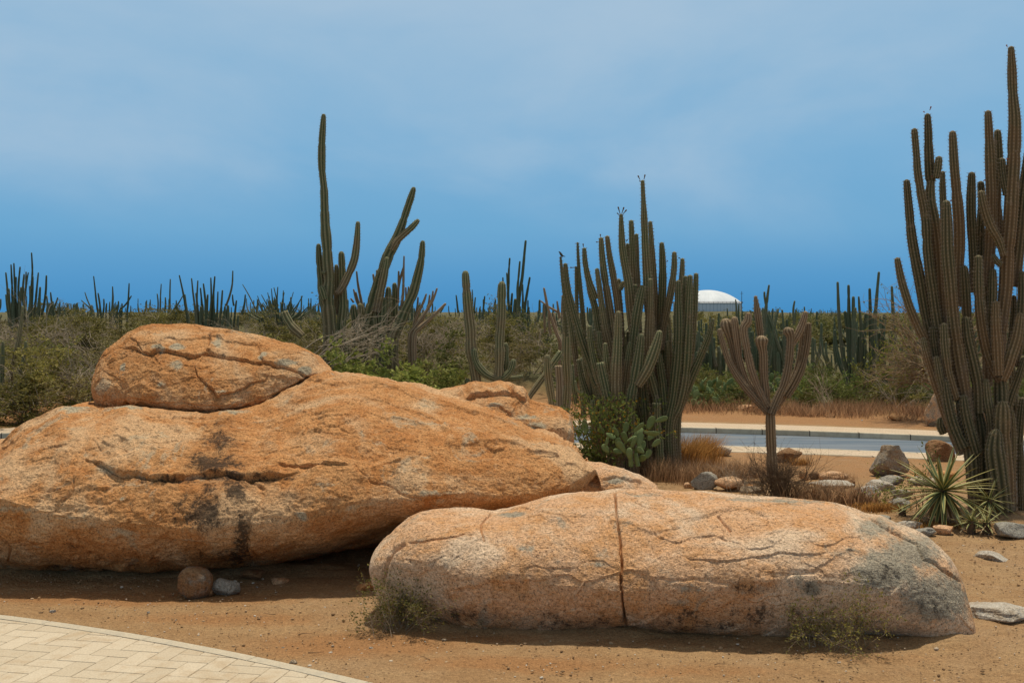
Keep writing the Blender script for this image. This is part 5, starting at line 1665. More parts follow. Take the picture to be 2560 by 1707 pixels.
# tall cactus pair on the slope, left of centre -- views E and G share their columns, G lies 1568 rows lower
b = 1568
DT = 31.0
lone('tall_cactus', 'tallest slim cactus of the left slope with one curved side arm', 'E',
     [([(672, 160, 44), (662, 320, 70), (652, 500, 78), (650, 750, 80), (662, 930, 78), (682, 1180, 92), (700, 1500, 106), (718, b + 200, 112), (728, b + 500, 118), (732, b + 800, 140), (732, b + 1100, 152)], 0),
      ([(614, b + 52, 46), (622, b + 250, 70), (650, b + 500, 84), (685, b + 760, 90), (712, b + 1000, 90)], 0.15), ([(645, b + 525, 60), (668, b + 590, 78), (690, b + 680, 60)], -0.25), ([(640, b + 372, 30), (690, b + 385, 34)], -0.22),
      ([(873, b + 140, 56), (880, b + 380, 82), (886, b + 700, 96), (880, b + 1060, 96)], 0.2), ([(815, b + 285, 40), (820, b + 500, 60), (815, b + 850, 64)], 0.3),
      ([(1062, 1370, 46), (1055, 1500, 64), (1040, b + 90, 80), (1003, b + 270, 86), (930, b + 450, 88), (860, b + 570, 72), (810, b + 605, 50)], -0.05), ([(820, b + 1020, 60), (812, b + 1190, 80)], -0.3)],
     DT, ribs=7, tuft=0.08, spl=0.05, depth=0.26)
lone('tall_cactus', 'leaning forked cactus with several thick stems on the left slope', 'E',
     [([(1692, 978, 44), (1645, 1130, 74), (1575, 1330, 84), (1490, 1568, 106), (1415, b + 160, 116), (1340, b + 350, 126), (1270, b + 550, 132), (1212, b + 800, 142), (1165, b + 1000, 140), (1120, b + 1160, 130)], 0),
      ([(1750, 1348, 44), (1665, 1440, 68), (1570, 1520, 74), (1490, 1600, 70), (1440, 1690, 60)], -0.12), ([(1385, b + 200, 50), (1355, b + 380, 86), (1310, b + 600, 96), (1270, b + 820, 96)], -0.3),
      ([(1405, b + 535, 56), (1392, b + 780, 100), (1372, b + 1080, 112)], 0.1), ([(1468, b + 488, 50), (1476, b + 700, 78), (1462, b + 1050, 86)], 0.25),
      ([(1790, b + 15, 54), (1772, b + 240, 84), (1712, b + 480, 98), (1632, b + 700, 110), (1548, b + 900, 126), (1450, b + 1120, 130)], -0.1), ([(1335, b + 650, 70), (1338, b + 850, 100), (1330, b + 1090, 100)], -0.2),
      ([(1010, b + 728, 60), (1022, b + 930, 78), (1030, b + 1140, 76)], -0.1), ([(1086, b + 720, 60), (1090, b + 930, 82), (1090, b + 1140, 80)], -0.05), ([(915, b + 1110, 70), (925, b + 1230, 100)], -0.4), ([(1250, b + 800, 50), (1260, b + 1090, 90)], -0.1)],
     DT + 0.6, ribs=7, tuft=0.08, spl=0.05, depth=0.26)
lone('fallen_cactus_stem', 'broken-off cactus stem leaning left with a cut top', 'G', [([(222, 815, 84), (262, 900, 96), (330, 1000, 100), (430, 1095, 84)], 0, dict(cut=True))], 30.2, ribs=7, depth=0.28)
lone('thin_cactus', 'spray of thin forked cactus branches right of the leaning forked cactus', 'G',
     [([(1578, 185, 16), (1574, 350, 24), (1565, 600, 30), (1540, 820, 34)], 0), ([(1580, 300, 18), (1540, 430, 26), (1515, 560, 26), (1510, 720, 26)], 0.1), ([(1518, 355, 18), (1516, 460, 22), (1512, 580, 22)], 0.1), ([(1600, 540, 18), (1602, 700, 24)], 0.1), ([(1630, 530, 18), (1620, 650, 24)], 0.1),
      ([(1950, 548, 20), (1920, 640, 26), (1880, 730, 32), (1800, 850, 40), (1690, 1000, 46), (1640, 1100, 44)], -0.2), ([(1905, 580, 18), (1890, 680, 26), (1850, 780, 30)], -0.15), ([(2050, 720, 24), (1960, 810, 32), (1870, 895, 40), (1770, 985, 52), (1690, 1090, 56)], -0.3),
      ([(1830, 610, 18), (1800, 700, 28), (1740, 830, 34), (1690, 960, 34)], 0), ([(1735, 650, 18), (1725, 780, 28), (1690, 950, 30)], 0.1), ([(1870, 622, 16), (1850, 750, 26), (1790, 900, 30), (1710, 1060, 30)], 0.1)], 31.5, mat=CAC_X, ribs=6, per=3)
lone('thin_cactus', 'few thin cactus branches between the two tall cacti', 'G',
     [([(1043, 358, 16), (1060, 520, 26), (1098, 720, 32), (1120, 900, 30)], 0), ([(1008, 560, 16), (1030, 650, 26), (1060, 740, 30)], 0.1), ([(1035, 590, 16), (1055, 680, 26), (1080, 760, 26)], 0.1), ([(975, 665, 16), (1010, 715, 22)], 0.1),
      ([(1228, 388, 22), (1240, 470, 24), (1260, 560, 22)], 0.2), ([(1270, 345, 18), (1274, 470, 24), (1280, 580, 24)], 0.2)], 32.5, mat=CAC_X, ribs=6, per=3)

# dry candelabra cactus with crested tips
DX = 17.3
lone('dry_cactus', 'dried-out candelabra cactus with swollen crested tips on one bare trunk', 'N',
     [([(606, 1085, 52), (608, 1180, 62), (612, 1300, 62), (620, 1480, 68), (622, 1530, 74)], 0), ([(262, 545, 26), (280, 610, 36), (335, 770, 44), (420, 915, 48), (510, 1020, 46), (590, 1100, 46)], -0.1),
      ([(305, 478, 88), (318, 530, 84), (345, 620, 52), (380, 760, 46), (440, 900, 48), (530, 1020, 46), (595, 1110, 44)], 0.1), ([(365, 462, 44), (380, 600, 48), (402, 760, 46), (450, 900, 44), (540, 1030, 44)], -0.02),
      ([(462, 435, 34), (455, 500, 56), (428, 545, 50), (450, 680, 48), (480, 830, 52), (530, 960, 50), (590, 1080, 48)], -0.12), ([(508, 322, 18), (520, 420, 40), (535, 520, 44), (548, 640, 40), (560, 760, 36)], 0.12),
      ([(540, 592, 108), (540, 620, 112), (546, 656, 64), (560, 720, 54), (570, 900, 56), (590, 1060, 58), (600, 1110, 60)], -0.05),
      ([(730, 530, 92), (732, 560, 90), (748, 600, 56), (738, 760, 54), (712, 900, 56), (660, 1020, 54), (615, 1120, 52)], -0.15), ([(848, 425, 30), (828, 500, 44), (795, 580, 46), (755, 650, 44)], -0.1),
      ([(870, 500, 34), (858, 640, 48), (830, 780, 54), (780, 900, 52), (715, 1005, 48)], 0.0), ([(838, 540, 36), (825, 680, 46), (790, 830, 48), (730, 960, 46), (650, 1080, 46)], 0.12)],
     DX, mat=CAC_X, ribs=9, tuft=0.06, spl=0.03, depth=0.24)
lone('thin_cactus', 'thin dark green cactus fork seen behind the dry candelabra cactus', 'N',
     [([(602, 248, 12), (585, 360, 18), (570, 500, 26), (572, 700, 32), (575, 850, 34)], 0), ([(570, 293, 12), (572, 330, 14), (580, 380, 14)], 0), ([(665, 420, 12), (640, 520, 20), (610, 680, 26), (590, 860, 28)], 0.2), ([(775, 355, 10), (765, 420, 16), (770, 520, 18)], 0.3)], 34, mat=CAC_D, ribs=7, per=3)

# clumps standing farther off
def clump(name, label, crop, d, lst, mat=CAC_D, ribs=7):
    """lst rows: tip x, tip y, foot x, foot y, width (a bow is added)"""
    stems = []
    r = random.Random(len(lst) * 31 + int(d))
    for i, q in enumerate(lst):
        x0, y0, x1, y1, wd = q[:5]
        bow = r.uniform(-0.06, 0.06) * abs(y1 - y0) if len(q) < 6 else q[5]
        k1 = (x0 + (x1 - x0) * 0.35 + bow * 0.6, y0 + (y1 - y0) * 0.4)
        k2 = (x0 + (x1 - x0) * 0.7 + bow * 0.4, y0 + (y1 - y0) * 0.75)
        stems.append(([(x0, y0, wd * 0.65), k1 + (wd * 0.95,), k2 + (wd * 1.08,), (x1, y1, wd * 1.1)], r.uniform(-0.5, 0.5)))
    return lone(name, label, crop, stems, d, mat=mat, ribs=ribs, per=3, ds=0.12)


clump('cactus_clump', 'dense cactus clump with a tall central spike on the far left skyline', 'K', 46,
      [(215, 195, 205, 520, 13), (40, 330, 60, 620, 15), (75, 275, 85, 620, 15), (95, 265, 120, 620, 14), (137, 290, 130, 620, 15), (178, 325, 150, 620, 14), (225, 355, 215, 620, 15), (262, 330, 235, 620, 14), (318, 350, 285, 640, 15), (345, 465, 370, 620, 14),
       (40, 480, 60, 650, 14), (395, 500, 360, 590, 12), (110, 360, 110, 650, 18), (165, 340, 170, 650, 18), (195, 330, 175, 450, 12), (60, 440, 80, 650, 18), (145, 430, 140, 650, 20), (275, 430, 250, 640, 18), (205, 420, 200, 640, 18), (100, 480, 95, 650, 18), (320, 490, 330, 620, 13), (410, 530, 400, 600, 12)])
clump('cactus_clump', 'three slim green cactus stems rising from the thorn scrub at the left edge', 'K', 28.5,
      [(158, 560, 75, 1010, 26, 14), (20, 800, 16, 1010, 27), (178, 798, 128, 1030, 26), (12, 900, 8, 1020, 22)], mat=CAC_G)
clump('cactus_clump', 'sparse wide-spread cactus clump on the left skyline', 'K', 52,
      [(640, 355, 670, 620, 11), (770, 425, 762, 620, 13), (882, 403, 868, 610, 12), (580, 465, 640, 600, 9), (710, 510, 705, 620, 13), (670, 470, 690, 620, 13), (730, 540, 725, 620, 12), (555, 520, 640, 590, 9), (900, 490, 820, 590, 11), (810, 525, 800, 610, 13), (835, 540, 830, 610, 13), (750, 530, 750, 615, 10)])
clump('cactus_clump', 'tidy row of upright cactus stems above the perched boulder', 'K', 42,
      [(1310, 370, 1345, 690, 14), (1353, 385, 1350, 680, 13), (1390, 405, 1410, 690, 15), (1440, 365, 1430, 700, 14), (1468, 355, 1472, 690, 14), (1592, 318, 1545, 560, 13, 20), (1520, 450, 1500, 700, 15), (1560, 555, 1555, 710, 26), (1678, 480, 1650, 620, 14),
       (1617, 520, 1600, 700, 15), (1370, 435, 1385, 690, 14), (1490, 460, 1480, 700, 13), (1455, 500, 1450, 700, 20), (1540, 560, 1515, 700, 18), (1630, 620, 1625, 700, 16), (1590, 480, 1600, 560, 11), (1420, 480, 1405, 690, 18), (1340, 470, 1360, 690, 17), (1580, 640, 1580, 700, 14), (1375, 560, 1370, 690, 22)])
clump('cactus_clump', 'cluster of slanting cactus stems just left of the upright row', 'K', 47,
      [(1225, 348, 1280, 640, 13, 12), (1165, 375, 1165, 630, 11), (1102, 408, 1096, 600, 10), (1250, 490, 1190, 580, 9), (1075, 475, 1078, 600, 11), (1130, 500, 1128, 600, 12), (1205, 520, 1205, 620, 12), (1265, 480, 1290, 640, 12)])
clump('cactus_clump', 'pair of tall straight cactus stems with lower ones behind the U-shaped cactus', 'M', 46,
      [(473, 398, 408, 900, 17, 6), (385, 495, 388, 910, 14), (368, 577, 380, 905, 13), (441, 513, 430, 905, 14), (496, 600, 445, 910, 15), (455, 640, 455, 900, 13), (347, 603, 350, 880, 11), (398, 690, 398, 910, 16), (415, 720, 410, 910, 22), (440, 760, 440, 910, 22), (470, 800, 465, 910, 18), (492, 765, 490, 900, 12), (380, 760, 372, 900, 20)])
clump('cactus_clump', 'slanting slender cactus stems at the left flank of the central cactus', 'M', 33,
      [(572, 660, 680, 1000, 17, -10), (556, 733, 660, 800, 12, -4), (646, 733, 660, 830, 13), (677, 700, 690, 900, 16), (600, 770, 612, 920, 12), (575, 750, 580, 910, 11), (625, 800, 660, 960, 16)], mat=CAC_X)
clump('cactus_clump', 'short skyline cacti between the leaning cactus and the U-shaped cactus', 'M', 55,
      [(88, 700, 100, 800, 10), (178, 670, 178, 800, 8), (195, 712, 190, 840, 10), (247, 705, 235, 850, 11), (273, 760, 272, 880, 10), (220, 770, 222, 860, 10), (165, 740, 200, 800, 8), (255, 790, 255, 880, 9), (288, 820, 288, 880, 8), (30, 745, 0, 800, 8)])
# bushy candelabra of thin curved stems
r_ = random.Random(12)
lst = []
for i in range(46):
    a = r_.uniform(-1.25, 1.25)
    L = r_.uniform(120, 235) * (1 - 0.22 * abs(a))
    x1 = 1915 + 120 * a * r_.uniform(0.3, 1.0)
    y1 = 655
    lst.append((x1 + math.sin(a) * L * 0.8, y1 - math.cos(a) * L, x1, y1 + 10, r_.uniform(7, 11), r_.uniform(-22, 22)))
lst += [(1658, 412, 1760, 600, 8, 14), (1757, 510, 1830, 640, 8), (2070, 490, 1980, 620, 8), (2180, 540, 2060, 640, 8), (1855, 440, 1870, 600, 9)]
clump('bushy_cactus', 'low bushy cactus with a tangle of thin curved stems left of the tallest cactus', 'K', 45, lst, ribs=5)
# dark clumps behind the road on the right
clump('cactus_clump', 'dark cactus clump beyond the road just left of the giant cactus', 'N', 36,
      [(1065, 225, 1130, 900, 24, -20), (1137, 247, 1170, 900, 26, -4), (1170, 325, 1168, 900, 28), (1206, 325, 1210, 900, 22), (1283, 270, 1288, 900, 26), (1345, 158, 1345, 900, 24), (1430, 255, 1432, 900, 24), (1112, 425, 1150, 910, 32), (1225, 500, 1230, 920, 34), (1045, 550, 1120, 890, 28, -20),
       (1150, 770, 1160, 930, 32), (1190, 800, 1200, 930, 34), (1300, 705, 1290, 970, 46), (1250, 610, 1250, 960, 36), (1345, 560, 1330, 960, 40), (1390, 600, 1380, 960, 38), (1430, 650, 1430, 965, 42), (1480, 640, 1475, 960, 38), (1530, 700, 1520, 955, 42), (1580, 660, 1575, 950, 40), (1270, 760, 1262, 970, 40),
       (1340, 780, 1330, 980, 44), (1410, 790, 1390, 980, 44), (1185, 400, 1190, 900, 26), (1255, 440, 1258, 920, 28), (1315, 420, 1312, 920, 26), (1380, 440, 1380, 900, 26), (1460, 760, 1450, 975, 44), (1100, 660, 1140, 905, 28), (1610, 600, 1600, 930, 36), (1210, 590, 1210, 930, 32), (1330, 640, 1335, 980, 40)])
clump('cactus_clump', 'dense dark cactus clump behind the dry candelabra cactus', 'N', 40,
      [(690, 415, 700, 820, 18), (720, 480, 710, 830, 22), (840, 395, 830, 800, 14), (480, 560, 490, 830, 28), (520, 600, 520, 850, 30), (600, 470, 610, 850, 24), (640, 560, 650, 850, 28), (575, 640, 580, 860, 32), (680, 620, 690, 850, 28), (720, 640, 730, 850, 26), (620, 680, 620, 860, 30), (540, 700, 550, 860, 30), (660, 700, 665, 860, 26),
       (450, 640, 470, 840, 26), (750, 560, 765, 840, 24), (700, 740, 700, 860, 28), (585, 440, 700, 820, 18), (610, 450, 720, 800, 16)])
clump('cactus_clump', 'dim cactus thicket between the central and the dry candelabra cactus', 'N', 42,
      [(200, 640, 205, 850, 26), (230, 600, 235, 860, 26), (260, 660, 262, 860, 28), (150, 600, 160, 850, 24), (180, 700, 190, 860, 30), (120, 560, 130, 850, 22), (290, 700, 290, 860, 26), (330, 680, 335, 860, 26), (110, 700, 110, 860, 28), (375, 345, 385, 500, 12), (397, 380, 402, 520, 12), (420, 420, 425, 560, 13), (318, 405, 320, 460, 10), (215, 520, 240, 800, 22), (140, 640, 145, 850, 26), (240, 730, 240, 870, 30), (350, 780, 350, 860, 26), (410, 640, 415, 850, 24), (100, 480, 105, 800, 18)])

# the distant stand of cacti: individual plants, copied
def proto_far(name, seed, n, spread, hmin, hmax, mat=CAC_D):
    r = np.random.default_rng(seed)
    V, Q, T = [], [], []
    rb, al, ag = [], [], []
    nv = 0
    for i in range(n):
        a = r.normal(0, spread); bb = r.normal(0, spread)
        h = r.uniform(hmin, hmax)
        tipx = a + a * r.uniform(0.2, 0.9) + r.normal(0, 0.15); tipy = bb + bb * r.uniform(0.2, 0.9)
        rad = r.uniform(0.07, 0.115)
        pts = np.array([[tipx, tipy, h, rad * 0.7], [a + (tipx - a) * 0.8, bb + (tipy - bb) * 0.8, h * 0.6, rad], [a * 0.7, bb * 0.7, h * 0.25, rad * 1.1], [a * 0.35, bb * 0.35, -0.4, rad * 1.1]])
        v, q, t3, tm, rr, aa, gg = stem_geo(pts, ds=0.25, ribs=6, per=2, seed=seed * 50 + i)
        V.append(v); Q.append(q + nv); T.append(t3 + nv); nv += len(v); rb.append(rr); al.append(aa); ag.append(gg)
    me = mk_mesh(name, np.vstack(V), quads=np.vstack(Q), tris=np.vstack(T), mats=[mat], attrs={'rib': np.concatenate(rb), 'along': np.concatenate(al), 'aged': np.concatenate(ag)})
    me['top'] = float(np.vstack(V)[:, 2].max())
    return me


FAR = [proto_far('far_cactus', 40 + i, n, sp, h0, h1) for i, (n, sp, h0, h1) in enumerate([(6, 0.35, 1.2, 3.0), (9, 0.5, 1.0, 3.4), (4, 0.3, 1.4, 3.6), (12, 0.6, 0.9, 3.0), (3, 0.2, 1.8, 3.8), (8, 0.45, 1.2, 2.6), (1, 0.1, 2.4, 3.2)])]


def far_cacti(n, urange, drange, label, group, seed, hs=(0.7, 1.1), vtop=None):
    r = np.random.default_rng(seed)
    for i in range(n):
        u = r.uniform(*urange)
        d = drange[0] * (drange[1] / drange[0]) ** r.random()
        x = (u - CU) / F * d
        s = r.uniform(*hs)
        me = FAR[r.integers(len(FAR))]
        z = float(gz(x, d))
        if vtop is not None:   # keep the stand as tall as the photograph shows it
            lim = H - (vtop(u) - CV) / F * d - z
            top = me['top']
            s = min(s, max(0.35, lim * r.uniform(0.3, 1.0) / top))
        o = obj('far_cactus', me, None, (x, d, z - 0.05))
        o.rotation_euler.z = r.random() * 6.28
        o.scale = (s, s, s)
        tag(o, label, 'cactus', group)


far_cacti(110, (-260, 1240), (52, 120), 'slim dark cactus of the distant stand along the left skyline', 'distant cacti along the left skyline', 61, (0.5, 0.9), lambda u: 733)
far_cacti(120, (1700, 2900), (44, 100), 'dark cactus of the thicket on the gentle slope below the dome', 'distant cacti below the dome', 62, (0.55, 1.0), lambda u: 752 if u < 1990 else 775)
far_cacti(30, (1180, 1560), (45, 90), 'dark cactus of the stand behind the U-shaped cactus', 'distant cacti behind the middle', 63, (0.6, 1.0), lambda u: 745)
far_cacti(24, (1860, 2150), (110, 230), 'tiny cactus on the distant hill right of the dome', 'cacti on the distant hill', 64, (0.5, 0.9), lambda u: 765)
# ------------------------------------------------------------------ build: plants
def branchy(tb, r, p0, d0, L, r0, depth, kids=(3, 5), spread=0.7, droop=0.0, wig=0.25, seg=6, ends=None, lmul=0.62, keepz=None):
    """recursive branch; twig ends are gathered in `ends`"""
    pts = [np.array(p0, float)]
    d = np.array(d0, float); d /= np.linalg.norm(d)
    dirs = [d.copy()]
    for i in range(seg):
        d = d + r.normal(size=3) * wig / math.sqrt(seg) * 1.3
        d[2] -= droop / seg
        d /= np.linalg.norm(d)
        pts.append(pts[-1] + d * L / seg)
        dirs.append(d.copy())
    tb.add(pts, [r0, r0 * 0.45])
    if ends is not None and depth <= 1:
        for i in range(1 if depth == 0 else seg // 2, seg + 1):
            ends.append(np.r_[pts[i], dirs[i]])
    if depth > 0:
        for k in range(r.integers(kids[0], kids[1] + 1)):
            i = int(r.integers(max(1, seg // 3), seg + 1))
            q = dirs[i] + r.normal(size=3) * spread
            branchy(tb, r, pts[i], q, L * lmul * r.uniform(0.7, 1.2), r0 * 0.5, depth - 1, kids, spread, droop, wig, max(3, seg - 1), ends, lmul)


def scrub_proto(seed, R, Hh, nmain, leaves, leaf, twig, lmat=None, flat=0.35, layered=True, bare=10, twigr=0.012, lift=0.35):
    r = np.random.default_rng(seed)
    tb = Tubes(3)
    ends = []
    for i in range(nmain):
        a = r.uniform(0, 6.283)
        el = r.uniform(lift, 1.1)
        L = R * r.uniform(0.45, 0.75) / max(0.35, math.cos(el)) if el < 0.9 else Hh * r.uniform(0.5, 0.75)
        branchy(tb, r, (r.normal() * 0.08, r.normal() * 0.08, 0), (math.cos(a) * math.cos(el), math.sin(a) * math.cos(el), math.sin(el)), min(L, R * 0.8), twigr, 2, (3, 5), 0.55, 0.25, 0.35, 6, ends)
    for i in range(bare):   # long dead shoots that arch out of the crown
        a = r.uniform(0, 6.283); el = r.uniform(0.3, 1.2)
        branchy(tb, r, (r.normal() * R * 0.3, r.normal() * R * 0.3, Hh * r.uniform(0.3, 0.7)), (math.cos(a) * math.cos(el), math.sin(a) * math.cos(el), math.sin(el)), R * r.uniform(0.3, 0.6), twigr * 0.6, 1, (2, 4), 0.5, 0.5, 0.4, 6, None)
    E = np.array(ends)
    zmax = E[:, 2].max()
    k = Hh / zmax
    idx = r.integers(0, len(E), leaves)
    c = E[idx, :3] + r.normal(size=(leaves, 3)) * np.array([1, 1, flat]) * R * 0.06
    if layered:
        lv = Hh / 5.0
        c[:, 2] = np.where(r.random(leaves) < 0.6, (np.round(c[:, 2] / lv + 0.3 * np.sin(c[:, 0] * 2.0 + c[:, 1] * 1.7)) ) * lv + r.normal(size=leaves) * 0.05, c[:, 2])
    c[:, 2] = np.maximum(c[:, 2], 0.05)
    d = E[idx, 3:] * 0.6 + r.normal(size=(leaves, 3)) * np.array([1, 1, 0.5])
    return tb, c, d, r


class Proto:
    def __init__(self, seed, R, Hh, nmain, leaves, size, lmat, tmat, **kw):
        tb, c, d, r = scrub_proto(seed, R, Hh, nmain, leaves, None, None, **kw)
        self.tw = tb.mesh('branches', tmat)
        self.lf = leaf_mesh('foliage', c, size, lmat, dirs=d, r=r)
        self.R, self.H = R, Hh


def plant(proto, name, loc, label, cat, group=None, s=1.0, rz=0.0, sz=None):
    t = thing(name, loc, label, cat, group)
    t.rotation_euler = (0, 0, rz)
    t.scale = (s, s, sz or s)
    obj('branches', proto.tw, t)
    obj('foliage', proto.lf, t)
    return t


SCRUB = [Proto(70 + i, 1.7, 1.5, 8, n_, ls_, lm_, TWIG_GREY, bare=b_, twigr=0.017, flat=0.25) for i, (b_, n_, ls_, lm_) in enumerate(((22, 5200, 0.08, LEAF_SCRUB), (50, 3400, 0.08, LEAF_OLIVE), (14, 5600, 0.09, LEAF_OLIVE), (95, 1500, 0.08, LEAF_SCRUB), (26, 4200, 0.075, LEAF_STRAW), (16, 4600, 0.09, LEAF_SCRUB)))]
rs = np.random.default_rng(31)
spots = []
for row, s0 in enumerate([1.3, 2.9, 4.8, 7.0, 9.6, 12.6, 16.5, 21.0, 26.5, 33.0, 42.0, 52.0, 66.0]):
    step = 1.75 + 0.075 * s0
    x = -0.50 * (28 + s0) + rs.uniform(0, 1.0)
    while x < 0.02 * (28 + s0) + (0.8 if s0 > 6 else -1.2):
        xx = x + rs.normal() * 0.3
        yy = float(yback(xx)) + s0 + rs.normal() * 0.35
        x += step * rs.uniform(0.85, 1.15)
        u = CU + F * xx / yy
        if (s0 < 4 and 760 < u < 1130) or (s0 < 4.2 and 1110 < u < 1420):     # the vine mound stands here
            continue
        spots.append((xx, yy, s0))
for i, (x, y, s0) in enumerate(spots):
    hgt = rs.uniform(0.75, 1.25) * (1.0 if s0 < 3 else 0.85 if s0 < 12 else 0.7)
    plant(SCRUB[rs.integers(6)], 'thorn_shrub', (x, y, float(gz(x, y)) - 0.05), 'olive green thorn shrub with grey dead twigs in the thicket on the left slope', 'shrub', 'thorn shrubs covering the left slope', rs.uniform(0.9, 1.2), rs.random() * 6.28, hgt)

# right of centre: low scrub beyond the road
LOWS = [Proto(90 + i, 0.9, 0.8, 8, 1900, 0.07, lm, tm, layered=False, bare=8, twigr=0.008) for i, (lm, tm) in enumerate([(LEAF_LOW, TWIG_GREY), (LEAF_DARK, TWIG_BROWN), (LEAF_SCRUB, TWIG_PALE)])]
for i in range(84):
    d = rs.uniform(31.5, 43)
    u = rs.uniform(1700, 2950)
    x = (u - CU) / F * d
    plant(LOWS[rs.integers(3)], 'low_shrub', (x, d, float(gz(x, d)) - 0.03), 'low dry green bush in the scrub beyond the road on the right', 'shrub', 'low bushes beyond the road', rs.uniform(0.7, 1.25), rs.random() * 6.28, rs.uniform(0.6, 1.1))
for i in range(16):
    d = rs.uniform(33, 50)
    u = rs.uniform(1240, 1560)
    x = (u - CU) / F * d
    plant(LOWS[rs.integers(3)], 'low_shrub', (x, d, float(gz(x, d)) - 0.03), 'low bush on the rise behind the central cactus', 'shrub', 'low bushes behind the central cactus', rs.uniform(0.9, 1.6), rs.random() * 6.28, rs.uniform(0.8, 1.3))
hillp = [Proto(97, 1.6, 1.1, 7, 900, 0.16, LEAF_SCRUB, TWIG_GREY, layered=False, bare=2), Proto(98, 1.8, 1.2, 7, 900, 0.18, LEAF_LOW, TWIG_GREY, layered=False, bare=2)]
for i in range(150):
    d = 52 * (245 / 52.0) ** rs.random()
    u = rs.uniform(1640, 3000)
    x = (u - CU) / F * d
    plant(hillp[rs.integers(2)], 'hill_shrub', (x, d, float(gz(x, d)) - 0.1), 'distant shrub dotting the hill below the dome', 'shrub', 'shrubs dotting the distant hill', rs.uniform(0.9, 1.7), rs.random() * 6.28, rs.uniform(0.7, 1.3))

# bright vine-covered mound below the tall cacti
for i, (u, v, d, R, Hh, n, s) in enumerate([(850, 985, 28.9, 1.6, 1.55, 4600, 0.15), (1000, 985, 28.9, 1.5, 1.35, 4200, 0.15), (1075, 950, 29.6, 1.3, 1.9, 3600, 0.13)]):
    x = (u - CU) / F * d
    pr = Proto(110 + i, R, Hh, 10, n, s, LEAF_VINE, TWIG_BROWN, layered=False, bare=6)
    plant(pr, 'vine_bush', (x, d, float(gz(x, d)) - 0.05), ['bright green leafy bush at the left end of the mound below the tall cacti', 'bright green leafy bush in the middle of the mound behind the huge boulder',
          'bright green leafy bush at the right end of the mound, rising towards the skyline'][i], 'bush', None, 1.0, 0.3 * i)

# dead branches heaped over the mound
tb = Tubes(4)
r = np.random.default_rng(17)
for i in range(26):
    x0 = r.uniform(430, 1000); y0 = r.uniform(1130, 1430)
    L = r.uniform(350, 760); a = r.uniform(0.18, 0.62)
    pts = []
    k = 7
    dd = 28.9 + r.normal() * 0.5
    bow = r.uniform(-60, 60)
    for j in range(k):
        s = j / (k - 1)
        xx = x0 + L * math.cos(a) * s; yy = y0 - L * math.sin(a) * s + bow * math.sin(s * 3.1) + r.normal() * 8
        u, v = px('G', xx, yy)
        pts.append(P(u, v, dd + 0.5 * s))
    tb.add(pts, [r.uniform(0.008, 0.018), 0.004])
    for q in range(3):
        j = int(r.integers(2, k - 1))
        branchy(tb, r, pts[j], (pts[j + 1] - pts[j]) / np.linalg.norm(pts[j + 1] - pts[j]) + r.normal(size=3) * 0.5, r.uniform(0.4, 1.0), 0.009, 1, (1, 3), 0.6, 0.0, 0.3, 5)
u, v = px('G', 800, 1300)
base = P(u, v, 29)
base[2] = float(gz(base[0], base[1]))
tag(obj('dead_branches', tb.mesh('dead_branches', TWIG_GREY, base), None, tuple(base)), 'heap of pale dead branches leaning across the green mound below the tall cacti', 'branches')

# dry thorn tree behind the giant cactus
tb = Tubes(4)
r = np.random.default_rng(23)
D0 = 28.2
uu, vv = px('Z', 2165, 935)
x0 = (uu - CU) / F * D0
base = np.array([x0, D0, float(gz(x0, D0))])
ends = []
tb.add([(0, 0, -0.1), (-0.1, 0, 0.6), (-0.25, 0.05, 1.1)], [0.09, 0.07])
for i in range(34):
    el = r.uniform(0.02, 1.25)
    az = r.uniform(2.2, 4.2)
    branchy(tb, r, (-0.2 + r.normal() * 0.1, r.normal() * 0.1, r.uniform(0.7, 1.25)), (math.cos(az) * math.cos(el), math.sin(az) * math.cos(el) * 0.6, math.sin(el)), r.uniform(0.75, 1.2) * (1.0 + 0.4 * (el > 0.8)), 0.022, 2, (3, 5), 0.42, 0.12, 0.3, 7, ends)
for i in range(7):
    branchy(tb, r, (0.2 + r.normal() * 0.3, r.normal() * 0.2, 1.2), (0.5 + r.normal() * 0.3, r.normal() * 0.3, 1.0), r.uniform(1.6, 2.4), 0.025, 2, (3, 5), 0.45, 0.0, 0.3, 7, ends)
t = thing('thorn_tree', base, 'dry leafless thorn tree with a fan of pale twigs behind the giant cactus', 'tree')
obj('branches', tb.mesh('branches', TWIG_TAN), t)
E = np.array(ends)
idx = r.integers(0, len(E), 900)
obj('foliage', leaf_mesh('foliage', E[idx, :3] + r.normal(size=(900, 3)) * 0.06, 0.06, LEAF_YEL, dirs=E[idx, 3:], r=r), t)
# yellow-green spray of a bush in front of the dark clump
tb = Tubes(3); ends = []
r = np.random.default_rng(29)
uu, vv = px('N', 1170, 905)
D1 = 33.5
b1 = P(uu, vv, D1); b1[2] = float(gz(b1[0], D1))
for i in range(6):
    branchy(tb, r, (0, 0, 0.0), (0.7 + r.normal() * 0.3, r.normal() * 0.2, 0.9 + r.normal() * 0.25), 1.9, 0.012, 1, (3, 5), 0.4, 0.35, 0.2, 7, ends)
E = np.array(ends)
idx = r.integers(0, len(E), 700)
t = thing('slender_bush', b1, 'yellow-green arching bush in front of the dark cactus clump beyond the road', 'bush')
obj('branches', tb.mesh('branches', TWIG_BROWN), t)
obj('foliage', leaf_mesh('foliage', E[idx, :3] + r.normal(size=(700, 3)) * 0.05, 0.085, LEAF_YEL, dirs=E[idx, 3:], r=r), t)

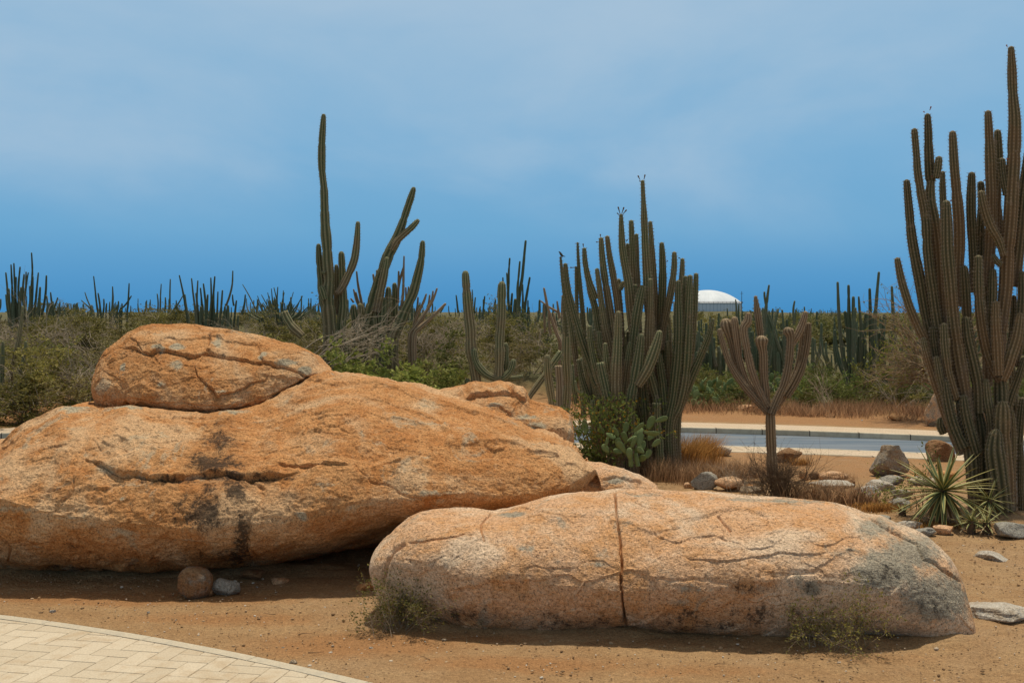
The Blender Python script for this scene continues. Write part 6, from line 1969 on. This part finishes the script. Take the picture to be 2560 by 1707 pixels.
# flowering bush in front of the central cactus
DF = 16.7
uu, vv = px('Z', 1395, 1095)
x0 = (uu - CU) / F * DF
base = np.array([x0, DF, float(gz(x0, DF))])
t = thing('flowering_bush', base, 'dark green bush with orange-yellow flowers at the foot of the central cactus', 'bush')
r = np.random.default_rng(37)
tb = Tubes(3); ends = []
for i in range(26):
    a = r.uniform(0, 6.28)
    branchy(tb, r, (r.normal() * 0.12, r.normal() * 0.08, 0), (math.cos(a) * 0.42 + 0.08, math.sin(a) * 0.3, 1.0), r.uniform(0.8, 1.15), 0.009, 1, (4, 7), 0.45, 0.1, 0.2, 7, ends)
E = np.array(ends)
E = E[(E[:, 2] < 1.25)]
obj('branches', tb.mesh('branches', TWIG_BROWN), t)
n = 2300
n = 1800
idx = r.integers(0, len(E), n)
obj('foliage', leaf_mesh('foliage', E[idx, :3] + r.normal(size=(n, 3)) * 0.05, 0.072, LEAF_DARK, dirs=E[idx, 3:] + r.normal(size=(n, 3)) * 0.8, aspect=0.4, r=r), t)
n = 1100
lowp = np.c_[r.normal(-0.26, 0.15, n), r.normal(-0.1, 0.12, n), np.abs(r.normal(0.18, 0.17, n)) + 0.03]
obj('foliage', leaf_mesh('foliage', lowp, 0.07, LEAF_DARK, aspect=0.38, r=r), t)
top = E[E[:, 2] > 0.55]
idx = r.integers(0, len(top), 420)
obj('blossoms', leaf_mesh('blossoms', top[idx, :3] + r.normal(size=(420, 3)) * 0.03, 0.034, PETAL, aspect=0.9, r=r), t)

# prickly pear in front of it
DP = 16.2
uu, vv = px('Z', 1448, 1100)
x0 = (uu - CU) / F * DP
base = np.array([x0, DP, float(gz(x0, DP))])
t = thing('prickly_pear', base, 'young prickly pear with broad flat pads beside the flowering bush', 'cactus')
r = np.random.default_rng(41)


def pad_mesh(L, W, th=0.022, seed=0):
    V, T = ico(3)
    p = V.copy()
    z = (p[:, 2] + 1) / 2                        # 0 foot .. 1 tip
    wsc = 0.62 + 0.55 * z - 0.12 * z ** 2
    q = np.c_[p[:, 0] * W / 2 * wsc, p[:, 1] * th, z * L]
    q[:, 1] += 0.02 * np.sin(q[:, 2] / L * 2.5 + seed) * np.sign(0.5)
    return mk_mesh('pad', q, tris=T, mats=[PAD])


PADS = [(1435, 1370, 165, 95, 62), (1525, 1290, 150, 72, 20), (1290, 1410, 150, 75, 48), (1395, 1410, 185, 76, -2), (1280, 1460, 150, 80, 38), (1330, 1568, 165, 88, 74), (870, 1350, 120, 66, -35), (975, 1420, 135, 76, -22),
        (1195, 1535, 140, 86, 105), (1205, 1510, 140, 60, 18), (950, 1568, 120, 60, 68), (1080, 1500, 120, 66, -25), (1385, 1600, 100, 82, 85), (745, 1430, 170, 78, 98), (1180, 1640, 150, 84, 120), (1300, 1660, 140, 84, 55), (1240, 1720, 140, 86, 92), (1140, 1640, 120, 70, 160),
        (1420, 1700, 110, 74, 62), (1400, 1640, 100, 70, 140), (1120, 1590, 130, 86, 100), (1260, 1590, 150, 90, 70), (1000, 1640, 120, 80, 130), (1440, 1500, 130, 84, 50), (1480, 1560, 120, 78, 30), (1180, 1420, 130, 80, 80), (1100, 1460, 120, 76, 120), (1330, 1740, 130, 84, 40)]
for i, (cx, cy, L, W, ang) in enumerate(PADS):
    uu, vv = px('D', cx, cy)
    c = P(uu, vv, DP - 0.1 + r.uniform(-0.22, 0.22)) - base
    k = 1 / 4.506 / F * DP
    o = obj('pad', pad_mesh(L * k, W * k, 0.012 + 0.004 * r.random(), i), t, tuple(c))
    m = Matrix.Rotation(r.uniform(-0.7, 0.7), 3, 'Z') @ Matrix.Rotation(math.radians(90 - ang), 3, 'Y') @ Matrix.Rotation(r.uniform(-0.6, 0.6), 3, 'Z')
    o.rotation_euler = m.to_euler()
tb = Tubes(7)
for a in ([(1250, 1790), (1245, 1700), (1230, 1600)], [(1330, 1790), (1310, 1700), (1300, 1640)]):
    tb.add(catmull([P(*px('D', x, y), DP - 0.1) - base for x, y in a], 5), [0.035, 0.03])
obj('trunk', tb.mesh('trunk', PAD), t)
# far clumps of prickly pears
for i, (x, y) in enumerate([(130, 985), (230, 975), (395, 1010), (65, 1000), (620, 960), (700, 940)]):
    uu, vv = px('N', x, y)
    d = 31.5 + (i % 3) * 0.5
    c = P(uu, vv, d); c[2] = float(gz(c[0], d))
    t = thing('prickly_pear', c, 'green prickly pear clump in the scrub beyond the road', 'cactus', 'prickly pears beyond the road')
    for j in range(26):
        lvl = r.uniform(0, 1)
        o = obj('pad', pad_mesh(0.26 * r.uniform(0.8, 1.2), 0.17 * r.uniform(0.8, 1.2), 0.02, j), t, (r.normal() * 0.38, r.normal() * 0.25, 0.75 * lvl * r.uniform(0.5, 1)))
        o.rotation_euler = (r.normal() * 0.3, r.normal() * 0.6, r.uniform(0, 3.1))


# dry grasses
def blades(n, cx, cy, sx, sy, h0, h1, lean, width, mat, base, r, dirx=0.0, name='blades'):
    x = cx + r.normal(size=n) * sx; y = cy + r.normal(size=n) * sy
    z = gz(x, y) - 0.01
    h = r.uniform(h0, h1, n)
    lx = r.normal(size=n) * lean + dirx; ly = r.normal(size=n) * lean
    wv = width * (0.6 + 0.8 * r.random(n))
    a = r.uniform(0, np.pi, n)
    sxv = np.cos(a) * wv; syv = np.sin(a) * wv
    p0 = np.stack([x, y, z], 1)
    p1 = p0 + np.stack([lx * 0.30, ly * 0.30, 0.55 * np.ones(n)], 1) * h[:, None]
    p2 = p0 + np.stack([lx * 0.95, ly * 0.95, 0.98 - 0.25 * (lx ** 2 + ly ** 2)], 1) * h[:, None]
    sd = np.stack([sxv, syv, 0 * sxv], 1)
    v = np.stack([p0 - sd, p0 + sd, p1 + sd * 0.8, p1 - sd * 0.8, p2], 1).reshape(-1, 3) - np.asarray(base)
    k = np.arange(n)[:, None] * 5
    tr = np.concatenate([k + np.array([[0, 1, 2]]), k + np.array([[0, 2, 3]]), k + np.array([[3, 2, 4]])])
    return mk_mesh(name, v, tris=tr, mats=[mat], smooth=False, attrs={'tone': np.repeat(r.random(n), 5)})


def grass_tuft(name, label, c, x, y, n, sx, sy, h0, h1, lean, w_, mat, seed, dirx=0.0, d=None, cat='grass tuft', group=None):
    u, v = px(c, x, y)
    d = d or gd(u, v)
    q = P(u, v, d)
    base = (float(q[0]), d, float(gz(q[0], d)))
    me = blades(n, base[0], d, sx, sy, h0, h1, lean, w_, mat, base, np.random.default_rng(seed), dirx, name)
    tag(obj(name, me, None, base), label, cat, group)


grass_tuft('grass_tuft', 'shaggy golden grass tuft right of the central cactus trunk', 'Z', 1560, 1085, 1500, 0.24, 0.16, 0.35, 0.72, 0.30, 0.0035, GRASS_GOLD, 1, 0.16)
grass_tuft('grass_tuft', 'golden grass tuft bowing right towards the road', 'Z', 1605, 1068, 1300, 0.15, 0.14, 0.3, 0.66, 0.28, 0.0035, GRASS_GOLD, 2, 0.40)
grass_tuft('grass_tuft', 'pale dry grass tuft between the boulders and the golden tuft', 'Z', 1540, 1105, 900, 0.22, 0.14, 0.2, 0.48, 0.35, 0.003, GRASS_DRY, 3)
grass_tuft('grass_tuft', 'pale dry grass tuft left of the dead twiggy bush', 'Z', 1630, 1115, 1100, 0.26, 0.14, 0.2, 0.46, 0.35, 0.003, GRASS_DRY, 4)
grass_tuft('grass_tuft', 'wiry grey grass tuft right of the golden tuft, near the sidewalk', 'Z', 1700, 1098, 700, 0.25, 0.12, 0.16, 0.38, 0.3, 0.003, GRASS_DRY, 5)
grass_tuft('grass_tuft', 'short golden grass at the foot of the dark brown boulder', 'Z', 1838, 1068, 320, 0.10, 0.07, 0.08, 0.2, 0.4, 0.003, GRASS_GOLD, 6)
grass_tuft('grass_tuft', 'drooping tan grass behind the crest of the long boulder', 'Z', 1880, 1150, 520, 0.26, 0.12, 0.16, 0.34, 0.5, 0.006, GRASS_DRY, 7)
grass_tuft('grass_tuft', 'tan grass with broad blades behind the right shoulder of the long boulder', 'Z', 1950, 1160, 420, 0.18, 0.10, 0.16, 0.36, 0.42, 0.006, GRASS_DRY, 8)
grass_tuft('grass_tuft', 'rusty low grass between the long boulder and the white lichen rock', 'Z', 2020, 1172, 700, 0.15, 0.09, 0.05, 0.14, 0.5, 0.004, GRASS_GOLD, 9)
grass_tuft('grass_tuft', 'dry grass on the flat-topped tan rock', 'H', 430, 850, 260, 0.16, 0.08, 0.08, 0.2, 0.45, 0.003, GRASS_DRY, 10)
grass_tuft('grass_tuft', 'rusty grass under the variegated rosette', 'H', 1420, 1330, 420, 0.34, 0.10, 0.03, 0.10, 0.5, 0.004, GRASS_GOLD, 11)

r = np.random.default_rng(43)
n = 22000
uu = r.uniform(1430, 2950, n)
x = np.empty(n); y = np.empty(n)
s = np.abs(r.normal(4.6, 1.2, n)) * (0.9 + 0.25 * np.sin(uu / 55.0) + 0.12 * np.sin(uu / 17.0))
y = 27.5 + s
x = (uu - CU) / F * y
y = yback(x) + s
z = gz(x, y)
m = s > 2.3
x, y, z = x[m], y[m], z[m]
n = len(x)
h = r.uniform(0.10, 0.42, n)
lx, ly = r.normal(size=(2, n)) * 0.4
sd = np.stack([np.full(n, 0.006), r.normal(size=n) * 0.004, np.zeros(n)], 1)
p0 = np.stack([x, y, z], 1)
p2 = p0 + np.stack([lx, ly, np.ones(n)], 1) * h[:, None]
v = np.stack([p0 - sd, p0 + sd, p2], 1).reshape(-1, 3)
me = mk_mesh('dry_grass', v, tris=np.arange(3 * n).reshape(-1, 3), mats=[GRASS_RED], smooth=False, attrs={'tone': np.repeat(r.random(n), 3)})
tag(obj('dry_grass', me), 'reddish dry grass along the far verge beyond the road', 'grass', kind='stuff')

# dead twiggy bush in front of the dry cactus
def twig_bush(name, label, c, x, y, n, L, rad, sp, mat, seed, leaves=0, lmat=None, lsize=0.03, d=None, depth=2, up=1.0, dirx=0.0, droop=0.1, cat='bush', kids=(3, 5), diry=0.0):
    u, v = px(c, x, y)
    d = d or gd(u, v)
    q = P(u, v, d)
    base = np.array([q[0], d, float(gz(q[0], d))])
    r = np.random.default_rng(seed)
    tb = Tubes(3); ends = []
    for i in range(n):
        branchy(tb, r, (r.normal() * sp * 0.25, r.normal() * sp * 0.2, -0.01), (r.normal() * sp + dirx, r.normal() * sp * 0.8 + diry, up), L * r.uniform(0.6, 1.15), rad, depth, kids, 0.5, droop, 0.25, 6, ends)
    if not leaves:
        tag(obj(name, tb.mesh(name, mat), None, tuple(base)), label, cat)
        return
    t = thing(name, base, label, cat)
    obj('branches', tb.mesh('branches', mat), t)
    E = np.array(ends)
    idx = r.integers(0, len(E), leaves)
    obj('foliage', leaf_mesh('foliage', E[idx, :3] + r.normal(size=(leaves, 3)) * lsize * 0.7, lsize, lmat, dirs=E[idx, 3:] + r.normal(size=(leaves, 3)) * 0.7, r=r), t)


twig_bush('dead_bush', 'dark leafless twiggy bush in front of the dry candelabra cactus', 'Z', 1785, 1150, 80, 0.50, 0.006, 0.36, TWIG_BROWN, 1)
twig_bush('dead_bush', 'grey leafless twigs right of the striped grey boulder', 'Z', 1720, 1140, 24, 0.34, 0.004, 0.5, TWIG_GREY, 2)
twig_bush('dead_bush', 'sparse bare twigs standing by the long low slab', 'H', 600, 1040, 3, 0.30, 0.004, 0.25, TWIG_BROWN, 3, depth=1, kids=(1, 3))
twig_bush('dead_bush', 'single bare twig rising behind the flat-topped tan rock', 'H', 300, 900, 2, 0.30, 0.003, 0.3, TWIG_BROWN, 4, depth=1, kids=(1, 2), dirx=-0.3)
twig_bush('dead_bush', 'pale bare shrub on the far verge in the red grass', 'N', 985, 1110, 7, 1.1, 0.012, 0.45, TWIG_PALE, 5, depth=2, dirx=-0.25)
twig_bush('dead_bush', 'dark leafless bush in front of the dark cactus clump', 'N', 1455, 985, 7, 1.0, 0.016, 0.6, TWIG_GREY, 6, depth=2, d=31)
twig_bush('dead_bush', 'tangle of bare grey twigs poking above the scrub at the far left', 'K', 150, 720, 9, 1.5, 0.018, 0.7, TWIG_GREY, 21, d=33, depth=2)
twig_bush('dead_bush', 'bare pale arching twigs sticking out of the scrub left of the perched boulder', 'K', 430, 700, 8, 1.5, 0.016, 0.8, TWIG_PALE, 22, d=34, depth=2)
twig_bush('dead_bush', 'grey brushy bare shrub behind the U-shaped cactus', 'M', 250, 1090, 12, 1.1, 0.012, 0.8, TWIG_GREY, 23, d=31.5, depth=2)
twig_bush('sapling', 'spindly leafy sapling growing beside the large grey boulder', 'H', 1310, 800, 6, 0.42, 0.006, 0.28, TWIG_BROWN, 7, 260, LEAF_VINE, 0.040, d=13.9, kids=(2, 4), dirx=-0.06)
twig_bush('sapling', 'leafy shoots leaning over the top of the large grey boulder', 'H', 1180, 640, 7, 0.34, 0.005, 0.3, TWIG_BROWN, 8, 240, LEAF_VINE, 0.036, d=14.2, kids=(2, 4), dirx=-0.7, up=0.9)
twig_bush('weed_bush', 'scruffy green weed bush at the left end of the long boulder', 'Z', 918, 1446, 34, 0.27, 0.0025, 0.42, TWIG_PALE, 9, 3000, LEAF_SCRUB, 0.020, kids=(3, 6), diry=-0.12, up=1.25)
twig_bush('weed_bush', 'scruffy green weed bush in front of the right half of the long boulder', 'Z', 1908, 1478, 36, 0.29, 0.0025, 0.45, TWIG_PALE, 10, 3000, LEAF_SCRUB, 0.020, kids=(3, 6), diry=-0.12, up=1.25)
twig_bush('weed', 'tiny weed at the foot of the long boulder', 'Z', 1112, 1452, 6, 0.09, 0.0016, 0.5, TWIG_BROWN, 11, 110, LEAF_LOW, 0.012, kids=(2, 4), cat='weed')
twig_bush('weed', 'small sprig of weed on the sand left of the long boulder', 'Z', 872, 1440, 5, 0.08, 0.0016, 0.6, TWIG_BROWN, 12, 90, LEAF_LOW, 0.012, kids=(2, 4), cat='weed')


# variegated rosettes
def striped_mat():
    m, t, b = new_mat('striped leaf')
    e = t.attr('edge')
    tone = t.attr('tone')
    al = t.attr('along')
    g = t.mix(tone, (0.085, 0.115, 0.042, 1), (0.140, 0.165, 0.065, 1))
    y = t.mix(tone, (0.42, 0.355, 0.10, 1), (0.52, 0.445, 0.185, 1))
    c = t.mix(t.rng(e, 0.50, 0.72), g, y)
    c = t.mix(t.rng(al, 0.90, 1.0), c, (0.12, 0.07, 0.03, 1))
    c = t.mix(t.math('GREATER_THAN', tone, 1.5), c, (0.33, 0.24, 0.13, 1))
    t.l(c, b.inputs['Base Color'])
    b.inputs['Roughness'].default_value = 0.55
    return m


STRIPE = striped_mat()


def rosette(name, label, c, x, y, hub, L, W, n, seed, d=None, emin=-0.9, emax=1.35):
    u, v = px(c, x, y)
    d = d or gd(u, v)
    q = P(u, v, d)
    base = np.array([q[0], d, float(gz(q[0], d))])
    r = np.random.default_rng(seed)
    V, Q, E, A, TN = [], [], [], [], []
    nv = 0
    S = 14; M = 7
    s = np.linspace(0, 1, S)
    ac = np.linspace(-1, 1, M)
    t = thing(name, base, label, 'rosette plant')
    for i in range(n):
        f = (i + 0.5) / n
        el = emax - (emax - emin) * f ** 0.62 + r.normal() * 0.07
        az = i * 2.39996 + r.normal() * 0.12
        ll = L * r.uniform(0.85, 1.1) * (0.8 + 0.2 * math.cos(el))
        bend = r.uniform(0.05, 0.35) * (1.0 if el < 0.7 else 0.25)
        e = el - bend * s ** 1.6
        h = np.concatenate([[0], np.cumsum(np.cos(e[:-1]) * ll / (S - 1))]); z = np.concatenate([[0], np.cumsum(np.sin(e[:-1]) * ll / (S - 1))])
        ctr = np.stack([np.cos(az) * h, np.sin(az) * h, hub + z], 1)
        ctr[:, 2] = np.maximum(ctr[:, 2], 0.012 + 0.02 * r.random())
        wd = W / 2 * np.clip(0.55 + 1.6 * s, 0, 1) * (1 - s ** 2.2) ** 0.8
        sd = np.array([-math.sin(az), math.cos(az), 0])
        up = np.stack([-np.cos(az) * np.sin(e), -np.sin(az) * np.sin(e), np.cos(e)], 1)
        g = ctr[:, None] + sd[None, None] * (wd[:, None] * ac[None])[..., None] + up[:, None] * (wd[:, None] * 0.35 * (ac ** 2)[None])[..., None]
        V.append(g.reshape(-1, 3))
        a = np.arange(S - 1)[:, None] * M; bq = np.arange(M - 1)[None]
        Q.append(np.stack([a + bq, a + bq + 1, a + M + bq + 1, a + M + bq], -1).reshape(-1, 4) + nv)
        nv += S * M
        E.append(np.tile(np.abs(ac), S)); A.append(np.repeat(s, M))
        TN.append(np.full(S * M, r.random() if not (f > 0.93) else 2.0))
    me = mk_mesh('leaves', np.vstack(V), quads=np.vstack(Q), mats=[STRIPE], attrs={'edge': np.concatenate(E), 'along': np.concatenate(A), 'tone': np.concatenate(TN)})
    obj('leaves', me, t)
    tb = Tubes(8)
    tb.add([(0, 0, -0.03), (0, 0, hub * 0.6), (0, 0, hub + 0.02)], [0.05, 0.04])
    obj('stem', tb.mesh('stem', TWIG_BROWN), t)


rosette('rosette_plant', 'large rosette of stiff yellow-striped sword leaves in front of the giant cactus', 'H', 1500, 1290, 0.36, 0.66, 0.050, 96, 1, emin=-0.95, emax=1.25)
rosette('rosette_plant', 'medium striped rosette at the right of the large one', 'H', 1985, 1240, 0.20, 0.36, 0.030, 44, 2)
rosette('rosette_plant', 'small low striped rosette in front of the large one', 'H', 1800, 1390, 0.11, 0.25, 0.024, 34, 3, emin=-0.4)
rosette('rosette_plant', 'small low striped rosette between the grey-blue rock and the medium rosette', 'H', 1960, 1395, 0.10, 0.24, 0.022, 30, 4, emin=-0.4)
rosette('rosette_plant', 'small dull rosette under the left leaves of the large one', 'H', 1075, 1215, 0.05, 0.18, 0.018, 22, 5, emin=-0.2)

# ------------------------------------------------------------------ build: dome, mast, litter
DD = 250.0
uc, vb_ = px('N', 185, 432)
cx = (uc - CU) / F * DD
zb = H - (vb_ - CV) / F * DD
k = DD / F / 2.703
R = 232 * k
zw = zb + 58 * k
zt = zb + 148 * k
base = np.array([cx, DD, zb - 1.2])
t = thing('storage_tank', base, 'white domed storage tank on the hilltop behind the central cactus', 'tank')
m_dome, tt, bb = new_mat('pale dome panels')
v_ = objco(tt)
sx_ = tt.n('ShaderNodeSeparateXYZ'); tt.l(v_, sx_.inputs[0])
ang = tt.math('ARCTAN2', sx_.outputs[1], sx_.outputs[0])
f1 = tt.math('FRACT', tt.math('MULTIPLY', ang, 48 / 6.2832))
f2 = tt.math('FRACT', tt.math('MULTIPLY', sx_.outputs[2], 2.2))
ln = tt.math('MAXIMUM', tt.math('LESS_THAN', f1, 0.08), tt.math('LESS_THAN', f2, 0.08))
cc = tt.mix(tt.rng(tt.noise(v_, 0.6, 4, 0.6), 0.35, 0.7), (0.62, 0.66, 0.68, 1), (0.72, 0.75, 0.76, 1))
cc = tt.mix(tt.math('MULTIPLY', ln, 0.35), cc, (0.40, 0.45, 0.48, 1))
tt.l(cc, bb.inputs['Base Color'])
bb.inputs['Roughness'].default_value = 0.55


def lathe(prof, n, name, mat):
    prof = np.array(prof)
    th = np.arange(n) * 2 * np.pi / n
    v = np.stack([prof[:, None, 0] * np.cos(th), prof[:, None, 0] * np.sin(th), np.broadcast_to(prof[:, None, 1], (len(prof), n))], -1).reshape(-1, 3)
    i = np.arange(len(prof) - 1)[:, None] * n; j = np.arange(n)[None]; j2 = (j + 1) % n
    q = np.stack([i + j, i + j2, i + n + j2, i + n + j], -1).reshape(-1, 4)
    return mk_mesh(name, v, quads=q, mats=[mat])


hd = zt - zw
Rs_ = (R * R + hd * hd) / (2 * hd)
prof = []
for a in np.linspace(0, math.asin(min(1, R / Rs_)), 26):
    prof.append((max(0.01, Rs_ * math.sin(a)), zt - Rs_ * (1 - math.cos(a)) - base[2]))
obj('dome_roof', lathe(prof, 96, 'dome_roof', m_dome), t)
m_wall, tt, bb = new_mat('ribbed tank wall')
v_ = objco(tt)
sx_ = tt.n('ShaderNodeSeparateXYZ'); tt.l(v_, sx_.inputs[0])
ang = tt.math('ARCTAN2', sx_.outputs[1], sx_.outputs[0])
f1 = tt.math('FRACT', tt.math('MULTIPLY', ang, 60 / 6.2832))
cc = tt.mix(tt.math('LESS_THAN', f1, 0.14), (0.60, 0.66, 0.70, 1), (0.36, 0.44, 0.50, 1))
tt.l(cc, bb.inputs['Base Color'])
obj('wall', lathe([(R * 0.985, 0.0), (R * 0.985, zw - base[2] - 0.02)], 96, 'wall', m_wall), t)
tb = Tubes(4)
for zz in (0.02, 0.30):
    a = np.linspace(0, 2 * np.pi, 97)
    tb.add(np.stack([np.cos(a) * R * 1.012, np.sin(a) * R * 1.012, np.full(97, zw - base[2] + zz)], 1), 0.045)
for a in np.arange(48) * 2 * np.pi / 48:
    tb.add([(math.cos(a) * R * 1.012, math.sin(a) * R * 1.012, zw - base[2]), (math.cos(a) * R * 1.012, math.sin(a) * R * 1.012, zw - base[2] + 0.32)], 0.03)
obj('railing', tb.mesh('railing', DARKM), t)
u1, v1 = px('N', 417, 430); u2, v2 = px('N', 417, 292)
p1 = P(u1, v1, 246); p2 = P(u2, v2, 246)
tb = Tubes(6)
tb.add([p1 - p1 - np.array([0, 0, 1.5]), p2 - p1], [0.09, 0.05])
tb.add([p2 - p1 + np.array([-0.35, 0, -0.5]), p2 - p1 + np.array([0.35, 0, -0.5])], 0.04)
tag(obj('mast', tb.mesh('mast', DARKM), None, tuple(p1)), 'thin dark mast standing at the right edge of the domed tank', 'mast')


def litter(label, c, x, y, wpx, hpx, seed, d=None, col=None):
    u, v = px(c, x, y)
    d = d or gd(u, v)
    V, T = ico(3)
    r = np.random.default_rng(seed)
    o = r.random(3) * 20
    p = V * (1 + 0.55 * fbm(V * 1.6 + o, 3) + 0.25 * fbm(V * 4 + o, 2, ridge=True))[:, None]
    k = d / F / CR[c][2]
    p = p * np.array([wpx * k / 2, wpx * k / 2.5, hpx * k / 2])
    p[:, 2] -= p[:, 2].min()
    q = P(u, v, d)
    tag(obj('plastic_bag', mk_mesh('plastic_bag', p, tris=T, mats=[col or WHITE], smooth=False), None, (float(q[0]), d, float(q[2]) - 0.01)), label, 'litter')


BLUEW = flat_mat('bluish white plastic', (0.50, 0.62, 0.70, 1), (0.66, 0.72, 0.75, 1), 9)
litter('bluish white plastic bag lying beside the whitish boulder', 'N', 1410, 1012, 46, 24, 1, None, BLUEW)
litter('crumpled blue and white plastic bag right of the flat orange rock', 'N', 1517, 1074, 24, 28, 2, None, BLUEW)
litter('white plastic scrap on the far verge beside the dry candelabra cactus', 'N', 740, 1108, 30, 22, 3)
litter('small white scrap in the red grass below the pale bare shrub', 'N', 990, 1118, 20, 18, 4)
litter('white scrap in the scrub beside the prickly pears', 'N', 238, 1055, 18, 12, 5)
litter('thin white scrap at the edge of the red grass near the standing rock', 'N', 1230, 1165, 10, 7, 6)
